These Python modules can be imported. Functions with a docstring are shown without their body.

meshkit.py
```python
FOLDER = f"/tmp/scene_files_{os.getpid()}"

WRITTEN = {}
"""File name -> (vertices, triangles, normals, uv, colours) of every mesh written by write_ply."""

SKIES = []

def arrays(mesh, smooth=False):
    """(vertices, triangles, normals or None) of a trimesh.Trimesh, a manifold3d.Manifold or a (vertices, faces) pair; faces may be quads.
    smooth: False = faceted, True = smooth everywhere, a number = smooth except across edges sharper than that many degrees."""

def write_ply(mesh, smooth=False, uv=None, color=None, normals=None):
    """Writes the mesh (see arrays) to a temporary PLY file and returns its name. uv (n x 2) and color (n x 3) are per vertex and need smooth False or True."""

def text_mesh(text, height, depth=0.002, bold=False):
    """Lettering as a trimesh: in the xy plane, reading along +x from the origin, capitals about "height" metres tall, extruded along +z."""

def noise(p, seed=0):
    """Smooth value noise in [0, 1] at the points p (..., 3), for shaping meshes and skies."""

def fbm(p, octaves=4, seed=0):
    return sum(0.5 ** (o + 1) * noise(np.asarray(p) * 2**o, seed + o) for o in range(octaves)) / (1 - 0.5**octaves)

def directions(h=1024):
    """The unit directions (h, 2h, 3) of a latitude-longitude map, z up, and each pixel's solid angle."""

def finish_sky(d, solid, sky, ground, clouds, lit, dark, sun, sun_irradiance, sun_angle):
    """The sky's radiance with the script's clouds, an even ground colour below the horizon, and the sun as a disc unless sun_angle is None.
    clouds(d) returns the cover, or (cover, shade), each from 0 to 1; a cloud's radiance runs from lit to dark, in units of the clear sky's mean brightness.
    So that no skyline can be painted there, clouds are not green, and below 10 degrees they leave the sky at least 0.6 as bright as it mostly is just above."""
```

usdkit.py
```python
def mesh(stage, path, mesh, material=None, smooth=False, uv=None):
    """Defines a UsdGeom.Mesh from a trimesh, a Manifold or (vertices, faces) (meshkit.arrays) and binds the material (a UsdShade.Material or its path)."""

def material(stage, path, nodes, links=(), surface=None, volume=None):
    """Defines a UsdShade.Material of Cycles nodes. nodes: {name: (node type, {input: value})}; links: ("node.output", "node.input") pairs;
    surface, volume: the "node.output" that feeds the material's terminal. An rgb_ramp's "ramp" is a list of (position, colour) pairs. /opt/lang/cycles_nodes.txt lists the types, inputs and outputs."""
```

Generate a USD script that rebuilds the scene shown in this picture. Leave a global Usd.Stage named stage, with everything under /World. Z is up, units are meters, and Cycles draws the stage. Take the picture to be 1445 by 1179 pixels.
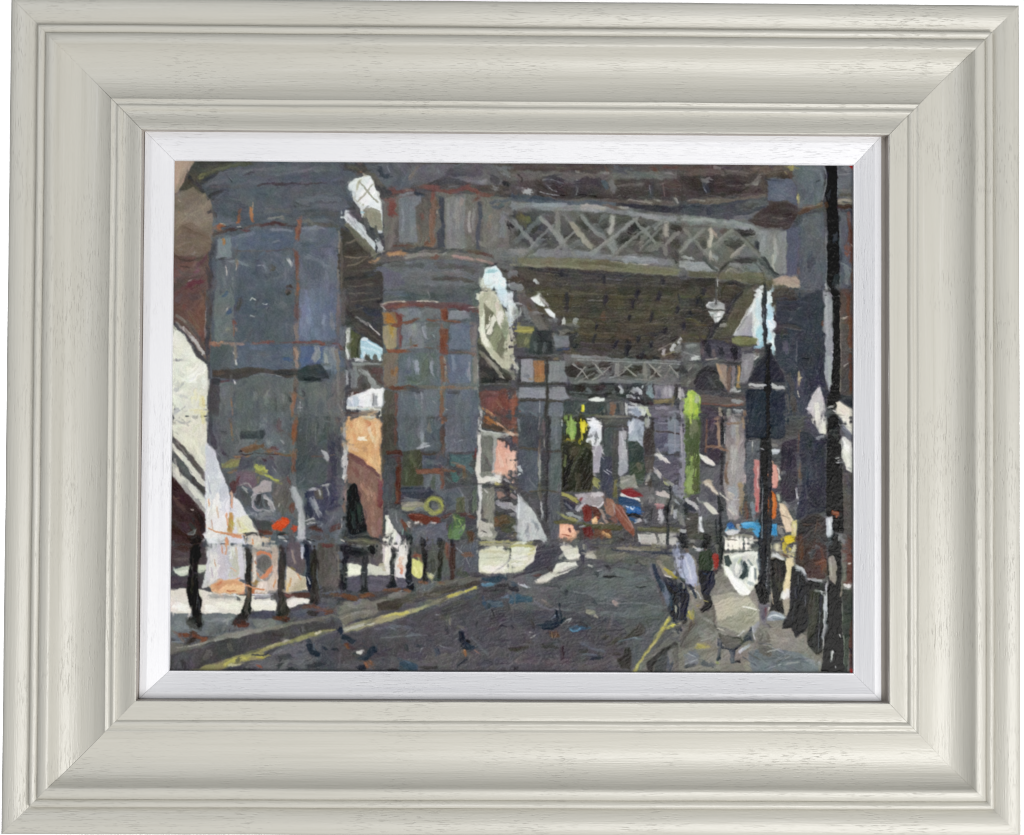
import math, numpy as np, usdkit
from pxr import Usd, UsdGeom, UsdLux, UsdShade, Gf, Sdf, Vt

stage = Usd.Stage.CreateInMemory()
UsdGeom.SetStageUpAxis(stage, "Z"); UsdGeom.SetStageMetersPerUnit(stage, 1.0)
UsdGeom.Xform.Define(stage, "/World"); UsdGeom.Scope.Define(stage, "/World/Looks")

KEY, FILL, BACK, AMBIENT = 4.9, 0.28, 6.0, 0.24
GAIN, LIFT, TOUCHES = 0.95, 0.012, 11000

# ------------------------------------------------------------------ camera
def euler(a, b, c):
    ca, sa, cb, sb, cc, sc = math.cos(a), math.sin(a), math.cos(b), math.sin(b), math.cos(c), math.sin(c)
    return np.array([[cc, -sc, 0], [sc, cc, 0], [0, 0, 1]]) @ np.array([[cb, 0, sb], [0, 1, 0], [-sb, 0, cb]]) @ np.array([[1, 0, 0], [0, ca, -sa], [0, sa, ca]])
CAM_POS = np.array([-0.00861, -0.822, -0.01595])
CAM_ROT = euler(0.018675, -0.005088, -0.008738)          # columns: right, forward, up
F_PX = 1905.0
PW, PH = 1445.0, 1179.0
cam = UsdGeom.Camera.Define(stage, "/World/camera")
m = np.eye(4); m[0, :3] = CAM_ROT[:, 0]; m[1, :3] = CAM_ROT[:, 2]; m[2, :3] = -CAM_ROT[:, 1]; m[3, :3] = CAM_POS
cam.AddTransformOp().Set(Gf.Matrix4d(*m.ravel().tolist()))
cam.CreateHorizontalApertureAttr(36.0); cam.CreateVerticalApertureAttr(36.0 * 835 / 1024)
cam.CreateFocalLengthAttr(36.0 * F_PX / PW)
cam.CreateClippingRangeAttr(Gf.Vec2f(0.02, 50.0))
cam.CreateExposureAttr(0.0)

# ------------------------------------------------------------------ light: large unseen source below right, added fill upper left, backdrop lamps, even ambient
def look_from(pos, target):
    p, t = np.array(pos, float), np.array(target, float)
    z = (p - t) / np.linalg.norm(p - t); x = np.cross([0, 0, 1], z); x /= np.linalg.norm(x); y = np.cross(z, x)
    r = np.eye(4); r[0, :3], r[1, :3], r[2, :3], r[3, :3] = x, y, z, p
    return Gf.Matrix4d(*r.ravel().tolist())
def rect(name, pos, target, w, h, power, color):
    l = UsdLux.RectLight.Define(stage, "/World/" + name)
    l.AddTransformOp().Set(look_from(pos, target)); l.CreateWidthAttr(w); l.CreateHeightAttr(h)
    l.CreateIntensityAttr(power); l.CreateColorAttr(Gf.Vec3f(*color)); l.CreateNormalizeAttr(False)
    return l
rect("unseen_key_light", (0.95, -1.75, -0.95), (0, 0, 0), 2.0, 1.7, KEY, (1.0, 0.985, 0.96))  # out of view, lights the frame and paint from below right
rect("added_fill_light", (-1.3, -1.7, 1.25), (0, 0, 0), 1.8, 1.5, KEY * FILL, (0.95, 0.975, 1.0))  # added fill opposite the key, lifts the upper left
rect("added_backdrop_light_left", (-0.85, 0.35, 0.0), (-0.42, 1.0, 0.0), 0.3, 1.2, BACK, (1, 1, 1))  # pair of lamps added behind the frame to whiten the backdrop
rect("added_backdrop_light_right", (0.85, 0.35, 0.0), (0.42, 1.0, 0.0), 0.3, 1.2, BACK, (1, 1, 1))
usdkit.material(stage, "/World/Looks/ambient_fill", {"b": ("background_shader", {"color": (0.93, 0.965, 1.0), "strength": AMBIENT})}, surface="b.background")
dome = UsdLux.DomeLight.Define(stage, "/World/ambient_fill")  # even ambient dome, added as fill from all sides
UsdShade.MaterialBindingAPI.Apply(dome.GetPrim()).Bind(UsdShade.Material.Get(stage, "/World/Looks/ambient_fill"))

# ------------------------------------------------------------------ helpers
def obj(path, mesh, mat, smooth=False, **keys):
    n = path; k = 0
    while stage.GetPrimAtPath("/World/" + n): k += 1; n = f"{path}_{k:03d}"
    o = usdkit.mesh(stage, "/World/" + n, mesh, "/World/Looks/" + mat, smooth=smooth)
    for a, b in keys.items(): o.GetPrim().SetCustomDataByKey(a, b)
    return o

def wood(name, along, col, dark, light, dark_amount, rough, bump, fleck, seed):
    """Painted open-grain wood; the pores run along the rail (along: 0 = x, 2 = z)."""
    lo, hi = 26.0, 620.0
    sc = [hi * 1.7, hi * 1.7, hi * 1.7]; sc[along] = lo * 1.6
    sc2 = [1900.0] * 3; sc2[along] = 150.0
    sc3 = [260.0] * 3; sc3[along] = 5.0
    usdkit.material(stage, "/World/Looks/" + name, {
        "tc": ("texture_coordinate", {}),
        "m1": ("mapping", {"scale": sc, "location": (seed, seed * 2.3, seed * .7)}), "m2": ("mapping", {"scale": sc2, "location": (seed, 1.7 * seed, 5)}), "m3": ("mapping", {"scale": sc3, "location": (3 * seed, 2, seed)}),
        "n1": ("noise_texture", {"scale": 1.0, "detail": 3.0, "roughness": 0.6}),
        "n2": ("noise_texture", {"scale": 1.0, "detail": 2.0, "roughness": 0.5}),
        "n3": ("noise_texture", {"scale": 1.0, "detail": 3.0, "roughness": 0.6}),
        "n4": ("noise_texture", {"scale": 22.0, "detail": 2.0, "roughness": 0.5}),
        "patch": ("rgb_ramp", {"ramp": [(0.40, (0.1, 0.1, 0.1)), (0.66, (1, 1, 1))]}),
        "r2": ("rgb_ramp", {"ramp": [(0.0, (1, 1, 1)), (0.30, (1, 1, 1)), (0.40, (0, 0, 0)), (1.0, (0, 0, 0))]}),
        "pore": ("math", {"math_type": "multiply"}),
        "poref": ("math", {"math_type": "multiply", "value2": dark_amount}),
        "r3": ("rgb_ramp", {"ramp": [(0.30, dark), (0.47, col), (0.60, col), (0.78, light)]}),
        "mixd": ("mix_color", {"blend_type": "mix", "b": fleck}),
        "h1": ("math", {"math_type": "multiply", "value2": 0.55}),
        "h3": ("math", {"math_type": "multiply", "value2": 0.7}),
        "h2": ("math", {"math_type": "subtract"}),
        "bump": ("bump", {"strength": bump, "distance": 0.0006}),
        "p": ("principled_bsdf", {"roughness": rough, "specular_ior_level": 0.6}),
    }, [("tc.object", "m1.vector"), ("tc.object", "m2.vector"), ("tc.object", "m3.vector"), ("tc.object", "n4.vector"),
        ("m1.vector", "n1.vector"), ("m2.vector", "n2.vector"), ("m3.vector", "n3.vector"),
        ("n4.fac", "patch.fac"), ("n2.fac", "r2.fac"), ("r2.color", "pore.value1"), ("patch.color", "pore.value2"), ("pore.value", "poref.value1"),
        ("n3.fac", "r3.fac"), ("r3.color", "mixd.a"), ("poref.value", "mixd.fac"), ("mixd.result", "p.base_color"),
        ("n1.fac", "h1.value1"), ("h1.value", "h2.value1"), ("pore.value", "h3.value1"), ("h3.value", "h2.value2"), ("h2.value", "bump.height"), ("bump.normal", "p.normal")],
        surface="p.BSDF")

FRAME_COL = dict(col=(0.60, 0.584, 0.528), dark=(0.55, 0.534, 0.476), light=(0.665, 0.65, 0.605), dark_amount=0.20, rough=0.29, bump=0.6, fleck=(0.36, 0.325, 0.28))
LINER_COL = dict(col=(0.80, 0.80, 0.83), dark=(0.74, 0.74, 0.78), light=(0.85, 0.85, 0.865), dark_amount=0.10, rough=0.42, bump=0.5, fleck=(0.55, 0.55, 0.57))
wood("frame_wood_across", 0, seed=3.0, **FRAME_COL); wood("frame_wood_upright", 2, seed=11.0, **FRAME_COL)
wood("liner_wood_across", 0, seed=5.0, **LINER_COL); wood("liner_wood_upright", 2, seed=17.0, **LINER_COL)
GAP_COL = dict(col=(0.46, 0.42, 0.38), dark=(0.38, 0.35, 0.31), light=(0.52, 0.48, 0.44), dark_amount=0.4, rough=0.6, bump=0.3, fleck=(0.07, 0.06, 0.05))
wood("rebate_wood_across", 0, seed=7.0, **GAP_COL); wood("rebate_wood_upright", 2, seed=19.0, **GAP_COL)
usdkit.material(stage, "/World/Looks/backdrop_paper", {"p": ("principled_bsdf", {"base_color": (0.93, 0.93, 0.93), "roughness": 0.9, "specular_ior_level": 0.1})}, surface="p.BSDF")

# ------------------------------------------------------------------ the frame
thing = UsdGeom.Xform.Define(stage, "/World/framed_painting").GetPrim()
thing.SetCustomDataByKey("label", "oil painting of an iron railway viaduct street in wide cream wood frame with white liner")
thing.SetCustomDataByKey("category", "framed painting")

def smooth_profile(pts, step=0.55):
    """Catmull-Rom through runs of (d, h) points in mm; None starts a new run (a crisp edge)."""
    out, run = [], []
    runs = []
    for p in pts + [None]:
        if p is None:
            if run: runs.append(np.array(run, float))
            run = []
        else: run.append(p)
    for r in runs:
        if len(r) < 3: out.append(r); continue
        e = np.vstack([2 * r[0] - r[1], r, 2 * r[-1] - r[-2]])
        seg = []
        for i in range(1, len(e) - 2):
            n = max(2, int(np.linalg.norm(e[i + 1] - e[i]) / step))
            t = np.linspace(0, 1, n, endpoint=False)[:, None]
            a, b, c, d = e[i - 1], e[i], e[i + 1], e[i + 2]
            seg.append(0.5 * (2 * b + (c - a) * t + (2 * a - 5 * b + 4 * c - d) * t ** 2 + (3 * b - a - 3 * c + d) * t ** 3))
        seg.append(r[-1:]); out.append(np.vstack(seg))
    return out

def rail(side, W, H, centre, runs, gap=0.00006, seed=0, wob=0.00006):
    """A mitred length of moulding: side top/bottom/left/right; the profile's d (mm) runs inwards from the outline W x H, h (mm) towards the viewer.
    Each run of the profile is a strip of its own so that its edges stay crisp; the ends are closed along the mitre."""
    horizontal = side in ("top", "bottom")
    L = (W if horizontal else H) / 2
    n = 72
    rng = np.random.default_rng(seed)
    V, F, base = [], [], 0
    def point(s, d, h):                     # s in [-1, 1] along the rail
        half = L - d - gap
        a = s * half
        wave = wob * np.sin(a * 41 + seed) + wob * 0.7 * np.sin(a * 97 + 2.1 * seed)
        if side == "top": x, z = a, H / 2 - d - wave
        elif side == "bottom": x, z = a, -H / 2 + d + wave
        elif side == "left": x, z = -W / 2 + d + wave, a
        else: x, z = W / 2 - d - wave, a
        return np.stack([centre[0] + x, -h + 0 * x, centre[1] + z], -1)
    S = np.linspace(-1, 1, n + 1)
    flip = side in ("bottom", "left")
    for r in runs:
        d, h = r[:, 0] / 1000, r[:, 1] / 1000
        P = point(S[None, :], d[:, None] * np.ones((1, n + 1)), h[:, None] * np.ones((1, n + 1)))
        k = len(d)
        idx = np.arange(k * (n + 1)).reshape(k, n + 1) + base
        q = np.stack([idx[:-1, :-1], idx[1:, :-1], idx[1:, 1:], idx[:-1, 1:]], -1).reshape(-1, 4)
        F.append(q if not flip else q[:, ::-1]); V.append(P.reshape(-1, 3)); base += k * (n + 1)
    # mitre ends: fan from the profile to its back
    prof = np.vstack(runs); d, h = prof[:, 0] / 1000, prof[:, 1] / 1000
    for s in (-1, 1):
        A = point(np.full(len(d), float(s)), d, h); B = A.copy(); B[:, 1] = np.maximum(-0.002, A[:, 1])
        i = np.arange(len(d)); a0 = base + i; b0 = base + len(d) + i
        q = np.stack([a0[:-1], a0[1:], b0[1:], b0[:-1]], -1)
        F.append(q if (s < 0) != flip else q[:, ::-1]); V.append(np.vstack([A, B])); base += 2 * len(d)
    return np.vstack(V), np.vstack(F)

K = 0.4395                                   # mm of frame per photograph pixel
prof = [(0, 0), (0, 9.0), None,
        (0, 9.0), (0.12, 13.6), (1.1, 15.5), (3.2, 16.6), (6.2, 17.1), (9, 16.9), (12, 15.8), (14.8, 14.0), (16.6, 12.4), None,
        (16.6, 12.4), (16.75, 15.6), None,
        (16.75, 15.6), (17.3, 16.7), (18.4, 17.4), (19.7, 17.2), (20.8, 16.3), (21.4, 15.3), None,
        (21.4, 15.3), (22.0, 16.6), (23.4, 18.2), (25.2, 19.0), (27.2, 19.3), (28.6, 18.8), (29.5, 17.6), None,
        (29.5, 17.6), (31.0, 15.2), (33.5, 12.6), (37.0, 10.4), (41.0, 9.2), (45.0, 8.9), (49.0, 9.4), (53.0, 10.6), (57.0, 12.5), (60.4, 14.7), None,
        (60.4, 14.7), (60.7, 15.5), (61.3, 15.9), (61.9, 15.7), None,
        (61.9, 15.7), (63.0, 15.1), (64.3, 15.4), None,
        (64.3, 15.4), (65.2, 16.4), (66.4, 16.7), (67.4, 16.1), (68.2, 15.0), None,
        (68.2, 15.0), (70.0, 15.3), (73.0, 16.5), (76.5, 18.2), (79.2, 19.2), (79.8, 19.3), (80.2, 19.0), None,
        (80.2, 19.0), (80.2, 18.0)]
OUT_W, OUT_H = 0.6071, 0.49975
frame_runs = smooth_profile(prof)
for i, side in enumerate(("top", "bottom", "left", "right")):
    w = "across" if i < 2 else "upright"
    obj("framed_painting/frame_rail", rail(side, OUT_W, OUT_H, (0, 0), frame_runs, seed=i + 1), "frame_wood_" + w, smooth=35,
        label=f"{side} length of wide cream moulding with scooped profile")
# the dark inner side of the frame, seen in the gap round the liner
SW, SH = OUT_W - 2 * 0.0802, OUT_H - 2 * 0.0802
reb = smooth_profile([(0, 18.1), (0.05, 11.2), None, (0.05, 11.2), (6, 11.2)])
for i, side in enumerate(("top", "bottom", "left", "right")):
    obj("framed_painting/rebate", rail(side, SW + 0.0, SH, (0, 0), reb, gap=0, seed=0, wob=0.0), "rebate_wood_" + ("across" if i < 2 else "upright"), smooth=35)
# the white liner (slip)
LW, LH, LC = 0.44369, 0.33999, (-0.0013, 0.0003)
lprof = [(0, 6.0), (0, 12.2), None, (0, 12.2), (0.3, 12.9), (0.9, 13.1), (4.2, 13.1), (4.5, 13.0), None, (4.5, 13.0), (15.3, 7.4), None, (15.3, 7.4), (15.6, 7.6), (15.95, 7.4), None, (15.95, 7.4), (16.0, 5.0)]
LINER_IN = (0.41154, 0.30741, -0.00074, -0.00015)
def liner_rail(side):
    # the four sides differ by a fraction of a millimetre in width, as measured
    l = LC[0] - LW / 2; r = LC[0] + LW / 2; t = LC[1] + LH / 2; b = LC[1] - LH / 2
    li, ri = LINER_IN[2] - LINER_IN[0] / 2, LINER_IN[2] + LINER_IN[0] / 2
    ti, bi = LINER_IN[3] + LINER_IN[1] / 2, LINER_IN[3] - LINER_IN[1] / 2
    v, f = rail(side, LW, LH, LC, smooth_profile(lprof), seed=7, wob=0.00003)
    # stretch the 16 mm nominal width to each side's own
    wl, wr, wt, wb = li - l, r - ri, t - ti, bi - b
    def remap(c, lo, hi, wlo, whi):
        a = c - lo; b_ = hi - c
        return np.where(a < 0.0161, lo + a * wlo / 0.016, np.where(b_ < 0.0161, hi - b_ * whi / 0.016, lo + wlo + (c - lo - 0.016) * (hi - lo - wlo - whi) / (hi - lo - 0.032)))
    v[:, 0] = remap(v[:, 0], l, r, wl, wr); v[:, 2] = remap(v[:, 2], b, t, wb, wt)
    return v, f
for i, side in enumerate(("top", "bottom", "left", "right")):
    obj("framed_painting/liner_rail", liner_rail(side), "liner_wood_" + ("across" if i < 2 else "upright"), smooth=35, label=f"{side} length of white bevelled liner")

# ------------------------------------------------------------------ the backdrop
v = np.array([[-1.6, 1.0, -1.3], [1.6, 1.0, -1.3], [1.6, 1.0, 1.3], [-1.6, 1.0, 1.3]])
obj("backdrop", (v, np.array([[0, 1, 2], [0, 2, 3]])), "backdrop_paper", kind="structure", label="plain white paper backdrop behind the framed painting", category="backdrop")

# ------------------------------------------------------------------ the painting: strokes of paint laid one over another
# on a board, each with its own colour, bristle marks and thickness; the skin of paint is one relief, cut where one
# painted thing meets the next.  Stroke positions are written in photograph pixels and carried to the board's plane.
BOARD_Y = -0.005
def to_board(px, py):
    px, py = np.asarray(px, float), np.asarray(py, float)
    d = ((px - PW / 2) / F_PX)[..., None] * CAM_ROT[:, 0] + CAM_ROT[:, 1] + ((PH / 2 - py) / F_PX)[..., None] * CAM_ROT[:, 2]
    t = (BOARD_Y - CAM_POS[1]) / d[..., 1]
    p = CAM_POS + d * t[..., None]
    return p[..., 0], p[..., 2]
STEP = 0.00042
X0, X1, Z0, Z1 = -0.2091, 0.2077, -0.1564, 0.1563
NX, NZ = int((X1 - X0) / STEP) + 1, int((Z1 - Z0) / STEP) + 1
def to_grid(px, py):
    x, z = to_board(px, py)
    return (x - X0) / STEP, (Z1 - z) / STEP
SCALE = 0.43 / 0.42                          # grid steps per photograph pixel
C = np.zeros((NZ, NX, 3), np.float32) + 85.0
Hh = np.zeros((NZ, NX), np.float32)
Own = np.zeros((NZ, NX), np.int16)
rng = np.random.default_rng(20)
TAB = rng.random((256, 256)).astype(np.float32)
def vn(a, b):
    i, j = np.floor(a).astype(int), np.floor(b).astype(int); s, t = a - i, b - j
    s, t = s * s * (3 - 2 * s), t * t * (3 - 2 * t)
    i0, i1, j0, j1 = i & 255, (i + 1) & 255, j & 255, (j + 1) & 255
    return (TAB[i0, j0] * (1 - s) + TAB[i1, j0] * s) * (1 - t) + (TAB[i0, j1] * (1 - s) + TAB[i1, j1] * s) * t
GX, GY = np.meshgrid(np.arange(NX, dtype=np.float32), np.arange(NZ, dtype=np.float32))
WOBX = (vn(GX / 7.0, GY / 7.0) - .5) * 2 + (vn(GX / 2.6 + 50, GY / 2.6) - .5); WOBY = (vn(GX / 7.0 + 90, GY / 7.0 + 33) - .5) * 2 + (vn(GX / 2.6, GY / 2.6 + 70) - .5)
def rgb(h):
    c = np.array([int(h[i:i + 2], 16) for i in (0, 2, 4)], np.float32)
    lum, ch = float(c @ [.3, .59, .11]), float(c.max() - c.min())                    # the painter's greyed palette
    keep = min(max((ch - 75) / 60, 0), 1) * min(max((c.max() - 110) / 70, 0), 1)
    k = 0.78 + 0.10 * keep
    if c[2] > c[0]: k *= 0.94
    elif c.max() < 165: k *= 0.86
    return lum + (c - lum) * k
def spline(p, n=5):
    p = np.asarray(p, float)
    if len(p) < 3: return p
    e = np.vstack([2 * p[0] - p[1], p, 2 * p[-1] - p[-2]]); out = []
    t = np.linspace(0, 1, n, endpoint=False)[:, None]
    for i in range(1, len(e) - 2):
        a, b, c, d = e[i - 1:i + 3]
        out.append(0.5 * (2 * b + (c - a) * t + (2 * a - 5 * b + 4 * c - d) * t ** 2 + (3 * b - a - 3 * c + d) * t ** 3))
    return np.vstack(out + [p[-1:]])
def stroke(p, w, col, own, h=1.0, dry=0.25, taper=0.0, mask=None, amp=13.0, alpha=0.9, wob=1.0, soft=0.16, pull=0.0):
    p = spline(p); half = w / 2.0
    seg = np.diff(p, axis=0); ln = np.hypot(seg[:, 0], seg[:, 1]); keep = ln > 1e-6
    if not keep.any(): p = np.array([p[0], p[0] + [0.5, 0]]); seg = np.diff(p, axis=0); ln = np.hypot(seg[:, 0], seg[:, 1])
    L = ln.sum(); pad = half + 3
    x0, x1 = int(max(0, p[:, 0].min() - pad)), int(min(NX, p[:, 0].max() + pad + 2)); y0, y1 = int(max(0, p[:, 1].min() - pad)), int(min(NZ, p[:, 1].max() + pad + 2))
    if x1 <= x0 or y1 <= y0: return
    sl = (slice(y0, y1), slice(x0, x1))
    k = wob * min(2.2, 0.17 * w + 0.3)
    X, Y = GX[sl] + WOBX[sl] * k, GY[sl] + WOBY[sl] * k
    best = np.full(X.shape, 1e9, np.float32); U = np.zeros_like(X); T = np.zeros_like(X); at = 0.0
    for i in range(len(seg)):
        if ln[i] < 1e-6: continue
        dx, dy = seg[i] / ln[i]; rx, ry = X - p[i, 0], Y - p[i, 1]
        s = np.clip(rx * dx + ry * dy, 0, ln[i]); ex, ey = rx - s * dx, ry - s * dy; d = ex * ex + ey * ey
        m = d < best; best[m] = d[m]; U[m] = (rx * -dy + ry * dx)[m]; T[m] = (at + s)[m]; at += ln[i]
    D = np.sqrt(best); sx, sy = rng.random(2) * 200
    B = 0.65 * vn(U * 0.9 + sx, T * 0.045 + sy) + 0.35 * vn(U * 0.45 + sx + 31, T * 0.03 + sy)     # bristle marks run with the stroke
    t = T / max(L, 1e-6)
    hw = half * (1 - taper * t) * (0.93 + 0.14 * vn(T * 0.12 + sx, sy + 0 * T))
    edge = 1.0 + soft * half
    rag = vn(X * 0.55 + sx, Y * 0.55 + sy) - 0.5                                     # broken edges
    a = np.clip((hw - D + rag * (0.6 + 0.35 * half)) / edge + 0.5, 0, 1)
    if L > 1.3 * w: a = a * np.clip((np.minimum(T, L - T) - half * (0.75 - 1.6 * B)) / (1.0 + 0.3 * half) + 0.5, 0, 1)
    if dry > 0: a = a * np.clip((B - dry * (0.25 + 0.75 * t) + 0.14) / 0.2, 0, 1)
    a = a * alpha
    if mask is not None: a = a * mask[sl]
    r = np.clip(D / np.maximum(hw, .3), 0, 1)
    under = (C[sl] * a[..., None]).sum((0, 1)) / max(a.sum(), 1e-3)
    c = col + (under - col) * pull + (B - 0.5)[..., None] * amp                       # wet into wet
    C[sl] = C[sl] * (1 - a[..., None]) + c * a[..., None]
    thick = h * min(1.0, 0.35 + 0.05 * w)
    hh = thick * (0.55 + 0.45 * r ** 3 + (B - 0.5) * 0.9 + 0.25 * t)
    Hh[sl] = Hh[sl] * (1 - a) + (Hh[sl] * 0.45 + hh) * a
    if own >= 0: Own[sl][a > 0.5] = own
from scipy.ndimage import gaussian_filter
def near(v, at, r): return np.clip(1 - np.abs(v - at) / r, 0, 1)
_sx = [to_grid(a, 590)[0] for a in (480, 720, 960)]; _sy = [to_grid(720, a)[1] for a in (408, 588, 768)]
JOIN = np.clip(2 * np.maximum.reduce([near(GX, a, 16) for a in _sx] + [near(GY, a, 16) for a in _sy]), 0, 1)
RAGV = vn(GX / 3.2 + 7, GY / 13.0) ; RAGH = vn(GX / 13.0, GY / 3.2 + 40)
def poly_mask(p, k=1.0):
    x0, x1 = int(max(0, p[:, 0].min() - 5)), int(min(NX, p[:, 0].max() + 6)); y0, y1 = int(max(0, p[:, 1].min() - 5)), int(min(NZ, p[:, 1].max() + 6))
    M = np.zeros((NZ, NX), np.float32)
    if x1 <= x0 or y1 <= y0: return M, None
    sl = (slice(y0, y1), slice(x0, x1)); X, Y = GX[sl] + WOBX[sl] * k + .013, GY[sl] + WOBY[sl] * k + .017
    inside = np.zeros(X.shape, bool); q = np.roll(p, -1, 0)
    for (ax, ay), (bx, by) in zip(p, q):
        if ay == by: continue
        inside ^= ((ay > Y) != (by > Y)) & (X < (bx - ax) * (Y - ay) / (by - ay) + ax)
    m = gaussian_filter(inside.astype(np.float32), 0.7)
    j = JOIN[sl]
    if j.max() > 0:                       # paint applied in one sitting runs raggedly into what was laid beside it
        b = gaussian_filter(inside.astype(np.float32), 5.0)
        r = np.clip((b + (0.5 * RAGV[sl] + 0.5 * RAGH[sl] - 0.5) * 1.1 - 0.5) * 3 + 0.5, 0, 1)
        m = m * (1 - j) + r * j
    M[sl] = m
    return M, sl
def region(p, cols, ang, w, own, jit, cover=1.6, length=3.2, h=0.8, dry=0.3, crisp=False):
    M, sl = poly_mask(p, 0.9)
    if sl is None: return
    a = M[sl]; col = cols[0]
    C[sl] = C[sl] * (1 - a[..., None]) + col * a[..., None]; Hh[sl] = Hh[sl] * (1 - a) + (Hh[sl] * 0.5 + 0.25 * h) * a
    Own[sl][a > 0.5] = own
    if w <= 0: return
    area = float(a.sum()); n = int(cover * area / (w * w * length)) + 1
    ys, xs = np.nonzero(a > 0.4); 
    if len(xs) == 0: return
    pick = rng.integers(0, len(xs), n)
    for i in pick:
        x, y = xs[i] + sl[1].start, ys[i] + sl[0].start
        th = math.radians(ang + rng.normal(0, 9)); l = w * length * (0.55 + 0.9 * rng.random()) / 2
        dx, dy = math.cos(th) * l, -math.sin(th) * l; bend = rng.normal(0, 0.12) * l
        c = cols[rng.integers(len(cols))] * 1.0; c = c + rng.normal(0, jit) + rng.normal(0, jit * 0.35, 3)
        pts = [(x - dx, y - dy), (x + dy / max(l, 1e-6) * bend, y - dx / max(l, 1e-6) * bend), (x + dx, y + dy)]
        stroke(pts, w * (0.6 + 0.9 * rng.random()), c, own, h=h, dry=dry, mask=M, alpha=0.92 if crisp else 0.72, soft=0.2 if crisp else 0.5)

OWNERS = ["painted_ground"]; LAST = {"ground": 0}; KEYS = ["ground"]
def run(text):
    ox = oy = 0.0; f = 1.0; own = 0
    for line in text.strip().splitlines():
        w = line.split()
        if not w or w[0][0] == "#": continue
        k = w[0]
        if k == "T": ox, oy, f = map(float, w[1:4])
        elif k == "O":       # whose paint this is: kind, or kind@which
            if w[1] not in LAST: LAST[w[1]] = len(OWNERS); OWNERS.append("painted_" + w[1].split("@")[0]); KEYS.append(w[1])
            own = LAST[w[1]]
        elif k in "PQ":      # Q: crisper dabs; P colours angle width jitter x y x y ...
            cols = [rgb(c) for c in w[1].split(",")]; v = np.array(w[5:], float).reshape(-1, 2)
            gx, gy = to_grid(ox + v[:, 0] / f, oy + v[:, 1] / f)
            region(np.stack([gx, gy], 1), cols, float(w[2]), float(w[3]) * SCALE, own, float(w[4]), crisp=k == "Q")
        elif k[0] == "S":    # S[d dry, t tapered, f flat, g glaze] colour width x y ...
            v = np.array(w[3:], float).reshape(-1, 2)
            gx, gy = to_grid(ox + v[:, 0] / f, oy + v[:, 1] / f)
            stroke(np.stack([gx, gy], 1), max(1.3, float(w[2]) / f * SCALE), rgb(w[1]), own, h=0.35 if "f" in k else 1.0,
                   dry=0.62 if "d" in k else 0.16, taper=0.75 if "t" in k else 0.0, alpha=0.5 if "g" in k else 0.9, pull=0.16)
        else: raise ValueError(line)

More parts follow.
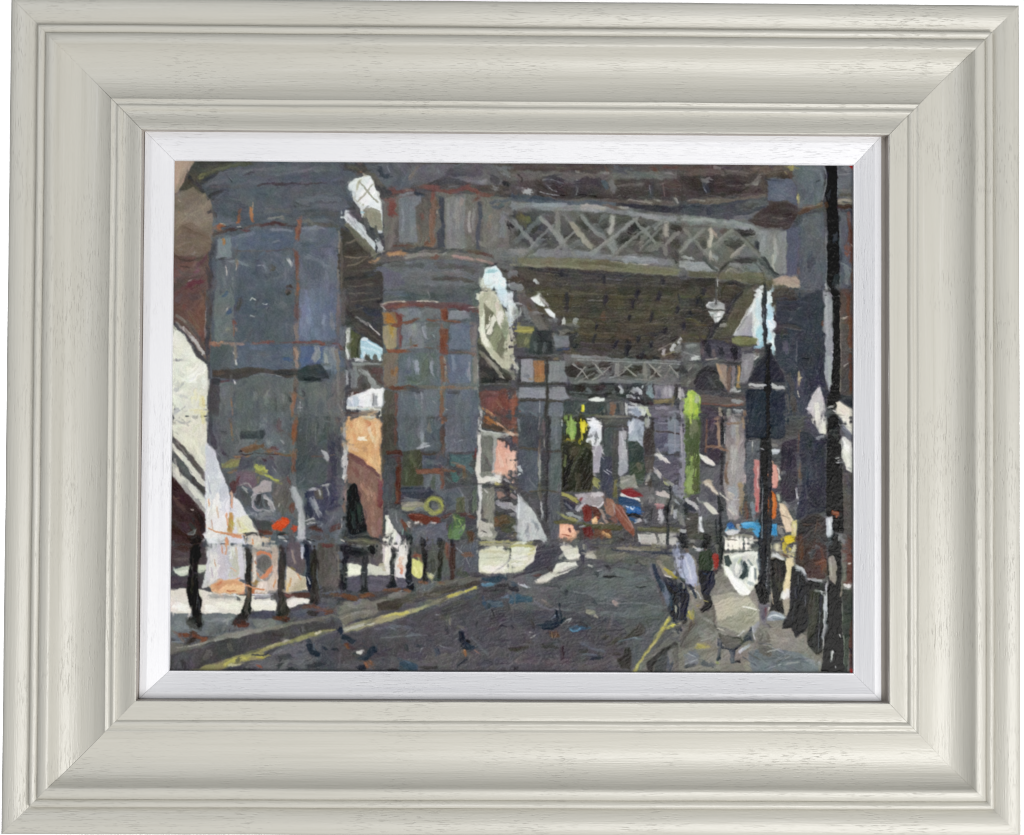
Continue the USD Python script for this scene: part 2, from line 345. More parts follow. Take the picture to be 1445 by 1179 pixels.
PAINT = """
T 0 0 1
O ground
P 4e4f52,46474b,57585c 0 11 4 230 215 1215 215 1215 960 230 960
# ---- large masses
O brick_arch
P 7a6a5c,6c5c52,857460,746258 25 11 5 230 260 262 258 285 262 300 285 304 340 302 440 296 512 288 505 262 470 230 440
P 6b524c,77564c,634c4a 25 10 5 230 360 300 365 303 440 298 510 262 470 230 450
O upper_deck
P 5a5350,4d4745,625c59,514b4b 2 9 5 500 222 1130 222 1135 300 1090 290 960 284 820 280 690 275 520 262
O girder
P 686a66,6e706a,5d605d,73746f 4 8 4 682 276 740 281 820 290 960 300 1040 306 1085 318 1112 330 1118 350 1125 412 1090 405 960 392 840 384 720 376 684 366
O soffit
P 4d4841,454038,5a5340,514c46,4a4744 2 7 4 700 378 740 378 960 393 1128 408 1112 425 1095 440 1060 470 1035 492 1000 500 960 508 800 502 775 478 745 430 705 385
O column@1
P 5c646d,656c74,565e68,606870 88 13 3 300 324 335 318 400 320 484 324 488 560 488 838 300 838 296 690 297 520
P 62686a,5b6164,6a7072 88 12 3 300 540 484 540 484 720 430 740 400 720 370 680 300 690
P 5a6169,646b73,525962,5d646c 5 10 4 300 322 292 290 268 262 278 230 500 226 506 270 488 300 486 326 420 318 345 318
O road
P 55555b,5b5a60,4f4f55,5e5c60,575a5c 8 10 3 230 960 250 945 400 890 560 850 660 820 700 806 720 778 770 762 930 768 945 790 950 850 905 945 890 960
O pavement
P 6a675f,5f5e59,75726a,66665f 15 10 5 885 960 930 870 955 850 985 800 1040 770 1120 770 1205 820 1215 960
# ================= tile row 1, col 1
T 240 228 6.02
O brick_arch
P a58f79,9c8770,b09a86 72 40 5 20 -10 215 -10 90 245 20 285
S 8e8068 22 60 250 100 150 150 60
S a99681 22 90 130 140 70 200 10
S 7b735f 30 70 290 180 230 230 260 300 290
P 7d725f,8a7b66,74685a 28 34 5 35 300 200 215 290 270 350 340 370 480 340 640 180 560 35 580
P 7a6757,836f5f,6f5d50 25 40 4 35 560 190 520 340 620 330 780 200 800 35 790
S 8f8169 16 40 560 130 450 250 330 300 280
S 958770 10 50 580 150 470 290 400
S 857964 14 60 400 150 320 240 290
S 75604f 26 120 560 220 620 330 650
S 7c6a5c 30 60 650 180 640 300 660
S 8b7c6c 18 60 730 120 700 200 680
S 857d76 24 70 760 110 740
S 857a72 18 190 790 205 775
S 55483f 22 40 800 120 840 200 840 280 810
S 4b403c 10 90 890 170 900
S 6f4450 26 220 900 280 840 320 800
S 7a4450 20 210 940 250 920
S 733240 44 150 1060 220 1030 280 1010
S 6e3a44 22 100 1080 200 1084
S 685a54 24 50 900 120 960 200 960
S 5d504c 30 60 1000 130 1040
S 594b4a 30 310 900 330 1000 340 1080
S a08e86 6 160 1020 190 1000
S 4a4445 26 330 430 370 420 390 480
S c5b5a5 5 70 320 85 345
S b07a50 6 75 430 85 445
O column@1
P 474a42,3d413c,55584a,4a4d4e -35 30 5 215 -10 560 -10 480 70 340 150 260 200 290 270 240 270 205 215 120 250 75 250 150 120
S 565843 36 260 80 380 50 560 30 700 20
S 616548 26 300 110 400 70 500 50
S 777a4a 20 240 140 270 110 300 105
S 7f8150 12 250 150 285 130
S 3a414e 34 260 180 320 150 380 120
S 33383f 26 150 120 180 160 200 190
S 3c3f46 34 230 190 270 240 290 270
S 6b7078 26 300 210 400 180 520 150 620 130
S 666b73 34 420 110 560 90 700 80 820 70
S 72777f 18 620 90 760 70 900 60
S 5c636c 40 500 150 700 130 900 120 1100 110
S 666c73 40 800 80 1000 60 1200 70 1400 60
S 6d737a 22 900 120 1100 90 1300 80
S 596069 44 1000 150 1200 120 1420 110
S 40444a 10 690 85 670 100 650 110
S 2b2e34 7 500 140 515 160 530 180
S 888d93 5 500 130 520 155
S 4e4347 18 740 205 850 195 960 195
S 4a4146 20 880 200 1050 190 1200 190
S 544b50 16 1150 195 1260 185 1330 180
S 5c5c5e 24 360 215 500 220 640 215
S 4f5358 20 300 250 360 240 420 245
S 3a3c3c 26 330 320 350 285 400 270 440 260
S 44474a 16 350 340 365 330 390 320
S 596069 44 400 330 440 300 520 290 600 300
S 515963 50 420 380 460 420 500 470
S 5d666f 44 560 260 700 260 860 250 1000 250
S 545d67 50 560 360 640 400 640 460
S 59616a 50 760 320 900 330 1000 330
S 666a6c 40 820 430 950 420 1040 410
S 6a737c 46 1090 340 1200 320 1340 320 1440 330
S 656e77 40 1120 390 1260 380 1430 385
S 4e5258 10 1060 350 1120 370 1200 385
S 3b3f45 7 1055 375 1070 390
S 5b5e5f 40 1120 460 1280 450 1430 450
S 5f5c54 34 1160 520 1300 540 1440 545
S 75716a 26 1130 510 1180 500 1220 530
S 8c8780 18 830 490 900 480 960 470
S 837d77 24 940 480 970 500
S 6a5550 22 640 570 700 545 780 530
S 5a3a38 26 770 550 850 530 920 530 990 540
S 573836 22 860 515 900 510
S 4c3531 30 470 590 520 580 560 575
S 5b453d 26 370 620 420 600 480 590
S 7a675c 10 350 650 400 630 460 625
S 6a3e3a 14 620 590 680 590
S a9643c 32 400 560 430 545 450 540
S d8c5b0 8 430 530 460 530 465 550
S bf7040 8 410 575 430 570
S b46a3a 20 580 470 590 500 575 525
S a85e36 14 570 465 600 465
S c07a4a 26 690 400 692 450 697 480
St d2b090 7 702 350 704 400 706 440
S b8683a 20 700 490 705 505
S 3c4348 10 440 560 520 545
S 2a2c2e 8 570 565 600 570 615 575
S c8c6c0 5 570 558 600 556
# column first row of panels
P 77868e,6f7e86,7f8b90 90 26 3 410 660 520 640 525 820 440 830 395 820
S 6b7a82 20 470 640 500 640
S b0703a 26 455 665 460 700
S c4843f 12 455 660 458 680
P 5f6c7d,66707e,5a687a 10 34 3 525 640 700 600 860 570 1050 590 1045 740 700 750 525 770
S 596981 44 760 640 880 630 980 660
S 5c6a7f 40 600 680 720 700 860 700
S 6d7786 34 600 640 700 610
S 7c8694 20 860 580 960 580 1040 595
S 7a8390 22 880 690 930 670
S 665c58 9 540 760 700 765 860 760 1040 740
P 6b7180,747a88,62697a 60 34 4 1105 560 1440 570 1445 740 1290 740 1100 740
S 7f8491 26 1130 570 1200 560 1300 570
S 5d6672 30 1090 690 1160 690 1200 670
S 555e69 18 1270 730 1340 730 1390 710
S 606874 40 1200 720 1300 690
# panels below
P 5a6470,535d6a,626c77,5f6973 70 34 4 600 770 1045 765 1045 1090 560 1090 580 900
P 666d7a,6f7684,5e6673 84 34 4 1105 750 1400 740 1440 770 1440 1090 1100 1090
P 626e74,6a757a,59656b 90 30 4 395 820 560 860 560 1090 395 1090
S 7d8a90 24 480 860 540 850 600 860 660 885
S 515a60 26 420 830 450 840 450 880
S 3f4343 20 425 830 460 825
S d0cac2 7 470 880 480 930 482 970
S 98856e 24 560 840 565 880
S 8d7358 12 560 830 565 860 565 900
S b8b3ad 5 560 930 565 880
S c8ccca 26 1005 830 1020 860 1030 890
St b8bcbb 14 1010 830 1035 880 1025 910
S 8a9096 20 1040 850 1035 890
S 56534c 26 860 890 885 910 860 930
S 9aa0a8 6 745 885 780 880 810 900
S 515a66 50 700 930 800 980 900 960
S 6c757e 34 900 790 960 830 980 900
S 4c5764 40 1120 720 1180 700
S 757c89 40 1150 800 1250 850 1350 900
S 575f6b 34 1240 940 1250 1000
S 7a8292 40 1320 1000 1330 1060
S 96836e 16 1435 600 1440 700 1440 800
S 857a70 22 1430 850 1430 1000 1420 1084
# rust seams
S 8c5040 34 1085 560 1085 620 1070 680
S 9a5a40 24 1080 600 1080 660
S 9c6c55 32 1095 490 1100 540 1080 580
S b06f50 10 1090 500 1100 540
S 6a5048 34 1075 770 1080 850 1085 930
S 80513f 24 1075 780 1085 900 1080 980
S 8a5540 26 1080 960 1080 1030 1085 1084
S 503c36 22 990 1070 1020 1060 1040 1075
S 434b58 30 340 780 350 900 370 1000
S 474c52 34 370 700 360 800
S 4a4648 40 350 950 340 1020 345 1080
S 6a737a 26 410 960 405 1084
S 707c80 26 450 980 470 1040 460 1084
S 7f8a8c 14 530 980 540 1084
# ================= row 1, col 2
T 480 228 6.02
O column@1
S 5b6068 44 10 60 120 80 160 110
S 4a4a44 60 30 40 120 60 230 60
S 55523f 20 60 50 150 70
S 3f3d3c 20 150 90 210 90
S a06840 7 170 85 190 95
O capital@2
P 565b63,61656c,4d5158,6a6d72 30 30 5 200 10 560 10 620 200 560 260 400 230 350 180 300 110 240 90
S 3d4550 44 330 60 360 120 420 130
S 8a9096 4 400 40 420 90
S 575c64 50 460 60 520 120 500 190
S 6a655f 40 280 120 320 170 360 200
P 65666b,5b5a60,6e6d70,58575b 5 34 5 560 20 1300 20 1400 200 1200 200 900 150 600 190
S 7d7366 24 590 150 620 100 660 50
S a09284 8 580 140 600 110
S 6b6e74 50 760 60 830 90 850 130
S 80868e 14 830 60 840 110
S 61606a 50 640 200 700 170 760 130
S 55525c 60 900 100 1050 110 1180 100
S 5e5b60 50 960 60 1060 70 1200 60
S 777780 30 1000 170 1120 160
S 4d4d52 44 800 190 950 170 1060 200
S 8a8a8e 26 1180 180 1230 160
S 90908f 40 1290 220 1340 240
S 7b7a7c 40 1380 90 1430 110
S 4c4a50 60 1290 150 1340 170
S 2e3034 40 1400 190 1430 200
S 70747a 40 1330 60 1440 60
# mesh of white light
O lattice_sky@1
P d2d8d4,c4cbc4,dde2df 60 26 6 130 150 200 130 250 120 290 210 350 330 362 500 355 610 330 600 300 560 260 560 235 490 180 480 170 400 110 330 105 250 70 240 70 190
P d4dadb,c6ccd0 -50 24 5 25 420 60 400 110 470 180 540 230 620 300 700 290 760 230 690 100 570 30 490
S d9dfe0 50 100 210 150 190
S e2e9ea 44 230 150 250 190 270 210
S dfe6e4 34 160 280 200 310 180 360
S e0e6e6 34 250 340 250 400
S e3e8e6 30 320 290 330 350
S 8c8a74 16 180 160 220 220 260 270 310 320
S 8f8c76 14 200 160 160 250 210 320 200 370
S 979480 12 210 410 280 410 340 420
S 8f8e7a 20 310 510 350 530
S 9a988a 16 250 350 220 320
S a09d88 14 120 330 160 250
S 9bc8d2 14 175 430 200 440
S 62645f 34 210 480 220 530 230 570
S 55574f 30 300 560 310 610 320 640
S 5e615e 30 145 400 150 440
S 4a4d4c 14 120 360 110 390 125 410
S 4c5254 22 70 350 90 370
S d5dcdc 22 340 570 345 600
S d9dedd 44 320 680 340 720 335 760
S c9cdd2 30 230 650 270 720
S 8a8f98 12 90 480 150 560 210 620
S 737883 8 110 500 140 550 170 590
S a2a7ae 8 60 470 120 550
S c0c4c8 14 130 540 190 610
O soffit
P 4a4740,403e3b,55514a 5 24 5 0 560 60 560 200 700 300 800 290 860 350 880 380 1090 0 1090
P 6c6a56,75725e,625f50 -48 26 3 20 530 60 520 140 600 240 690 320 790 290 820 180 720
S 77755f 16 40 540 140 630 240 750 290 810
S 6a4a3e 12 10 575 40 580
S 7b6d60 16 60 690 110 680 160 660
S 8a7a66 10 40 810 140 820 240 810
S 857a68 12 60 890 140 870 230 820
S 57544b 24 40 930 160 930 280 920
S 6e6a5c 8 60 1060 160 1060 280 1040
S 3b3c3c 30 30 1000 160 990 300 960
S 46464c 24 200 950 300 930
S 6b6256 20 10 690 15 900 10 1080
O capital@2
# upper drum of second column
P 6c6863,75716b,605d5a,787873 90 26 4 370 320 400 300 500 270 860 260 1200 290 1320 330 1440 300 1440 720 1330 830 900 780 500 760 380 750
S 767268 44 385 420 400 520 390 620
S 7b756e 40 440 540 440 640 430 710
S 6a6258 8 430 520 410 600 390 690
P 757b80,7e8488,6a7177 88 24 4 500 310 690 290 690 360 640 380 640 480 655 690 500 690
S 858b90 26 500 300 560 280 620 270
S 868e94 20 530 400 540 500 530 600
S 7a8288 22 600 380 600 500 610 620
S 6c665e 70 710 360 720 500 710 650
S 7a6a60 34 660 540 680 620 670 690
S 7d5046 30 690 450 700 490
S 85604e 40 800 330 790 450 790 560
S 8a6550 40 780 420 770 520 780 640
S 8a5f45 44 790 640 780 700 740 720
S 7b5345 30 710 700 760 690
S c9b09a 12 830 420 825 440
S 8b4f45 26 790 280 780 330
P 464b56,4f545e 90 30 2 840 300 880 310 880 450 890 560 890 730 830 730 830 600 860 550 840 440
P 7f827e,888b87,75777a 90 28 4 890 310 1070 290 1060 400 1050 560 1060 740 905 740 900 540
S 8c8f8b 24 920 360 920 450 930 560
S 93938e 34 1000 330 990 450 1000 560
S 9a8880 34 1035 320 1030 370
S a5a39d 22 1100 430 1090 500 1100 600
S 8b8a86 30 1140 400 1130 500 1130 570
S 77736c 44 1100 620 1110 700
S 6c6a66 40 1090 320 1090 360
P 50545c,5a5e66 90 24 2 1165 340 1205 340 1205 480 1185 600 1190 750 1160 760 1150 600 1175 480
S 78756e 60 1250 400 1240 560 1240 660
S 85796a 34 1280 470 1260 560
S 9a7c68 10 1265 480 1290 440
S 7c8286 44 1390 450 1380 560 1370 640
S 596470 34 1290 350 1360 340 1440 330
S 4d5a68 30 1300 390 1340 400 1380 370
S 26292b 40 1430 520 1445 580
S 6d6a64 60 1300 740 1360 690 1440 650
S 85817a 40 1200 690 1240 700
# rust band
S 7d4c46 50 400 330 440 330 450 400
S 85453f 54 445 350 440 430 455 460
S 7a4540 40 430 230 455 250 470 290
S 7b4a42 26 460 270 540 250 620 245
S 87504a 40 700 220 770 215 830 220
S 7d4b46 34 780 250 870 250 960 260
S 7f4a45 40 930 260 1020 240 1100 220
S 854e48 36 1080 225 1140 250 1180 290
S 80504a 30 1180 280 1230 290 1300 280
S 6a3f3a 26 1140 330 1180 310
S 2f3a46 26 640 275 690 285 720 290
S a09a92 10 560 250 610 245
S 707073 16 920 215 1000 210
S 2c2e30 10 395 320 415 315
S 6a4840 18 450 720 540 715 620 715
S 4d5156 34 520 750 620 760 700 745
S 484d52 26 640 740 760 740 880 745
S 4b4f53 30 860 770 960 760 1080 770
S 65443c 26 1100 770 1180 780 1290 810
# torus ring
P 77726c,827d76,6b6763 3 26 4 260 840 400 780 700 780 1000 790 1200 800 1330 860 1280 880 1000 840 700 840 400 850 280 870
S b98a60 34 400 790 480 780 560 790
S c79c70 20 420 800 500 790
S b58c68 26 250 850 300 850 330 830
S 9a948c 30 560 810 700 790 820 790
S 7a5045 34 780 820 830 810
S b5938a 26 960 810 1040 820 1130 830
S b08c84 22 1160 830 1230 850 1290 870
S 9a9b96 26 880 800 910 780
S 8b8578 12 240 820 300 790 380 760
# below ring
O column@2
O column@2
P 66686a,6f6f6e,5c6064,70747a 2 30 4 365 870 700 840 1000 840 1250 880 1230 950 1190 1084 365 1090
P 686c7a,6d7180,606470 88 26 4 365 900 520 960 520 1090 370 1090
S 585a5a 40 420 880 560 880 700 890
S 5c5954 50 820 880 980 900 1150 930
S 747372 40 760 960 900 950 1050 960
S 7c8084 30 960 930 1060 930
S 55524c 30 780 1000 950 1000 1130 1020
S 75797f 40 720 1040 860 1040 1100 1050
S 6b6d80 50 310 910 380 930 400 960
S 4b4c54 22 250 970 300 960
S 5a5a5c 20 1180 960 1220 980
O sky@1
P dfedef,d3e4e9 -70 26 3 1240 900 1330 890 1440 1060 1445 1090 1200 1090 1210 1010
S 8cc4cc 30 1250 940 1320 930
S e6f1f2 40 1300 1000 1380 1060
S c8ccb8 26 1215 1000 1205 1080
S b5b59a 20 1230 1050 1240 1084
O capital@2
S 3a3c3c 10 1230 905 1270 885 1300 880
S 2c2c2c 8 1230 900 1280 870
O soffit
S 6f706a 60 1370 880 1445 900
S 6b6b67 40 1390 960 1445 990
# ================= row 1, col 3
T 720 228 6.02
O upper_deck
P 504a4a,5b5352,45403f,57504c 1 28 5 0 20 1445 30 1445 330 1000 330 600 330 0 280
P 6b6664,5f5a58,74706c 2 22 5 0 80 560 100 1445 80 1445 150 1150 150 560 170 300 140 0 190
S 5b4c4a 44 40 55 300 60 560 60
S 574747 40 500 60 760 55
S 5a5f66 70 870 60 960 80 1060 100
S 676866 44 980 100 1080 120 1170 130
S 6b4a42 30 1290 50 1445 60
S 6a4038 26 1210 70 1245 80
S 9c9a98 26 550 90 590 95
S 8b8988 26 770 100 830 100
S 6b5048 18 800 40 830 90
S 3e3a3a 20 60 110 100 150 90 180
S 6c6c68 50 480 170 520 160
S 4c4446 50 220 180 320 200 440 210
S 434148 50 300 150 380 150 450 180
S 85878d 8 270 160 360 160 450 190
S b0b4bc 8 250 260 330 280 420 290
S 9a9ea6 8 310 200 350 240 400 260
S c0c2c6 36 110 250 180 260
S 8a8890 24 50 220 110 230
S b5b8be 10 560 210 575 250 560 290
S 9a9aa2 10 560 160 640 160
S 201c1c 8 420 290 480 292
S 1e1b1b 8 560 300 620 280 650 292
S 1e1b1b 9 670 290 730 300
S 47444a 60 560 180 700 170 780 180
S 4a4648 60 580 250 700 250 780 250
S 51606c 40 790 170 810 210
S 79787a 60 860 180 870 240
S 4d4444 60 920 190 1060 190 1160 190
S 49403f 70 920 260 1040 270 1160 260
S 7a706e 20 910 210 1000 200 1120 200
S 42434c 50 1200 170 1200 240 1190 290
S 8a8a90 8 1180 200 1190 280
S 5a4a46 60 1280 200 1360 200 1445 200
S 50413f 60 1290 270 1380 280 1445 270
S 7a6660 10 1300 190 1310 300
S 7a7774 40 1240 130 1290 140
S 857f7c 20 1320 100 1380 110
P 70665f,857a74,5e5550 3 22 4 230 260 420 330 640 320 1000 330 1445 340 1445 380 1100 370 700 350 400 340
S 8f857e 16 1000 330 1100 340 1160 350
S 9a938e 20 1150 330 1180 350
S 9d9894 18 1220 330 1280 340
S a8a4a0 18 1400 320 1420 350
O girder
P 5b6670,4f5a66,6a747c 4 24 4 0 280 180 290 400 330 760 340 900 350 900 380 400 370 0 340
S 424c58 34 20 300 200 310 380 330
S 525a66 30 640 345 760 345
P 404048,4a4a50,3b3a40 4 24 3 880 350 1100 370 1445 390 1445 450 1250 430 1000 390
S 6d5f56 24 820 380 960 400
P 8a8d8c,969894,7b8082,a09d96 4 26 5 0 350 400 370 760 370 950 420 1200 450 1445 470 1445 530 1250 500 1000 480 800 440 600 420 300 420 150 400 0 420
S 94a0a6 30 200 370 350 370 480 370
S a39c94 40 600 380 720 390 800 400
S 8e9494 36 1000 440 1200 470 1400 500
S a8a6a4 16 930 390 1000 400
S 7d8386 24 0 380 120 400
# lattice field: dark gaps
P 5b5c58,53544f,66675f,4c4d4c -45 28 4 0 440 300 420 600 430 900 450 1200 500 1445 540 1445 830 1200 800 900 770 500 740 250 730 0 740
S 5a5842 80 90 480 130 520
S 6e6a40 50 100 470 150 500
S 464b56 60 170 560 240 560
S 6b6663 60 240 620 320 630
S 565555 90 490 640 560 640
S 5e5a58 70 700 640 770 660
S 4f4f4a 80 590 510 640 560
S 575650 60 690 490 730 500
S 585650 60 790 550 810 540
S 3f403d 110 1050 550 1110 540
S 484a46 80 930 670 1020 640 1080 640
S 54564e 80 900 510 980 500
S 55534c 70 1230 640 1250 680
S 45463f 70 1400 690 1445 720
S 3d413f 60 1390 800 1440 860
S 6a6c6a 40 0 550 40 620
S 2e3030 24 0 540 20 560
# lattice members
S 6d7474 44 40 690 180 560 300 450
S 7c8180 40 0 480 60 560 150 650 220 720
S 70767a 40 180 740 280 650 360 590
S 848986 44 270 490 340 560 400 620 450 690
S 8a8a84 44 405 420 400 500 405 590
S 8b8b86 50 390 600 430 680 490 740
S 7a7d7a 40 440 430 500 500 540 560
S 9f9a86 44 530 540 580 600
S a09a85 40 560 590 610 640 680 720
S 6a6f6e 40 470 760 540 710 600 690
S 757b7b 44 610 460 670 540 730 590 800 640
S 6f7472 34 700 560 780 480 830 450
S 9b9a90 44 870 460 870 540 850 610
S 8d8f88 34 830 570 860 620
S 737771 50 690 810 800 700 900 610
S 6e7269 44 860 640 960 580 1080 490
S a8a89a 6 750 730 830 660
S 8a9090 70 850 690 890 760
S 6a6a60 24 900 790 1000 680 1090 590
S 7f8176 40 1090 720 1130 650 1180 590
S 757a76 34 1200 570 1260 530 1310 490
S 9a988c 50 1320 530 1320 600 1320 650
S 83847a 34 1330 700 1380 640 1430 590
S 7e7e74 50 1170 740 1240 720 1280 700
S 85857c 40 1310 720 1320 800
S 5d5f55 40 1100 490 1160 560 1220 600
S 201f1c 7 1000 600 1030 620 1110 610
S 6f716a 30 990 760 1060 770
S 5a544e 20 1060 770 1200 780
# bottom chord
P 7d7f80,86898a,727676 3 24 4 0 740 280 740 480 740 700 780 900 800 1200 810 1330 830 1440 890 1200 880 900 840 600 820 400 820 200 800 0 800
S 8a8886 40 0 760 130 770
S 888f94 36 540 780 700 790
S 8f959a 50 980 830 1100 840 1240 850
S a0a4a6 12 1020 810 1100 830
S b5aea0 8 860 850 1000 870 1180 880
S 5f645c 40 130 810 200 760 280 710
S 4a4a46 8 290 750 370 740 450 750
S 6a6a62 16 110 830 140 780
P 77765c,6c6b52,827f66,63624a 3 20 4 0 830 350 820 700 830 900 860 1180 890 1445 920 1445 980 1100 950 800 940 500 910 200 890 0 870
S 8a8670 20 0 880 120 880 280 900
S 8e8a72 14 200 890 400 890 620 910
S 5d5d42 30 560 860 760 870 980 900
S 757352 30 1000 910 1200 930 1420 950
S 8a866c 10 700 930 900 940
O soffit
P 4a4644,443f3d,545049,4d4a46 2 22 4 60 900 500 910 900 940 1445 980 1445 1090 100 1090
S 3c3a40 30 160 910 300 930 500 960
S 414048 26 600 950 800 970 1000 980
S 656252 14 300 960 420 970
S 5b594a 20 450 1060 700 1050 900 1060
S 626070 8 820 1000 950 1010
S 3a3840 44 430 950 440 970
S 393740 40 790 980 800 1040
S 3a3840 44 1290 1000 1300 1030
S 403e42 40 1080 1050 1090 1070
S d0dadc 26 210 1010 235 1030
S 55473a 60 30 950 50 1000
S 7d8084 60 0 960 40 950
S 8c9096 60 20 1060 80 1070
# ================= row 1, col 4
T 960 228 5.898
O upper_deck
P 4f4645,463f3e,584d4a,403b3b 0 26 4 0 110 300 110 600 110 720 110 740 280 600 290 300 300 0 310
S 5f4c45 40 0 60 120 60 270 60
S 564a4c 40 330 60 500 50 620 60
S 6b5d56 50 60 110 200 90 340 90
S 726863 36 380 70 460 90 560 110
S 705e54 60 600 70 720 70 860 70
S 5a4b42 50 720 110 820 100 920 120
S 3f3833 30 820 120 920 140
S 8a807c 30 290 50 320 60
S 8b8a88 50 180 140 210 160 240 150
S 7b7b7a 40 200 190 220 170
S 3a3c46 50 210 210 220 250
S 969aa4 5 190 220 215 260
S 4c4040 50 300 160 420 170 560 160
S 473c3c 60 300 240 420 250 520 240
S 2e2624 8 510 250 550 220 580 190
S 32292a 8 610 270 660 230
S 7c7470 34 620 170 660 120
S 9a938c 24 600 190 640 180
S 5a5048 40 680 190 700 220
P 6d655a,78705f,615a50 6 20 4 30 340 200 310 400 310 600 290 720 270 700 330 500 330 300 360 100 360
S 8c867a 12 60 330 120 320 200 330
S 8a8a8c 8 220 300 230 320
S 807a72 10 220 320 330 320
S 46454b 16 210 300 270 298 330 300
O girder
P 4b4f55,42464c,555a5e 2 26 4 0 360 300 360 540 320 720 300 720 400 500 480 300 480 0 460
S 565a58 50 480 380 580 360 700 330
S 606664 44 560 350 640 340 710 350
S 363a48 40 230 400 240 430
S 44484e 30 20 380 120 370 200 380
S 77767a 34 450 470 560 460 680 420
S 6a686c 26 600 440 700 400 740 390
S 5c565a 16 390 460 400 490
O capital@3
P 4c4240,443a39,544a46 -8 26 4 560 500 740 350 880 340 970 380 970 460 900 570 700 550
S 3f3633 50 760 420 860 430 940 440
S 4a3f3c 40 620 510 760 530 880 530
S 6b5f58 10 760 470 850 480
O column@3
P 5d6474,666c7c,565d6c 60 26 3 725 140 930 150 970 230 970 370 900 330 730 330
S 666b7a 50 780 200 860 220
S 6b7080 40 750 280 840 300
S 4c505c 12 700 150 780 160 860 160
S 44403e 26 705 140 740 150
P 626a6e,6a7276,596064 75 28 3 940 30 1190 30 1190 300 1160 340 1000 390 970 220 930 140
S 555c60 50 1010 260 1000 320
S 757c80 10 1090 190 1110 230 1080 260
S 2e3034 8 1130 170 1160 160
S a8a648 16 930 40 930 60
S 9c9850 26 910 50 930 75
S c0bc70 10 870 90 890 110
S b0a868 20 975 270 980 330 985 350
S c8c07a 10 970 290 975 320
P 5d6368,6c7276 10 26 3 1310 30 1440 30 1440 310 1310 310
S 7a7e80 40 1350 60 1430 60
S 8c9092 8 1320 110 1430 100
S 6a6a64 50 1320 250 1430 240
S 5a5246 30 1320 285 1430 280
S 8c7a60 20 1030 390 1100 370 1180 350
S 6b4c36 24 1020 410 1100 390 1180 370
S 5d4434 30 980 440 1060 410
S 4a3e38 40 960 430 930 490
S b0a590 24 1310 335 1360 325 1435 330
S 8f8468 12 1310 350 1430 355
S 4e3526 34 1310 380 1380 380 1440 380
P 4f5866,58616c,4a525e,5d6668 88 28 3 975 500 1030 440 1190 420 1200 700 1215 1080 1000 1080 980 900
S 60686a 50 1060 500 1100 560 1130 620
S 49505c 60 1080 780 1100 900
S 7a7f80 8 1030 480 1020 530
S 6d5a5e 14 985 620 980 720 970 800
P 5b5c70,52546a 90 24 2 880 570 970 540 985 640 970 940 890 960
S 6d5854 20 975 940 985 880
P 585c66,62666e 88 24 3 1320 430 1420 430 1440 700 1420 1070 1330 1070
S 6e4234 30 1400 440 1410 560 1400 660
S 7b4636 40 1385 700 1400 760
S 6e3c2c 34 1420 560 1430 700 1425 840
S 663a2c 26 1435 900 1435 1070
S 7a7f80 40 1370 860 1390 920 1380 1000
S d8d0c0 6 1420 690 1430 710
S 8e4f38 24 1370 760 1385 790
O girder
P 7c8580,8a928c,6f7774 5 24 4 0 440 300 480 500 500 660 560 780 580 880 580 880 620 640 600 560 590 400 540 200 540 0 520
S 97a09a 30 20 480 180 490 280 500
S 8f9992 30 360 510 480 520 600 560
S 605f58 40 0 540 120 560 240 540
S 5a4f4e 34 20 590 40 580
# right end lattice
P 6d716d,63665f,777b77 -45 26 4 0 560 240 550 480 560 600 580 680 700 660 800 600 860 300 940 0 900
P 7f8684,8b918f,747b79 88 28 4 620 600 880 585 880 950 820 960 680 820
S a6aca4 26 790 640 790 740 780 840
S 8f9694 40 700 640 680 760
S b0b0a4 16 770 780 770 860 800 940
S 3c3b38 60 480 590 560 600 590 590
S 2e2d2b 30 500 610 560 620
S 4f4c46 90 380 680 460 700 520 680
S 3e3d3a 60 490 820 560 830 600 820
S 3d4046 40 640 680 635 720
S 4a4b48 30 560 720 600 700
S 57564e 80 150 720 190 680
S 6b675f 50 160 620 210 640
S 7e8076 34 0 740 80 660 190 570
S 989a8c 8 0 760 60 680 140 610
S bcb4a4 34 245 560 260 620 240 710
S a89a86 20 260 560 290 610 310 640
S 5a5048 40 340 580 370 580
S 8d8f82 30 200 760 310 670 430 570
S 72756c 44 260 740 360 640 460 590
S 6d6a5c 34 400 660 430 760 380 690
S 5a5a4c 34 460 590 560 680 660 780
S 9a968a 22 430 790 500 720 530 690
S 817a68 30 430 780 480 760
S b8b4a8 34 245 750 260 820
S 9aa09e 30 280 780 300 830
S a8aeac 24 20 800 100 810
P 8a9092,959b9c,7c8283 4 24 4 0 830 200 840 300 880 330 910 160 930 0 900
S 4a504c 30 190 800 250 870 310 920
S 3a3c38 20 330 910 380 860 420 830
S 8b8f8f 44 400 850 460 860 500 860
S 7d8588 70 560 850 620 880 660 900
S 4c5552 44 640 790 720 870 800 950
S 2e3234 14 740 880 780 930 820 940
P 6a6850,757258,5f5d48 2 20 3 0 910 200 920 320 940 360 920 700 930 700 1010 500 1000 330 980 100 960 0 950
S 8f8c78 20 380 930 420 900 480 920
S 66644c 40 440 960 560 970 680 980
S 5b5a40 34 560 1000 700 1010 900 1030
P b0a08c,9d8f7c,bfae9a -5 20 4 750 990 830 960 960 960 1000 1000 980 1040 880 1040 780 1020
O soffit
P 3f3d3a,494641 0 22 3 0 970 300 970 290 1062 0 1062
S 2e2f34 34 400 1020 460 1010 520 1040
S d8dcdc 10 310 970 310 1050
S 5a5a50 24 620 1040 760 1050 880 1050
O sky@3
S e0e6e6 24 660 1050 690 1040
# ================= row 2, col 1
T 240 408 6.02
O brick_arch
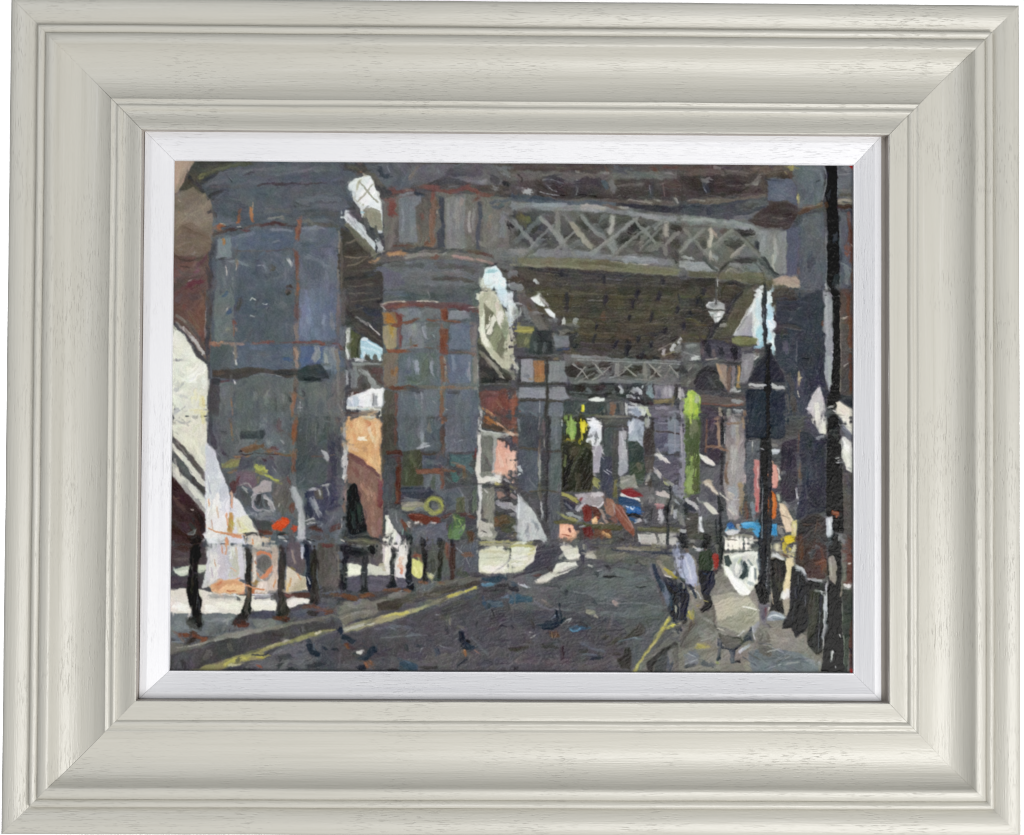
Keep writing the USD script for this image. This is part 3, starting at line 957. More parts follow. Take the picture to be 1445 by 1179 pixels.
P 6e4e48,7c5a4c,65484a,75504a 60 34 5 35 -10 310 -10 310 500 270 540 180 330 35 250
S 7e5246 50 250 200 260 300 280 400
S 7a5f4c 30 150 180 200 260 240 330
S 7d4a42 34 130 130 110 180
S 64504e 50 170 60 260 80
S 6a5a58 40 90 60 60 100
S 6a625c 44 120 270 200 350 280 480
S 7d756c 26 60 230 130 280
S 55504e 20 190 330 260 440 300 560
P dadbca,cfd0c2,e4e4d4,c4c5bc 75 36 5 20 310 60 300 150 420 220 560 290 620 330 700 325 1090 20 1090
S 3c3a42 30 30 290 100 370 180 460 240 560 285 600
S 8b8a8a 12 50 280 130 360 200 450
S d0d0cc 26 110 330 180 400 240 480 290 560
S 6f6f72 10 150 430 220 560 270 610
S 9a98a0 20 40 600 110 605
S 8b8890 12 30 610 90 610
S e2e3d2 40 60 370 110 420 160 480
S e6e7d8 50 60 520 150 540 210 600
S eeeede 50 250 640 200 690 150 690
S eceee2 60 150 760 250 700 280 660
S d4d6c8 40 60 700 140 760
S b8bab6 30 70 790 50 880
S c4c6c0 30 150 920 80 900
S aeb0ae 24 90 830 110 800
S e0ddb0 50 230 870 200 950
S dcd6a0 40 260 920 280 1000
S e2d890 40 230 1040 290 1060
S d9cb88 26 285 930 290 1010
S e0e2d4 50 130 990 180 1040
S b4b6b4 40 60 1030 50 1070
S a2a4a6 8 60 1050 130 1000
S 9d9fa0 8 90 1070 150 1030
S e8e9de 40 290 760 290 860
O column@1
P 54555a,4a4a50,5c5c60 90 30 3 305 0 380 0 350 300 320 340 335 700 335 1090 315 1090 325 720 305 560
S 44474f 34 325 330 320 440 320 560
S 5a4f50 24 330 60 340 140
S 8e8488 7 310 160 300 300 300 420
S 4c4444 30 345 150 350 220
P 6c7676,747e7c,667074 88 34 4 385 0 545 0 540 440 380 440 370 220
P 5b656c,555f66,616b72,566270 80 34 4 545 0 1050 0 1045 440 780 460 560 460
P 66718a,7480a0,6d7688,7c86a0 88 30 4 1105 0 1420 0 1400 440 1105 440
S 4a5f7a 40 460 50 480 40
S 435d80 34 480 220 520 180
S b5b5a8 14 470 190 490 160
S 8e937c 30 470 360 500 330
S 55504b 44 600 110 570 180
S 8b5040 30 550 260 555 300
S 97664e 12 545 310 540 400
S b59a88 16 560 330 570 360
S 4a5668 50 770 80 830 110 810 140
S 4f5a6a 60 640 150 700 200
S 697178 60 900 80 960 140
S 5a616a 40 820 390 880 370
S dadad4 5 680 100 700 80 730 95
S d0d4d8 5 780 125 810 135 830 125
S c8ccd0 5 690 225 715 240
S 7d8ea8 40 1170 170 1180 240 1200 300
S 8794ac 24 1310 220 1300 300
S 6d7a96 40 1260 100 1250 180
S 7d8088 34 1370 200 1380 340
S 7a6c66 30 1430 40 1430 200 1425 400
S 6a6672 34 1430 250 1435 330
S 6a564e 44 1010 20 1000 30
S 3a3836 26 1010 35 1000 45
# seam 1
S 9c5c40 30 1078 0 1078 60
S 6f5048 40 1075 100 1075 180 1075 250
S 8b786f 44 1080 280 1078 350 1078 430
S c08e70 26 350 465 400 460 450 460
S a8715a 16 370 485 430 480
S 9a8078 22 460 470 520 465
S b09080 24 530 470 620 470
S 7d4b48 16 700 460 780 465 860 455
S 834a44 24 780 462 880 452
S 6f5050 12 920 460 1040 450
S 804c46 20 1040 455 1120 450 1200 460 1250 445
S 864a42 26 1210 455 1260 450 1310 480
S 7c4a44 14 1380 460 1440 470 1445 500
S b5a59c 10 1220 485 1290 490
P 5f686c,6a7377,596268 88 32 4 350 490 530 490 520 690 350 690
P 53637a,5d6c80,4d5c70,5f6a78 5 34 4 580 480 1040 470 1040 690 580 680
P 56688a,667590,8a9090 88 30 4 1110 490 1440 490 1440 690 1110 690
S 455c8a 34 960 595 1030 595
S 4a618c 40 1130 610 1180 600
S 9a9d98 50 1250 510 1240 600
S 9ea29c 40 1310 560 1330 630
S 8b8f90 30 1380 500 1400 600
S 6a7690 30 700 500 800 500
S 666a70 40 760 550 820 560
S 85796c 34 1420 520 1430 680
S a09890 14 550 480 555 560
S 8a7c70 22 560 500 555 600
S e0ddd8 10 540 540 548 560
S dcd9d4 18 565 600 560 650
S b08a72 34 1060 500 1070 560 1075 600
S a28474 26 1075 610 1080 680
S 7d5a4c 16 1050 530 1060 600
# dark seam
P 4a4742,3c3e3f,55524a,43423f 3 26 4 360 690 540 690 640 665 900 690 1090 680 1090 740 1000 760 900 730 760 710 640 760 520 770 360 750
S 5f4c3c 44 390 710 450 710
S 4e4a42 34 560 710 700 690 800 690
S 3b4042 40 900 710 1000 710 1070 720
P 333a3c,2b3133,3f4648 2 28 3 1090 690 1200 640 1280 640 1320 690 1340 740 1290 790 1090 775
S 252c2e 26 1130 760 1280 770
S 4a5150 34 1180 670 1260 660
S 5f6463 24 1290 640 1350 640
S 353a3a 24 1320 720 1340 760
S 38393a 50 370 790 410 790
S 6a4444 14 430 790 500 780
S 8d9594 6 760 720 860 725 950 745
S 6a7372 24 700 745 800 735
P 626a69,585f5e,6f7775,5c6564 85 30 4 560 780 760 730 960 760 1050 770 1040 1090 560 1090
P 50484a,5a5150,48464a 88 30 4 340 800 420 830 440 1090 335 1090
P 66696c,5e6266,74787a 88 30 4 420 800 540 800 520 1090 430 1090
P 5d6665,68706e,545c5b 88 28 4 1090 790 1300 800 1330 760 1340 1090 1080 1090
S 757d7c 34 720 880 720 960
S 7b8382 34 830 890 820 980
S 838a8a 24 640 960 630 1050
S 7b7f80 24 960 900 970 960
S 4b5050 24 890 930 900 1030
S 3e4344 26 1015 930 1025 950
S 575b5c 40 980 980 970 1050
S 8c6844 20 1030 1000 1040 1070
S e8e5e0 14 545 780 555 800
S a06f4c 16 520 930 525 1000
S 8b7060 14 530 1020 530 1080
S b8b4b0 10 550 960 555 1010
S 6d5a50 40 1065 760 1065 830
S 5f4a40 30 1060 880 1060 840
S a06844 34 1060 890 1050 950 1045 1000
S 8b6044 20 1040 1000 1040 1084
S c8cac8 6 1105 960 1105 1040
S c0c0be 5 1085 1010 1125 1010
S 34383a 6 1120 870 1145 880 1135 910 1115 900
S 34383a 12 1380 870 1390 910
S 6f6a6a 60 1400 800 1410 900 1400 1000
S 77706e 40 1360 960 1370 1060
S 7f7c7a 26 1430 700 1430 900
# ================= row 2, col 2
T 480 408 6.02
O soffit
P 4b4a48,41424a,55524a,3e3d3c 8 24 4 20 0 370 0 365 500 260 420 130 260 50 220
S 393e48 40 130 150 220 170 320 190
S 3c4454 30 200 190 300 220 350 220
S 6c675a 12 80 40 180 40 280 30
S 6f6a5c 10 90 110 200 100 340 80
S 68655c 8 120 180 200 160
S 2e3034 26 320 120 360 100
S 3a3a3c 30 70 210 130 270 180 310
S 8d8986 18 140 240 200 280 260 310
S dcd6d2 12 250 310 300 360 340 390
S c8c2bc 10 170 270 230 310
P 4a4840,56524a,3f3e3a -42 24 4 80 230 130 250 380 450 370 500 300 460 170 370 90 300
S 5c584c 20 140 290 260 390 350 450
S 5f5d50 12 120 300 190 370
O column@1
S 66605e 40 20 0 30 140 25 300
S 6a7078 44 15 350 20 500
S 5d6a80 30 20 600 15 660
S 6b6664 40 20 720 15 1080
S 6a4a44 20 5 490 15 510
O sky@2
P 8fc3d4,a7d3e0,bcdde4 -20 24 4 170 440 210 415 330 480 370 520 370 610 330 600 170 590
S e6efee 26 190 430 230 430 
S dfeef0 16 240 450 330 500 370 520
S c8e4ea 20 180 500 260 510 340 540
S e8eeee 26 200 540 210 580
S dfe6e8 20 330 600 365 590
O building@white
P 7f8480,8e928e 88 26 3 40 330 90 330 95 600 40 620
S dfe3de 26 65 350 62 440 65 560
S e6eae6 16 70 560 60 600
P 4a5030,3b4026,5a6040 90 26 3 90 350 170 390 165 590 95 590
S 5d633c 20 110 390 105 480
S 363a28 20 160 420 150 560
S 5a554a 34 230 550 235 600
S 4f4a42 40 225 590 240 600
S 55504a 40 300 570 300 610
S 5e554e 24 360 560 365 600
S c9cccb 30 120 600 200 610
P 8b8f90,a2a6a6,767a7c 3 22 4 100 630 370 630 370 660 240 690 140 690 
S d5d8d6 16 140 610 150 600
S 7c8080 26 190 650 300 655 360 640
S 6a6c6c 24 60 620 90 720
P 62605e,57504e 88 24 4 100 650 370 650 370 860 220 870 100 880
S 6a4848 50 270 690 330 700 360 720
S 5f4440 34 320 740 350 800
S 8b9094 44 130 680 130 760 130 840
S 7c8184 40 110 700 110 830
S 9ba0a2 54 180 700 250 770 310 850
S a2a6a6 30 220 700 290 800
S 565858 40 210 760 220 800
S 484a48 40 200 820 210 840
S b2b8ba 20 60 700 55 820
P 4c3a36,563c38 3 20 4 90 890 230 860 230 890 90 930
S 5d3c38 24 110 890 210 880
P dfe2e4,c9cfd4,eceeee 40 28 4 70 920 230 860 370 840 360 1010 210 1010 50 1020
S a8bcc6 50 130 930 130 980
S a8b4c0 34 70 960 90 1000
S f2f3f2 50 260 870 340 870
S f0f0ee 34 340 890 350 980
S 8a9096 40 300 900 300 990
S 6a6c72 12 280 880 280 990
S 6a5044 8 150 1000 190 1005
P d4d4c6,c0c0b4,e2e2d4 3 18 4 40 1010 380 1010 375 1045 200 1050 60 1040
S e6e8da 16 60 1005 200 1020 360 1030
S a9c0c4 16 130 1020 240 1025
P 9a8478,a89888,8a7468 3 22 4 40 1050 340 1050 350 1090 40 1090
S 6c4c40 14 70 1045 160 1060 280 1050
S 807068 30 100 1070 220 1075
S d8d4c4 20 360 1030 340 1084
O column@2
# second column body
O column@2
P 63696c,6b7174,5c6266 88 24 4 365 20 1180 20 1170 220 1180 1090 365 1090
P 5f6668,6a7072,555b5c 2 28 4 370 0 1180 0 1180 100 1000 130 800 110 560 90 370 110
S 646a78 44 400 30 480 40 540 30
S 7b8282 10 700 10 750 30 760 80
S b8bab8 6 740 10 760 50
P 6a5050,7c5a54,644a4a 3 22 4 350 130 480 110 620 100 800 120 1000 120 1180 150 1200 200 1100 180 940 160 820 170 640 150 480 180 380 180
S cfc2b0 14 360 130 460 110 560 110
S d5c9b8 12 650 105 760 105 840 110
S 7d4a42 24 400 165 500 140 600 130 700 140
S 8b5244 20 500 150 580 130
S 6b4a4a 26 780 145 860 160
S 5f3f3c 16 400 190 460 185
S 6a4040 20 920 150 980 150 1060 170
S 5d3a3a 20 1000 170 1090 190
S 714640 24 1130 190 1190 200
S b8aca8 10 1090 160 1180 150
S d5d0ca 8 350 150 390 180
P 757c84,7e858c,6c737a 20 26 4 490 170 680 170 690 250 620 260 540 280 500 230
S 8a9098 16 680 180 690 230
P 6e7478,797c80 20 26 4 690 180 850 170 850 250 760 250 690 270
P 7a8086,868c94,71777c 60 26 4 915 190 1080 190 1110 260 920 260
S 9aa0a6 10 920 190 1000 190 1070 190
# left rust edge panel
P 8b6c4a,9a7a50,80705c,a07848 85 26 5 365 200 490 200 500 290 470 310 365 300
S a86c30 44 400 230 440 270 450 290
S b07830 34 390 270 430 290
S 8a4038 44 500 230 505 280
S 7d3c34 24 480 200 520 260
P 9a8a60,857c5e,a8905a 85 24 5 365 320 480 300 480 500 400 520 370 460
S a8883c 34 430 330 440 390
S b89a50 16 450 380 440 420
S 9c9070 30 390 340 390 430
S b5a078 12 400 440 400 500
S 7d5a58 34 510 310 500 400 510 490
S 8b4a46 20 510 400 515 490
S 884a38 26 430 315 520 300 600 280
S 7c4a3c 14 560 285 620 270 660 260
S a0684c 8 740 262 820 265 1000 280
S 86503e 16 740 262 800 268
S 80503e 18 880 270 960 275 1020 285
P 70767c,7a8086,6a7074,646c6c 88 26 4 530 300 850 280 850 500 530 510
S 848c90 30 600 330 590 420
S 8d928a 24 625 310 620 400
S 8a9098 30 715 330 720 400
S 9aa0a6 14 700 330 730 430
S 6f7780 40 560 360 560 460
S 9aa4ac 10 790 390 800 410
S 5e6460 40 740 300 830 310
S 70502e 16 620 480 650 480
S 6f6a5a 20 600 420 600 480
P 697484,6f7a8c,737e8c 88 28 4 930 290 1100 290 1110 520 930 520
P 7c7472,6f6a6c,857e7c 88 24 4 1100 290 1170 280 1160 540 1110 530
S a6584a 8 410 525 470 520
P 8f563e,7d4c38 88 20 4 850 170 910 170 915 260 860 260
S 7f4230 40 880 200 890 250
S 4a3030 10 905 190 910 250
P 85523e,6f4436,966048 88 22 5 850 340 915 340 915 550 850 550
S 8a4c34 50 885 380 880 500
S 9a6a54 22 860 300 870 340
S 7a4030 24 860 420 870 520
P 9c5438,8a4a38 3 20 4 390 515 560 515 610 535 520 545 410 545
S 85503c 20 600 500 660 480
S 6b5a50 14 720 500 840 510
S 6f5a54 14 920 540 1050 540 1150 550
S 7d6054 24 1100 550 1150 560
# second row of panels
P 7f705c,8a7860,76695a 88 24 5 370 550 490 550 490 820 370 840
S 8c6238 30 440 690 440 740
S 9a7040 24 480 670 460 740
P 646f78,6e7880,5c686a,5f6a62 80 28 4 500 550 850 540 850 820 500 820
S 5f6c5c 60 740 620 720 720 640 780
S 8c94a4 40 640 620 650 700
S 9aa2b0 30 655 600 660 690
S 969cac 30 780 610 775 720
S 8e949c 14 770 650 790 740
S 55625e 40 560 760 700 770
S 545f70 30 560 700 600 720
P 6a768a,737f92,5f6b80 88 28 4 920 560 1120 560 1110 800 920 800
S 7f8b9c 30 960 570 970 700
S 9a9aa0 16 1100 620 1100 780
S 8a807a 40 1150 580 1150 780
S b0aca8 8 1170 640 1165 780
S 8c5c40 34 865 570 870 700 870 800
S a09080 20 890 590 900 680
S 9c8a74 22 895 700 900 770
S 6b3a2a 14 880 640 900 640
P 70503c,7c5640 3 20 4 400 830 600 820 660 850 500 860 410 850
S 6a4434 24 430 840 620 840
S 6c6a5a 30 660 830 820 840
S 8a6a50 24 880 830 1000 840
S 80705f 22 980 850 1140 840
S 8d8a8a 30 1150 840 1160 870
# third row
P 5a5a4c,64604e,525246 88 26 4 370 860 480 870 480 1090 365 1090
S 7d4a3a 20 470 890 480 980 470 1080
S 7a5040 26 470 900 490 1010
P 636c74,6d767e,5b646c,58605e 85 30 4 495 870 850 860 850 1090 495 1090
S 4c5254 50 560 850 700 870
S 8c9298 14 690 880 700 950 705 1030
S a0a6aa 10 690 1000 700 1080
S 7a8084 24 640 900 650 930
S 8a9090 16 790 950 810 980
P 5f6874,67707c,575f6c 88 30 4 900 860 1170 860 1170 1090 890 1090
S 4a4c50 30 920 880 1000 880
S 7a818a 14 980 1000 1000 1010
S 9a6a44 44 865 840 865 890
S 86583c 30 860 900 865 1000 860 1084
S a4a6a4 5 900 1020 920 1030
# right of column: white foliage light
O lattice_sky@2
P b7b79f,a2a38b,cfd0bc,8f917a 70 26 6 1175 0 1320 0 1380 160 1420 280 1445 330 1445 740 1380 700 1260 560 1190 480 1180 220
S d8d9c8 50 1180 60 1210 110
S e0e1cc 40 1190 80 1200 40
S dadcc4 40 1200 240 1210 300
S d3d5c4 34 1190 350 1220 420
S bfc1a4 30 1280 160 1270 250
S 84866c 30 1240 150 1250 250
S d2d4c0 34 1350 340 1380 380
S c8cab0 30 1300 480 1320 440
S 7c7e66 30 1300 280 1290 400
S 9b9d84 30 1390 440 1360 520
S cdcfae 26 1310 540 1320 580
S 8b8d74 40 1400 580 1420 660
S 8e906f 14 1330 360 1280 480
S dde0c6 10 1220 300 1210 460
S 70725c 24 1390 180 1400 200
O sky@1
P d8e8ec,c4dce6 -75 28 3 1310 -10 1445 -10 1445 180 1400 170 1360 100
S dce9ec 40 1400 60 1430 140
S b5d2e0 40 1430 200 1440 300
S e0e8e8 34 1420 190 1430 240
O soffit
P 4e4c46,45443f,5a584c -35 24 3 1170 440 1240 450 1445 740 1445 830 1200 810 1175 560
S 6a6a50 40 1190 440 1220 470
S 8d8b74 30 1190 530 1280 630 1380 760
S a09c8c 26 1260 590 1330 690
S c8c8c4 20 1370 740 1395 770
S 3a3c3a 50 1200 640 1260 700 1340 760
S 2e3030 40 1200 780 1320 770 1445 790
S 77797c 8 1220 815 1310 805 1440 815
S 4c4a4a 30 1190 840 1440 850
O building@brick
P 6e4a42,7d5044,5f443e,864c3c 60 26 5 1180 870 1445 860 1445 1090 1280 1090 1200 1000
S 8a4a38 60 1400 960 1430 1000
S 6a5048 50 1220 900 1320 890
S 91644c 30 1330 950 1380 1000
S d09c6c 22 1230 1030 1300 1080
S b08458 16 1200 1010 1260 1050
S d8d4d0 24 1195 1030 1200 1084
S 54443f 26 1300 1040 1380 1080
# ================= row 2, col 3
T 720 408 6.02
O soffit
P 4d4a42,444039,59543f,524c46 3 22 4 100 -10 1445 -10 1445 430 1300 560 900 580 560 540 380 300 220 100
S 5c5940 22 480 20 620 40 740 50
S 5d5a42 22 840 60 1000 70 1180 60
S 5a5440 24 280 210 420 220 560 230
S 615640 22 520 370 700 390 860 410
S 5c4f42 30 740 260 900 240
S 5b4d40 30 800 380 920 400 1060 430
S 4c454a 40 600 470 760 480 900 500
S 524a50 34 560 520 700 530 820 550
S 565040 24 1000 320 1160 310 1300 300
S 57523e 24 1100 420 1200 400
S 3c3b42 34 1140 390 1240 380 1340 370
S 7a7472 10 660 100 780 100
S 625c5a 10 960 240 1060 240
S 3c3838 60 480 30 480 110
S 37363a 40 490 110 480 180
S 34343a 44 820 40 800 130
S 34323a 40 1080 20 1070 60
S 3a383c 40 1040 110 1040 150
S 38363a 44 1270 30 1250 90
S 32323a 40 1420 160 1410 200
S 34343c 34 1440 60 1440 100
S 38363a 30 1010 230 1010 260
S 3a383c 30 1210 200 1190 280
S 363438 34 1320 340 1310 370
S 6a4e3e 40 800 210 795 250
S 3c3a3a 26 740 290 730 340
S 373638 26 720 390 700 450
S 32323a 34 910 450 880 490
S 2c2c34 50 1010 460 985 560
S 34343a 34 1090 400 1075 450
S 34343a 40 1200 460 1190 490
S 36343a 50 1130 550 1110 580
S 2f2d30 40 1230 590 1260 600
S 3b3232 40 1370 430 1400 420
P 2f3034,3b2f2e 0 22 3 1070 570 1160 560 1170 600 1080 600
S 8d8472 10 1260 520 1330 480 1410 450
S c8c8c8 22 1300 560 1310 510
S d0d2d4 40 1370 510 1390 480
S d4d6d6 34 1430 460 1440 430
S 8c8a60 8 1290 575 1350 550 1400 530
S 7d8080 50 1420 520 1445 500
S 9a9a98 8 1260 530 1300 500
O far_column@a
# bits of sky through the beams
O soffit
P 6a6863,58544d,76726c -40 26 4 40 0 120 0 240 200 300 300 380 320 560 280 600 330 420 400 300 420 200 300 100 200
S 5f5244 34 150 120 180 190
S 6f4c34 16 150 160 180 190
S 8d8f8e 24 230 200 200 210
S 84888a 40 320 270 400 260
S a2a6a8 34 560 260 550 290
S 5a5a5a 40 300 280 420 330
S 48484a 34 320 340 440 330 560 340
S 3b3c3e 30 320 360 400 370
S 3a3a3e 70 500 430 540 400
S 2f3034 34 520 480 560 490
O sky@1
P e3e8e4,d7dedb -45 20 3 170 80 210 55 250 70 260 100 290 110 290 150 250 140 210 120
P dde4e2,e6eae8 -50 18 3 285 165 330 170 380 210 375 245 340 230 310 200
S dfe3e0 36 455 260 455 290
S dbe5e8 60 0 60 15 150 10 290
S e4ecec 30 5 110 20 240
S a8acae 14 40 120 100 130
O lattice_sky@2
S 8c8f90 60 60 170 50 260
S 777a7c 40 110 160 150 250
S a8aaa8 14 30 280 90 200
S c9c8b4 34 0 330 20 420
S b0b09a 24 40 430 30 470
O far_column@a
# third column head (x 20..560)
O far_column@a
P a09a48,8f8a46 0 16 3 20 330 200 320 200 375 30 375
S b5ae58 12 40 360 120 358 190 350
P 6a6a4e,74744e 60 24 4 50 380 190 380 170 500 50 490
S 8a8a58 30 150 420 130 470
P 3c4242,343a3c,464c4c 85 22 3 190 360 330 350 370 430 360 560 160 560 170 440
S 5a6262 30 210 460 215 510
S 5d6568 34 290 470 285 530
S 2a3033 26 240 370 260 400
S 30363a 26 340 440 345 540
P 7b7f84,6f7478 15 22 4 370 400 500 400 500 490 380 500
S 3d4660 24 390 520 500 505
S 4c5878 10 450 515 500 510
P 58585a,4a4a4b,656565 4 18 4 50 520 180 560 420 560 480 570 480 600 60 600
S 3c3c3c 16 60 580 200 580 340 585
S 86755c 20 370 600 410 590
P 8b8c92,7d7f84,96979a 88 22 4 90 600 195 600 195 790 90 790
S 70747c 30 130 730 160 760
P 94684a,a8744c,80583f 88 20 5 200 610 290 610 290 800 200 800
S b07850 12 255 680 260 740
S 4e4a48 26 310 600 310 700 310 790
P 8d8e92,9a9a9a,808488 88 22 4 330 620 420 620 420 780 330 790
P 7d8184,8c9090 80 22 4 420 600 490 620 460 700 490 790 420 790
S 3b3a3a 30 70 620 75 790
S 55555a 24 60 600 60 700 50 790
S 4a4a48 14 80 805 200 800 470 800
S 46464a 20 200 820 300 815
P 7a7f88,848992,6c7178 5 24 4 80 840 300 840 300 930 70 930
S 8d9098 24 250 860 250 910
P 82878e,8d9094,70757c 10 24 4 330 850 480 840 500 930 400 950 330 930
S 9a9c9c 10 360 840 450 840 480 860
S 4b4742 26 310 830 310 920 320 1000
S 4a4640 20 80 945 200 940 300 950 420 960 500 940
P 5d6570,68707a,545b64 88 26 4 70 960 300 960 280 1090 60 1090
P 737a84,7d838c,686f78 88 24 4 340 970 450 960 460 1090 320 1090
S 3e3b38 40 310 970 300 1084
S 7d7c78 34 470 970 480 1040
S a4a6a8 8 250 940 250 1084
S 5a4f4c 60 25 860 30 880
O building@brick
P 84493c,97523f,74443c 80 26 5 0 900 60 920 65 1090 0 1090
S a05a44 24 20 950 25 1000
O lattice_sky@2
S a8a794 50 0 560 20 640
S cfcdc0 26 20 590 50 680
S 8d8d80 34 10 700 30 760
S 5a5a64 40 10 800 30 830
O girder@far
# far lattice girder
P 6c6e6c,777a7a,5f6160 3 20 4 460 560 560 560 740 580 900 590 1200 610 1445 610 1445 830 1200 800 900 790 640 800 520 810 470 700
S 8d9498 22 520 570 640 580 740 580
S 888a8c 14 700 570 850 590
S 7b7f80 22 880 600 1050 600
S 838788 20 1160 620 1300 610 1440 620
P 3f3b3a,352f2f,494645 30 22 3 460 660 540 640 600 640 640 720 560 750 480 740
P 45413e,3b3937 30 20 3 740 630 880 620 860 690 760 690
P 474441,3c3a38 30 20 3 640 690 740 690 700 760 620 770
P 45413e,3d3a37 30 20 3 920 700 990 660 1080 690 1080 750 1000 740
P 403c3a,35312f 30 20 3 1030 650 1130 660 1100 720
P 44413e,3b3836 30 20 3 1200 740 1180 670 1260 700 1280 750
P 45423e,3b3836 30 20 3 1360 680 1445 660 1445 720 1400 720
S 5a4440 24 560 620 620 650
S 848688 14 540 640 620 700
S 82827e 12 700 620 780 720
S 8d8a82 10 790 690 850 650
S 7f807e 14 580 790 720 710 880 620
S 7a7c7c 40 900 640 910 720
S 8b8880 12 970 660 1080 750
S 80807a 12 930 710 1010 650
S 77756e 40 1140 650 1140 780
S 8b8880 14 1180 640 1280 740
S 7f7c74 12 1190 750 1280 690
S 89867e 14 1360 660 1430 760
S 7d7a74 14 1310 760 1370 660
S 85807a 10 1060 770 1180 775 1300 780
P 777c7c,6c7070,858988 3 18 3 560 790 800 770 1000 770 1230 790 1445 780 1445 810 1200 810 900 800 700 810
S 9a9f9e 12 840 760 900 740
S 6a6a6a 20 1220 790 1440 800
O distance
P 3a3b3b,302f30,464a4b 10 20 4 460 810 900 800 900 880 780 930 640 930 560 920 490 900
S 332a28 50 580 840 620 860
S 392c2a 40 720 840 780 840
S 6d767c 30 660 860 680 870
S 5f686a 12 500 880 700 890
S 525c5a 30 540 910 640 920
S 484f4e 30 830 830 870 840
P e0e6e2,d3dbd6 3 16 3 650 940 730 920 800 920 795 955 700 955
S 4c5050 30 830 920 940 930
S 60666a 26 870 880 900 870
O tree@a
P 43494a,3a4240,545b5a 60 22 5 460 960 840 960 830 1090 460 1090
S 5a6260 24 580 1000 640 970
S 666c6a 12 520 1000 590 1060
S 3a4a52 30 780 1010 760 1040
S 2f3a3c 26 800 1040 780 1070
S e4d82c 34 620 1000 615 1030
S efe644 14 625 990 622 1035
S 6a7844 14 480 1070 540 1076
S 5a6a3c 16 640 1080 740 1070
S 4c5654 30 560 960 540 1040
O far_column@b
P 5a5f60,666a6a 88 22 3 820 970 960 960 980 1070 820 1070
S 8a5c40 40 870 980 870 1070
S 3a4044 30 910 980 910 1060
S 6a6866 30 950 990 950 1060
S d4d8d4 24 985 970 990 1070
P 707068,80806f 2 14 3 820 1070 980 1065 1020 1090 820 1090
O distance
P bcc2c8,aab4bc,c8ccc2 60 24 4 1000 990 1170 1000 1190 1084 1010 1084
S 8b9ab0 50 1060 1030 1080 1060
S c9d0b0 30 1100 1000 1150 1010
S c3caa0 30 1170 1040 1180 1070
S dcdfdc 24 1010 970 1080 980
P 3d4044,34363a,484c4e 20 20 3 880 810 1150 800 1220 810 1220 930 1200 990 1040 960 900 900
S d8dce0 40 940 840 950 870
S d0d4d6 36 1030 880 1080 850 1110 900
S b8bec2 26 1000 910 1060 930
S 9aa0a6 20 1040 840 1080 870
S 1c1e22 10 1060 900 1120 910
S d4d8da 12 1090 920 1100 950
S c0c8ca 14 990 920 1020 925
S 26262a 30 1130 850 1140 890
S 8fa8b0 40 1190 830 1185 900
S 83a0aa 36 1170 880 1200 910
S c8d0d4 14 1130 820 1120 840
S 2c2c30 34 900 850 920 860
S 2e282c 34 1020 950 1140 960 1200 970
S 4a3840 24 1180 960 1210 990
O far_column@c
P 7d7a85,8a8790,6f6e7a 88 20 4 1225 820 1390 820 1390 930 1225 930
S b0aeb4 24 1360 840 1355 910
S a8a4ac 24 1320 830 1320 920
S 64647a 34 1260 860 1260 920
S 35302e 30 1410 830 1405 930
S d4d0cc 24 1440 850 1440 930
P 8a7a50,7d7048 2 16 3 1210 945 1400 930 1445 940 1445 975 1220 975
S 35383e 22 1290 980 1400 980 1440 985
P 65626e,74717c,5a5866 60 22 4 1170 1000 1250 980 1445 1000 1445 1090 1200 1090
S 908c98 24 1240 1010 1340 1010
S 8d8c98 20 1350 1050 1440 1040
# ================= row 2, col 4
T 960 408 5.898
O soffit
P 4e4b40,454039,56523c,4b473f 3 22 4 0 0 640 0 560 160 440 390 240 430 0 440
S 5d5a3c 20 0 60 160 70 240 60
S 5c5838 22 40 250 160 280
S 5d5838 20 0 390 100 400 220 400
S 5d5136 16 110 300 220 300
S 37363c 44 200 10 190 40
S 36363a 50 150 80 170 130
S 35343a 44 70 190 90 210
S 33343a 36 30 300 30 330
S 333036 20 170 250 190 280
S 62594c 10 0 180 100 180 180 190
S 36363c 30 500 30 430 120 380 200
S 37383c 50 350 240 290 320 250 390
P 5a5644,524e42,63604a -60 22 3 540 0 640 0 570 180 430 390 330 390 400 240
S 3c3b3e 50 260 340 240 400
S 9a9890 30 340 310 370 300
S 4a4848 30 330 0 350 60
O sky@3
P c8cccb,b4bcc0,d8dcda 60 20 4 640 0 690 0 700 100 690 280 690 480 650 480 600 380 440 390 470 340 560 190 610 90
S e2e8e6 30 650 10 660 50 640 100
S b5d4dc 50 660 90 650 200 660 260
S dce4e4 40 620 100 600 180 580 260
S 9ed0e0 54 640 320 650 380
S a0cfdc 40 660 340 670 440
S dfe6e4 40 640 290 620 350
P a9a9ac,9a9aa2,b4b4b6 58 20 4 600 180 610 380 450 395 540 250
S 77777a 12 470 350 520 280 560 220
S d8d6d2 7 450 370 560 180 620 80
S e0e0de 40 610 360 620 430
S d9dcdc 8 605 260 600 320
P cfe4e8,b5dbe6,dfeaea 85 20 4 710 0 750 0 770 60 740 130 770 200 800 310 790 420 790 520 750 500 720 440 710 300
S a8d6e2 50 745 170 740 240
S e2ecec 50 740 40 730 100
S e4eaea 40 750 280 790 300
S dfe6e6 14 770 260 815 310
S a8d4e0 40 740 360 740 420
S bcc8cc 30 760 340 770 400
S a5cfdc 20 770 480 775 540
S 8fc8dc 34 620 490 660 480 700 440
S c8d0d2 30 700 460 720 430
S 22262a 10 680 30 690 90 680 130
S 2a2a2c 16 770 190 785 230 785 260
O sign_post
S 26282c 22 700 0 692 100 690 200 695 290 700 380 700 480
S 2a2d34 36 700 290 702 340 700 390
S 2c2c2e 34 740 460 740 470
O far_column@d
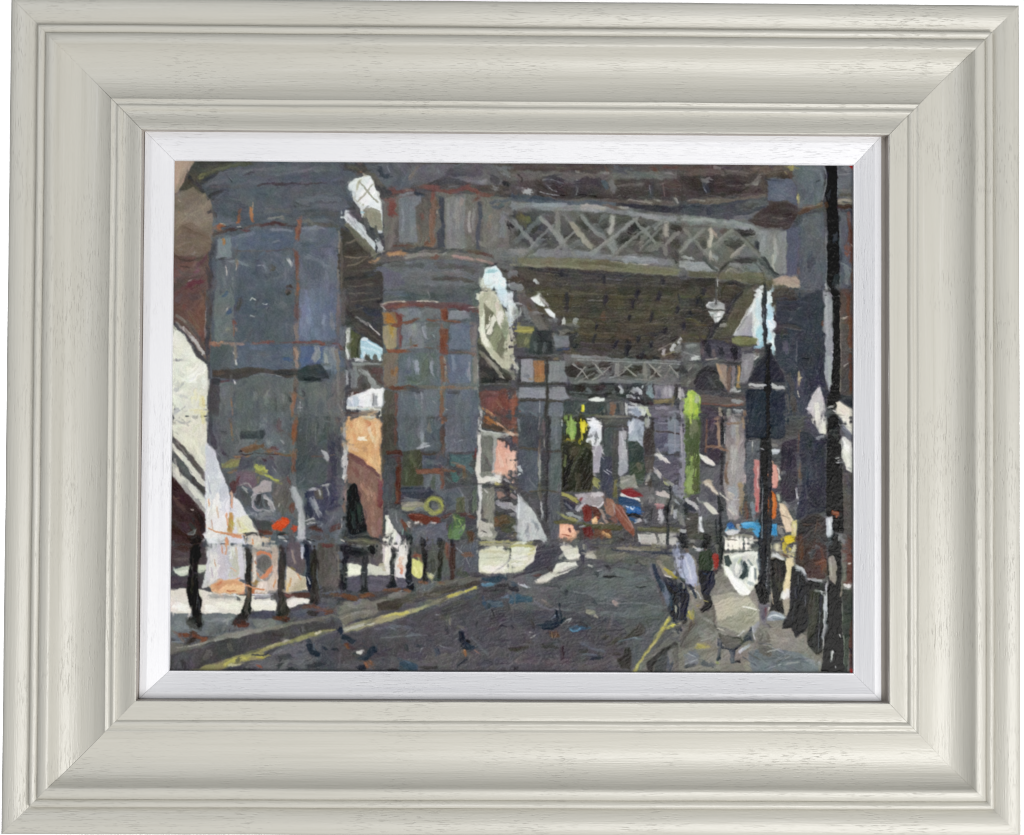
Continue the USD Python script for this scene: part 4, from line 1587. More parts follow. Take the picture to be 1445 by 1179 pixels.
P 737544,6a6c42,80824e 5 18 3 430 410 480 395 640 410 630 460 520 470 430 450
S 5a5c38 16 460 470 540 475 600 470
O street_lamp@globe
# globe lamp
P b8bcba,9a9f9e 30 16 4 210 140 280 90 330 100 370 140 370 180 300 180 230 165
S 7d8280 40 260 130 300 130
S d4d8d6 10 215 140 250 115 300 100
S 83857e 16 300 0 300 60 305 100
S 3c403c 10 220 170 300 175 350 180
P d5dad8,e4e8e6,b8c0c0 -60 18 4 225 190 370 190 350 240 290 285 260 240
S 98a4a4 16 240 220 300 200
S eef0ee 26 330 200 310 260
S 8c9494 10 280 240 340 230
O far_column@d
P 6a6f6d,7b807e,5c605e 10 20 4 0 450 170 450 170 600 0 600
S 8b908c 20 50 480 140 470
S d8dcd8 30 90 580 150 570
S c8ccc8 20 110 560 150 560
S 4a4a48 30 20 460 30 510
S 7d8280 14 30 530 120 560
P 494750,403d46,56525a 4 22 4 170 440 300 420 480 480 610 490 600 540 480 600 300 580 180 590
S 2d2d34 50 230 470 240 550
S 2c2c32 40 330 480 350 550
S 211f24 50 445 500 455 570
S 2c2c30 34 200 450 210 440
S 75636a 30 180 500 180 550
S 6f6a6a 26 500 510 580 500
S 6a5a5a 30 280 520 290 560
S a09a8c 10 210 590 320 580
S 3b3c3c 20 360 610 480 620
P 7d7a80,8c8a92,6f6e76 80 22 4 510 540 620 540 610 620 560 760 510 780
S 9c9aa0 24 540 600 540 680
S b8b4b4 30 620 560 640 540
S d8d4d0 12 620 590 650 560
S 5a4a48 30 640 540 630 500
P 5a5e58,666a64,4d504c 10 20 4 0 600 180 620 140 820 0 820
S 767c72 24 60 640 140 640
S 8b8f86 12 60 680 110 640
S 3c3c3c 50 10 660 30 690
S 848a7c 20 80 760 50 800
S 9aa080 10 60 730 65 750
P 3d3c40,4a4a50,353438 60 22 4 180 640 290 650 350 760 350 840 130 840 120 760
S 55565a 40 240 750 280 800
S 2e302f 20 120 790 150 710 210 680 290 690 350 760 345 930
S 444038 20 350 920 350 960
O far_column@d
P a08a78,8d7868,b09a86 88 22 4 290 620 380 630 390 840 330 760
S b08e6c 24 310 640 330 700
S 7a5c4c 34 410 650 400 740 400 840
S 8c7c80 26 440 650 440 740 440 830
S a88450 26 485 640 485 740 480 830
S c09a58 10 490 660 485 780
S 8b8890 20 515 620 510 760
S b5b5b4 40 430 850 450 840
S d0d0ce 14 470 860 500 850
S 4c4848 30 330 860 480 880 530 880
P 5d5650,6d665e,4c4845 5 20 4 170 880 420 900 540 900 540 970 330 970 180 970
S 75463c 16 180 960 280 960 330 970
S 8a5444 20 340 975 420 970 520 960
S 9a9ea0 34 440 930 510 940
S a4a8aa 30 450 1010 520 1020
S 86684c 24 540 1020 535 1060
P 4a4549,55504f,403c40 60 22 4 160 980 320 980 320 1062 160 1062
S a89a84 34 330 1010 340 1050
S 2a2a2a 16 350 1010 360 1060
S 94988c 40 400 1020 400 1060
O tree@b
P 9ab84a,88a83c,b4cc5c,6f8c40 85 20 6 60 850 110 850 170 900 165 1062 40 1062
S b8cc54 30 80 870 90 960 80 1040
S c4d45c 14 95 850 85 930
S b4cc44 30 140 1000 130 1060
S a8aca0 40 140 890 140 930
S 5f7a38 20 150 950 160 1020
O far_column@c
S b0acb4 30 10 850 20 900
S 8d8a90 40 20 940 10 1000
S a4a4ac 30 10 1040 20 1062
# dark column on the right
O column@3
P 3c424c,454a54,343944,4c505a 88 28 4 790 30 1000 60 1190 0 1200 260 1200 620 1210 1062 880 1062 880 700 800 600 780 430 800 300
S 50483f 40 780 60 860 50 960 70
S 3f3b3a 12 770 95 900 90 980 80
S 3c3c46 50 820 150 900 160 980 140
S 55585e 24 900 250 930 230
S 504a4a 40 810 330 900 310 980 330
S 443c40 40 800 350 900 370
S 2d3038 6 830 300 900 290 960 300
S 62606c 40 860 440 880 520
S 56545e 30 920 400 940 440
S 74707a 10 970 430 970 520 965 600
S 3d434e 50 1060 200 1080 300 1060 420
S 3a4250 50 1150 300 1150 420
S 59616e 10 1130 680 1150 740
S 4a4a54 50 900 600 940 640
S 504a48 44 900 720 930 820 930 960
S 6c665e 14 890 880 900 1040
S 564c48 40 940 900 950 1040
S 20242a 12 1010 570 1030 575 1070 580
S b0a078 24 990 690 990 760 985 800
S bcb08c 16 985 760 1010 740
S d8d0b8 9 975 850 985 900
S 70483c 24 1185 280 1185 300
O lamp_post
P 8f939a,9a9ea6,82868e 90 20 3 1200 0 1260 0 1270 560 1270 640 1240 860 1200 700 1210 400 1195 300
S a6aab0 20 1220 60 1215 200 1225 400
S a2aaa8 24 1230 560 1240 660 1245 800
S c8cac8 8 1260 570 1275 580
S 7a8084 10 1265 30 1270 500
P 0e1012,141517,0a0b0c 90 22 2 1265 0 1330 0 1325 400 1340 700 1330 900 1300 980 1220 1000 1230 900 1250 870 1270 640 1275 400
S 0a0b0d 40 1300 100 1290 400 1300 800
S d4d4d0 4 1260 520 1270 530
P 38414a,2c323a 60 20 3 1170 830 1230 840 1240 880 1210 920 1160 860
O column@3
P 57504a,665248,4a4848 88 22 4 1330 0 1440 0 1440 880 1330 900
S 6b3a24 26 1400 60 1395 160 1400 240
S 7c452c 40 1420 240 1420 400 1420 500
S 6f3c26 30 1410 560 1420 700 1415 860
S 6e4c38 14 1330 280 1400 290
S c8bcac 20 1340 245 1390 240
S 8b8276 10 1330 180 1330 400 1340 600
S 8c8478 10 1335 620 1330 860
S e4e2dc 7 1360 640 1395 620
S e4e2dc 6 1360 650 1380 630
P 30373f,2a3036 60 20 3 1340 880 1430 900 1430 1000 1380 980 1320 920
O sunlit_patch@1
P c8c3c2,b4b0b2,d9d4cc 80 22 4 1110 860 1150 820 1180 870 1200 960 1210 1062 1090 1062 1060 980
S e0dcd0 40 1130 960 1140 1062
S d4cdd6 24 1150 830 1150 860
S dddce0 24 1050 990 1090 1000
P d8d4c4,e4e0d0 -50 22 4 1300 950 1330 930 1380 980 1430 1000 1430 1062 1310 1062
S e6e6e4 14 1235 985 1270 975
S dcd8d8 10 1270 1010 1300 1020
O street_sign
# dark notice board with pitched top
P 34353f,3a3b45,2d2f3a 60 22 3 735 490 800 600 870 740 870 780 560 780 640 620
S 45464f 20 640 680 620 760
S 2a2d36 16 580 760 700 770 850 780
S c8c8c8 18 570 800 640 800 710 810
S d0d0cc 20 750 790 780 820 860 825
S a4a4a2 8 570 820 650 830 700 825
P 303845,2c3440,384050 2 22 3 545 840 860 840 870 1062 550 1062
S 252d3a 10 560 840 700 850
S 1a1f2a 40 735 480 735 560 730 660 735 780 730 900 735 1062
S 14161e 12 725 600 730 740
# ================= row 3, col 1
T 240 588 6.02
O brick_arch
P d8d6c4,cbcabb,e2e0cc,bdbbae 70 30 5 20 -10 310 -10 310 500 200 380 20 170
S e0d690 34 280 10 285 50
S a9aaa8 16 60 30 110 60 180 40
S b0b0a8 14 100 20 160 80
S e5e3d0 40 200 200 240 280 270 360
S e0ded0 34 60 140 120 200
S bab8aa 16 40 130 80 150
S d6d6c0 30 200 60 210 130
S d0cfc4 14 230 370 260 440
P 6a6260,7a7470,5c5554 -55 16 3 20 170 110 240 220 380 300 480 300 540 230 450 130 340 20 220
S 4c4444 8 30 190 130 300 230 440
S 8d8884 12 60 220 150 340
P d8d6c8,c8c8bc,e0e0d2 -50 22 4 20 220 130 340 250 490 305 560 305 600 230 560 130 400 20 280
S e2e2d2 20 60 300 140 400 200 500
P 56585a,646668,4a4b4c -52 18 3 20 280 70 350 160 460 230 560 305 640 305 700 220 600 120 480 20 380
S 403a38 26 190 520 240 590 290 640
S 8e8e8c 8 130 400 190 480
P c9cabc,b4b5ac,dadace -48 22 4 20 380 110 500 200 580 305 700 310 850 240 760 130 640 20 500
S e0e0ce 40 50 450 110 530
S d8d8c8 40 190 620 250 700 290 740
S 9a9a96 40 130 600 190 700
S 8b8a88 30 220 700 290 800
S b8b6ac 24 270 780 310 840
P 4a3230,5a3c36,3f2c2a,4b3a38 -40 24 5 15 500 130 640 240 760 310 850 300 1090 15 1090
S 5e443a 40 40 700 130 800
S 6a4c38 10 30 700 80 690
S 4c3c40 60 50 900 140 960
S 3a2a28 50 200 800 260 860
S 2f2a2c 44 260 850 290 980
S 2a3a3c 20 200 860 205 900
S 37403e 30 170 920 210 960
S 8b9090 16 150 1000 200 1000 220 960
S 5c6262 20 160 1000 210 970
S c0c4c4 7 180 1035 230 1020
S c8b4b0 20 185 795 195 795
S 23201f 60 200 1060 250 1040
S d0c8d0 14 270 1060 300 1040
O column@1
P 56595c,4d4c50,606468 88 30 4 325 0 440 0 440 220 500 380 500 620 440 500 380 350 325 270
S 45444a 40 340 40 350 160 380 260
S 6a7074 40 440 300 470 420 500 480
S 9a9ea0 8 320 0 322 110
S 878c8e 16 485 20 490 100
S 6f7478 30 450 20 460 160
P 5f6668,697072,545a5d,727a7c 88 30 4 440 0 1040 0 1040 300 520 320 440 290
S 7a8284 30 560 30 570 140
S 80888a 30 700 30 720 90
S 7b8486 40 740 60 800 80
P 434d4f,4a5456 5 22 3 590 125 800 115 810 150 780 190 600 190
S 4a4e52 26 900 20 890 80 920 100
S 5e5054 34 930 30 920 120
S 6c5250 12 920 100 980 130
S 8c9294 30 830 200 840 220 860 230
S 9a9ea2 16 950 200 970 230
S 8d9090 14 970 290 960 310
S 4a5054 24 420 110 480 140
S 8b6844 16 525 20 520 100 530 200
S a07850 12 520 160 545 160
S 6c5a48 24 500 20 510 40
P 505a5b,5b6466,485253,616a6a 80 26 4 1080 0 1340 0 1340 480 1300 600 1080 620 1060 400
S 6f7878 8 1240 60 1240 240
S 727b7b 8 1170 30 1160 200
S 343838 8 1090 30 1120 10
S 9aa4a4 5 1100 120 1120 110
P 565560,4d4c58,625f62 88 26 4 1340 0 1445 0 1445 800 1380 820 1330 600
S 6a645e 40 1410 20 1420 150
S 3f4252 60 1370 240 1390 380 1400 480
S 41414a 34 1440 180 1440 300
# rust
P 8c5a3c,764c34 88 20 4 1045 0 1075 0 1085 120 1070 210 1035 200
S 96583a 40 1060 80 1055 180
S 8a5c44 40 1060 290 1060 350
S 7a4c38 34 1050 360 1050 480
S 8a5c3c 34 620 290 680 265 750 250
S 7a563c 34 620 300 720 270 800 240
S 8f6442 30 820 300 870 290
S 9a6c44 24 540 345 620 345 680 330
S 8a6038 22 880 310 960 325 1040 325
S 7d5538 20 980 330 1060 330
S 3c2c28 9 590 320 640 325 700 315
S 4a3230 7 720 310 840 320 920 325
S 3a3034 10 440 310 500 340
S 30282c 22 595 300 605 300
S 6a4440 30 860 265 910 270
S 6a544a 12 1200 340 1290 340
S c0c0c0 26 1300 290 1330 330
S b4b6b8 40 1310 310 1330 350
S 806a50 8 1360 330 1400 320
# graffiti zone
P 585a66,4f5058,625864 40 24 4 600 350 760 330 880 350 900 480 860 520 720 420 580 470
S 6a646a 30 740 360 860 360
S 4a3036 14 780 360 820 380
S 503438 8 850 345 880 350
S 5a5a64 40 860 400 900 460
S 8c8c94 6 870 430 910 480
P 7c7c4c,8a8c50 30 22 5 440 420 520 360 600 370 580 420 520 440 470 440
S 8c8c56 14 440 410 450 430 480 430
S 8a6a48 20 500 480 560 450
P 70606a,7b6a72,64555c 0 22 4 560 470 720 470 740 560 720 620 620 580 560 600
S 64404a 22 570 520 570 580 540 630
S 5b3638 50 540 570 540 630
S 6a3440 14 580 520 570 560
S b4b856 50 730 430 790 450
S 969440 40 740 470 780 490
S c0c05c 24 800 430 810 460 830 470
S 6a5a2e 10 770 460 800 450
S a8ac4c 24 820 500 870 530 920 550
S d0d470 14 900 545 940 555
S 857a4c 24 750 520 750 560
P a89e9e,968c8e,b8b0b0 40 22 4 760 580 800 540 860 560 860 630 800 640 720 650 700 620
S a0989e 30 720 650 720 720
S bab4b6 16 700 700 710 760 750 800
S c8c6ca 14 690 700 720 790 770 800
S b8b0b4 30 800 670 830 700 850 740
S d0ced2 10 800 700 860 720 880 750
S a8a4a6 24 840 740 880 800
P 55585c,666a6c,4a4e52 60 22 3 580 620 700 640 690 760 640 760
S 3c3c3e 50 750 690 740 730
S 48484c 30 770 720 780 780
S 4a4a4c 24 820 720 820 750
S a4a09c 10 600 580 660 570 700 610
S b4b2b0 14 640 620 660 650
S 9a9a98 20 620 600 650 620
P 646260,6c6a68,5a5858 60 26 4 880 560 1020 500 1040 760 960 840 880 760
S 7a7a78 16 920 580 900 660
S b0b0b0 5 930 740 920 770
S 55514c 40 980 640 980 740
S 8f9296 44 760 850 800 830 870 820
S a2a6aa 14 780 790 830 800 870 790
S 777b7d 44 740 880 800 890
P 4d5153,585c5e,43464a 40 22 3 660 860 760 880 870 900 860 970 740 980 690 920
S a4a8aa 12 660 840 720 820 740 850
S 6a4440 24 1000 520 1015 570
S 70402e 40 1040 740 1040 800
P 414558,4a4d5e,393d50 80 24 3 1160 630 1330 560 1400 520 1420 800 1320 800 1300 900 1200 860 1170 740
P 5a5654,6a6662 88 22 4 1220 640 1290 600 1300 700 1240 700
S 2e3450 30 1160 640 1160 700
S 2f3448 50 1180 740 1190 840
S 9a9ea2 34 1030 610 1050 680 1080 760
S 8b8e92 20 1070 610 1080 660
P a6aaae,8e9296,bcbec0 -70 20 4 1030 600 1060 600 1130 730 1150 880 1150 1090 1090 1090 1090 820
S b8babc 14 1110 780 1100 900 1110 1010
S c4c6c8 10 1120 960 1110 1060
S 9a9da2 34 1210 700 1240 770 1270 840
S aeb2b4 20 1230 730 1280 830
S c0c4c4 24 1200 610 1240 620
S b4b6b4 24 1290 590 1360 580
S a6a8a8 16 1330 590 1350 680
S b0b2b4 16 1270 620 1280 670
S b8bcbe 10 1140 890 1200 870 1230 870
S a8acae 22 1180 900 1290 920
S c0c4c6 16 1160 910 1180 920
S 3a3e52 20 1210 920 1270 910
S 4a4c5a 44 1310 840 1310 900
S 54403c 44 1220 950 1270 960
S 5a3630 24 1210 950 1290 970
S 5c3630 40 1380 960 1440 930
S 6a6264 44 1020 960 1040 1010
S 585256 50 1040 1030 1050 1070
S 57504f 44 1190 1020 1280 1040
S 5a5452 50 1330 1000 1380 1060
S 8c9090 8 1170 1045 1220 1045
S c8caca 5 1180 1060 1200 1075
S 2a2c2e 10 1160 1040 1230 1060
S 6b3a30 34 760 980 820 980
S 7a3a2c 26 790 1000 880 990
P d9532c,c8472a,e46434 35 22 5 870 930 950 850 1000 860 1010 900 940 980 880 960
S e06032 34 930 880 980 900
S c74a30 30 1050 930 1065 960
S b8442c 24 1040 950 1070 940
S 2c2c2c 24 920 1000 980 990
S b4b6b4 22 930 1020 990 1060
# sunlit lower left of column
P d4d4de,c4c6d2,e2e2e8,b8bac8 80 28 5 305 220 330 230 380 290 390 400 440 480 500 620 510 800 600 760 700 900 740 980 740 1090 305 1090 300 700
S e8e8ea 44 330 400 370 480 380 560
S e4e4e6 34 350 420 400 460
S d8d8e0 50 330 620 340 740
S e8e8ee 40 410 560 430 650
S b4b8c6 30 330 820 340 930
S b0b4c4 24 390 900 400 1000
S c0c2d0 26 440 700 430 800
S b0a4b0 14 450 640 470 650
S bec2c4 24 480 680 500 740
S e0b090 20 520 640 530 760
S e8bea4 22 540 680 520 780
P dcdfe2,cdd2d6 -55 22 4 540 680 580 700 640 820 600 900 560 860 520 780
P d8d8c0,c8cab4,e4e4d0 -40 22 4 560 860 660 840 740 980 620 1000 580 1000
S d0cc70 24 600 970 660 960
S dadc98 30 620 990 680 1000
P b88a50,c89a5c 85 20 5 470 820 530 820 540 920 520 1000 470 960
S b4a84c 34 520 880 540 920
S a0783c 20 490 860 500 950
S c8a854 20 480 1000 520 1000
S d88858 26 320 950 340 960
S d08458 18 340 965 420 990 500 1000 600 1020
S b8603c 14 320 945 345 955
S d89068 26 480 1040 490 1080
S d88c60 24 540 1020 600 1030
O column@1
P 3a3c3a,4a4c48,2e2f30 10 18 3 620 1000 700 980 750 990 740 1040 660 1060 620 1090
S d8d8d4 14 640 1060 680 1060
S 8c9494 12 630 1050 660 1050
S d88c50 34 700 1050 710 1084
S d4a478 40 780 1040 830 1060
S b09060 22 840 1030 860 1060
S 40312c 20 750 1000 790 1010
# ================= row 3, col 2
T 480 588 6.02
O column@2
P 55585c,5c6064 88 24 3 -5 0 40 0 20 280 20 560 0 600
O building@peach
P dcae78,e4bc88,d09c6c,e8c898 60 26 6 40 10 350 10 350 520 250 440 160 360 70 300 50 150
S e8c48c 40 150 60 180 120
S c88460 30 230 40 250 60
S cc8c64 26 90 60 100 90
S c47c54 20 230 90 260 60
S e8c898 34 310 60 320 160 310 260
S e2d0ac 30 240 100 290 220
S f4eee0 34 160 185 210 185
S ece6d8 14 150 190 230 200
S c2926c 30 200 240 220 300
S dca070 30 120 140 130 220
S d8b08c 34 90 260 140 290
S a88c80 20 70 230 110 240
S dab080 34 290 330 310 440
S e8c48c 26 240 340 280 400
S c8a888 20 320 440 330 480
S d8d4c4 20 190 5 300 10
O shaded_wall
P 8d6455,9a6e5c,7a554a,a07868 75 26 5 75 320 160 370 260 440 350 500 370 560 360 1040 270 1040 220 960 180 720 110 580 70 560 60 480
S 6c4248 24 80 320 180 380 260 440 340 510
S 7a4a4c 24 100 350 200 420
S a87a68 34 180 560 220 640
S b08474 26 230 620 240 720
S c8a090 10 250 600 270 680
S 8a5c50 44 230 500 250 560
S 9c6c5a 40 260 760 280 880
S 7a3a40 44 340 580 345 680 335 780
S 8a4850 24 330 540 350 620
S 9a6468 30 330 880 330 980
S b48470 12 290 640 300 720
S 85504a 40 120 440 160 520
S a48078 26 50 600 40 720
S 8b6a5c 34 30 760 40 800
S 9a7868 30 270 940 290 1000
S d8d6d6 40 55 260 40 340 40 420
S c8c6c4 30 40 440 40 520
S e0dedc 24 50 500 30 520
S b09890 16 40 560 60 520
S a8a4a8 20 40 100 40 180
O tree@cypress
P 23282a,2c3432,1c2022,353c38 80 24 4 80 590 120 570 150 610 165 700 190 800 220 900 230 980 130 1010 80 1000 60 880 60 740
S 34403e 30 110 820 120 940
S 3a463e 30 150 740 170 900
S 1a1f22 50 100 620 105 700
O bollard@5
P 2a2e30,3a3e40 60 20 3 10 960 50 950 80 1000 60 1040 10 1030
S c0bcb8 10 10 870 15 940
S d8d0bc 10 5 1045 40 1060
P 5f5a4c,6a6450,4c4a42 3 20 4 60 1030 220 1010 350 1040 350 1090 60 1090
S 7a765c 20 90 1060 200 1060 300 1070
S 34363a 22 80 1025 200 1020 340 1050
S 24272a 30 170 940 210 980
O column@2
# column 2 lower body
P 4d4a40,57544a,464338 88 26 4 355 -10 480 -10 480 300 400 320 360 500
P 5c646a,666e74,535b60 86 28 4 480 0 850 0 850 290 660 290 500 300
P 5d646f,67707c,555c66 86 28 4 890 0 1170 0 1160 290 1050 300 890 300
S 7a8490 44 690 60 690 160
S 8d97a4 24 690 60 690 180 700 240
S a4acb4 14 700 40 705 160
S 7f756a 30 755 40 760 140
S 9aa0aa 40 680 260 740 240
S b8bcc4 14 650 270 720 260 760 250
S bcc2ca 12 710 220 700 250
S 7a8490 5 500 140 500 220
S 6b4a3c 22 470 20 470 120 470 240
S 765040 20 860 20 880 60
S a06038 20 870 40 860 60
S 7d5038 34 870 15 895 30
S 60463a 34 865 110 870 200 880 290
S 5a4434 30 1030 20 1050 40
S 4a4030 22 1050 90 1055 130
S 9098a0 8 970 190 980 220 1040 200
S 4a5058 10 1030 250 1050 280
S 6d5038 30 880 300 890 330
P 503028,5f3a2e 2 18 3 390 290 520 290 530 330 400 320
S 5a3428 30 410 305 500 310
S 65392f 36 500 340 500 440 490 560
P 6a3c30,5a3228 86 20 4 475 440 520 440 515 740 460 740
S 7c4a38 24 480 600 480 720
S 8a8c84 7 450 380 450 500
S d0cfc8 6 440 640 455 700
S 4e4438 18 680 310 760 320 810 310
S 503a30 12 700 320 800 325
P 4a4c3e,565848,414438 75 28 4 530 300 680 280 700 340 710 580 600 590 520 580
S 5e6048 34 600 330 640 420
S 4e5840 34 560 440 570 540
S 6b6f58 14 570 470 560 550
P 535a66,5f6670,4b525c 85 26 4 700 330 860 330 900 300 920 440 700 440
S 6a7078 50 720 380 830 390
P 46666a,4d7070,526468 30 26 5 930 320 1140 320 1100 400 1000 420 930 420
S 4a7070 40 950 340 1020 380
S 567076 40 1060 420 1120 460
P 484c4e,555a60 86 24 4 370 320 470 320 470 720 400 780 365 700
S 505a60 50 390 600 400 720
S 65594a 24 370 360 360 480
P 5f666e,6a7078,545a60 80 26 4 700 490 860 490 890 620 1000 600 1050 660 1050 800 900 800 880 700 800 640 710 600
S 447470 50 960 490 970 540
S 3c7068 34 980 540 1000 520
S 6a8080 16 900 520 940 560
S 4b5560 50 900 680 960 760
P 7c4e3a,8b5a44 3 18 4 640 450 850 440 860 490 650 480
S 85533a 22 880 450 970 465
S 8a5a40 24 990 420 1050 430 1050 470
S 7d4a36 26 865 440 870 540 865 620
S 6c5a44 30 1050 480 1060 530
S 4e5a4a 34 790 520 790 620
P 3e4250,474c5c,393c48 2 24 4 520 600 770 600 790 650 750 690 520 690
S 4b4f60 24 530 630 740 620
P 8e8c78,9c9884,7a7a70 3 22 4 520 730 680 710 720 740 720 790 620 800 520 800
S b0a894 14 540 750 660 745
S 9a9c6c 22 520 780 640 780
S 6f7078 30 540 700 680 710
S 6e7880 40 640 800 720 780
S 8a9048 40 740 750 750 710 800 700 850 720 860 770 830 810 780 820 740 790 735 750
S a4a848 20 750 730 780 700 830 710 870 760 840 810 790 830
S 969a50 24 730 720 730 770 760 820 820 835
S 6f7478 50 800 760 820 765
S b0b458 10 760 780 800 810
P 6c3026,7b3a2c,5c2a22 -10 18 4 570 830 650 820 760 850 850 860 860 900 720 920 600 880
S 8a4a3a 14 590 830 700 850
S e0dcd4 26 630 910 680 900
S d4d0c8 30 580 900 590 930
S d8d0ce 26 770 910 800 905
S c8c4bc 16 690 900 700 940
S 7d3c24 34 540 910 560 940
S 5f3430 34 880 860 930 840
S 6c3c34 34 900 930 890 970
S 5c3830 26 1030 830 1090 820
S 6a4238 30 1100 850 1140 860
S 4a3434 22 1000 830 1060 850
P 565a66,5f626c,4d505a 30 26 4 620 940 900 900 930 1090 620 1090
S 6a6c74 40 700 980 820 1000
S 5c4a30 34 1090 990 1110 1040
S 5a3626 50 1110 1000 1120 1050
P 5b5f48,6a704c 70 24 5 990 690 1060 680 1060 800 980 820
S 4a5540 34 1020 720 1030 800
S 45603c 30 1000 840 980 940 980 1020
P 4a6a40,5c7c4c,3c5838,6e8c54 30 22 7 930 930 980 850 1060 860 1060 960 1020 1040 940 1050 915 1000
S 8aa05c 12 970 840 975 880
S 7aa04c 14 980 940 1040 920
S 95b060 10 1010 880 1050 960
S 5a7a44 24 940 960 930 1030
S 6a8a60 12 960 1040 1020 1040
S 4a6058 40 560 960 580 1010
S 6a7074 30 1070 700 1080 820
S 5a6a50 34 1140 640 1140 800
S 5a3c34 24 1130 330 1150 360
S 7a2e28 16 1150 280 1155 350
S 404850 10 930 300 935 420
S 5f6870 40 560 880 520 840 500 800
P d8d8cc,c8cac4,e4e2d8 75 22 4 390 840 420 840 470 960 540 1090 370 1090 390 960
S 60656c 50 440 860 500 960
P 62676c,565c64 70 22 3 400 780 520 800 540 1000 470 960 430 860
S 8a8e90 14 470 800 490 900
S 7aa08c 16 540 960 530 1000
S c8ccb0 8 390 840 400 880
S 2e3034 30 440 1020 430 1070
S d4ccd8 34 490 1010 500 1070
S 3c3e40 16 390 1030 410 1020
S 303438 10 420 1000 440 995
O bollard@7
S 1f2226 44 590 1020 600 1080
O bollard@8
S 24262a 44 710 1050 715 1084
O bollard@9
S 23262a 40 850 1050 850 1084
O bollard@10
S 24262a 30 950 1060 955 1084
O bollard@10
S 4a3a30 10 740 1020 740 1060
# right: building with porch
O building@porch
S d8dcde 36 1190 0 1190 60
S e0e2e2 24 1190 100 1195 70
P 5e4a40,6b5448,7a4a40 -35 22 5 1210 0 1445 0 1445 120 1380 140 1215 90
S b0703c 26 1240 10 1330 70
S d4a080 20 1330 50 1400 110 1445 150
S 4a3c34 34 1250 90 1300 80 1400 120
S 6e4a44 60 1400 40 1440 80
S 9a5c34 30 1230 40 1280 60
P a4a49c,b8b8b0 -10 16 4 1190 110 1300 130 1445 150 1445 190 1330 180 1200 150
S c8cac8 12 1200 115 1320 140 1430 150
P c8c4bc,b4b0a8 88 20 4 1165 130 1200 150 1195 520 1160 520 1150 430 1170 300
S d8d6d0 16 1180 160 1180 300
S d8d4c8 30 1170 430 1190 500
P 75776c,82847a,696a60 88 22 4 1200 150 1295 165 1295 510 1200 510
S 55544f 30 1240 360 1250 420
S 62625c 60 1230 440 1270 450
P a8a8a4,b8b8b6 88 18 3 1298 170 1330 180 1320 500 1296 500
P 4e3f36,5b4a40 -30 20 4 1330 180 1445 200 1445 270 1380 240
P e0b098,d8a088,e8c0a8 -75 22 5 1335 190 1400 240 1445 260 1445 540 1370 490 1310 480
S 8c6450 8 1410 360 1420 420
S c09484 24 1400 480 1440 530
S e4bca8 30 1350 300 1370 420
P d8d4cc,c4c0b8 3 18 4 1160 520 1250 510 1380 500 1370 550 1300 560 1170 560
S e0dcd8 40 1330 510 1350 540
S bcb8bc 20 1390 530 1440 560
P 9a9858,a8a468 -12 16 4 1310 550 1445 600 1445 620 1310 580
S 5a5a58 20 1240 570 1300 560
S 34363c 34 1320 600 1380 600 1440 640
P 7c7c70,8a887c,6c6c62 88 22 4 1200 610 1310 600 1310 900 1215 860
P c8c8c4,b0b0aa 88 20 4 1165 570 1200 580 1200 700 1190 880 1160 960 1180 700
S d8d6d2 24 1190 600 1195 700
S e0dedc 12 1225 620 1255 650
S b8b8b4 24 1180 760 1190 860
P 8a6c60,9a7c6c 60 20 4 1330 640 1400 640 1410 700 1340 700
S 3a3438 20 1390 710 1440 720
S 4a3c3c 30 1430 650 1445 700
S b0acb0 50 1360 750 1440 760
S a0a0a8 40 1340 730 1400 770
S 3c3c38 30 1330 820 1400 830
P 5c4a30,4a4a30,6a5838 30 22 5 1310 850 1400 830 1445 850 1445 930 1310 930
S 7a4a34 24 1320 870 1340 900
S 4a5030 40 1370 960 1440 980
S 3c4030 26 1380 930 1440 940
P b8b4a8,a4a298,c4c0b4 10 20 4 1170 900 1300 900 1330 1040 1170 1060
S c8c4b8 20 1190 890 1270 920
S 3c3434 12 1200 970 1240 985
S 7c7a70 34 1280 940 1320 1000
S 9a9a84 26 1190 1040 1300 1030
S b4b06c 22 1180 1070 1300 1065 1440 1060
# ================= row 3, col 3
T 720 588 6.02
O building@porch
P 7a4c40,8a5848 85 20 4 -5 -5 60 -5 65 250 30 260 0 130
S e0c0a8 24 0 140 20 150
P e2b4a0,d8a490,e8c4b0 80 22 4 -5 260 50 300 55 530 0 540
S 8a8458 20 0 590 50 610
S a08c8c 40 20 680 30 690
S b4b4b8 50 10 760 40 780
S 8e8c90 30 0 830 50 830
S 4a4a30 50 20 880 30 960
S 6a6248 30 10 1020 40 1000
S c0bc70 20 0 1075 100 1065 200 1075
O far_column@a
P 4e545c,555c66,464c54 88 26 4 65 0 240 0 240 260 100 260 65 240
P 4c515c,545a66,444a52 88 26 4 65 280 235 300 235 620 160 660 70 600
P 5d6668,666f70,545c60 88 24 4 345 0 440 0 430 280 345 290
P 606a6a,6a7272,566060 88 24 4 340 310 430 310 430 630 330 640
P 545860,5c606a 88 24 4 330 650 420 660 420 1060 340 1060
S 7c7478 16 250 0 245 120
S 6a5c54 20 245 200 250 300
S 6e5c60 30 290 40 290 140
S a8a49c 10 290 180 290 260
S 3c3a3a 44 320 20 320 160
S 484848 44 310 330 305 500
S 44464c 40 300 660 310 860
S c0b8a8 18 250 370 250 440 250 520
S 8c7c68 14 240 260 240 380
S 55483c 16 90 265 160 270 230 285
S 4c443c 16 280 300 360 295 430 295
S 564c40 14 160 640 260 625 400 640
S 6a6052 24 250 560 255 680
S 9a9ea2 20 265 730 275 870
S b0b0b0 12 260 720 270 820
S 6e6a60 22 240 600 250 700
S c8d0d0 30 75 430 90 460
S d8dcdc 14 70 500 80 490
S 6d727c 14 160 530 210 600
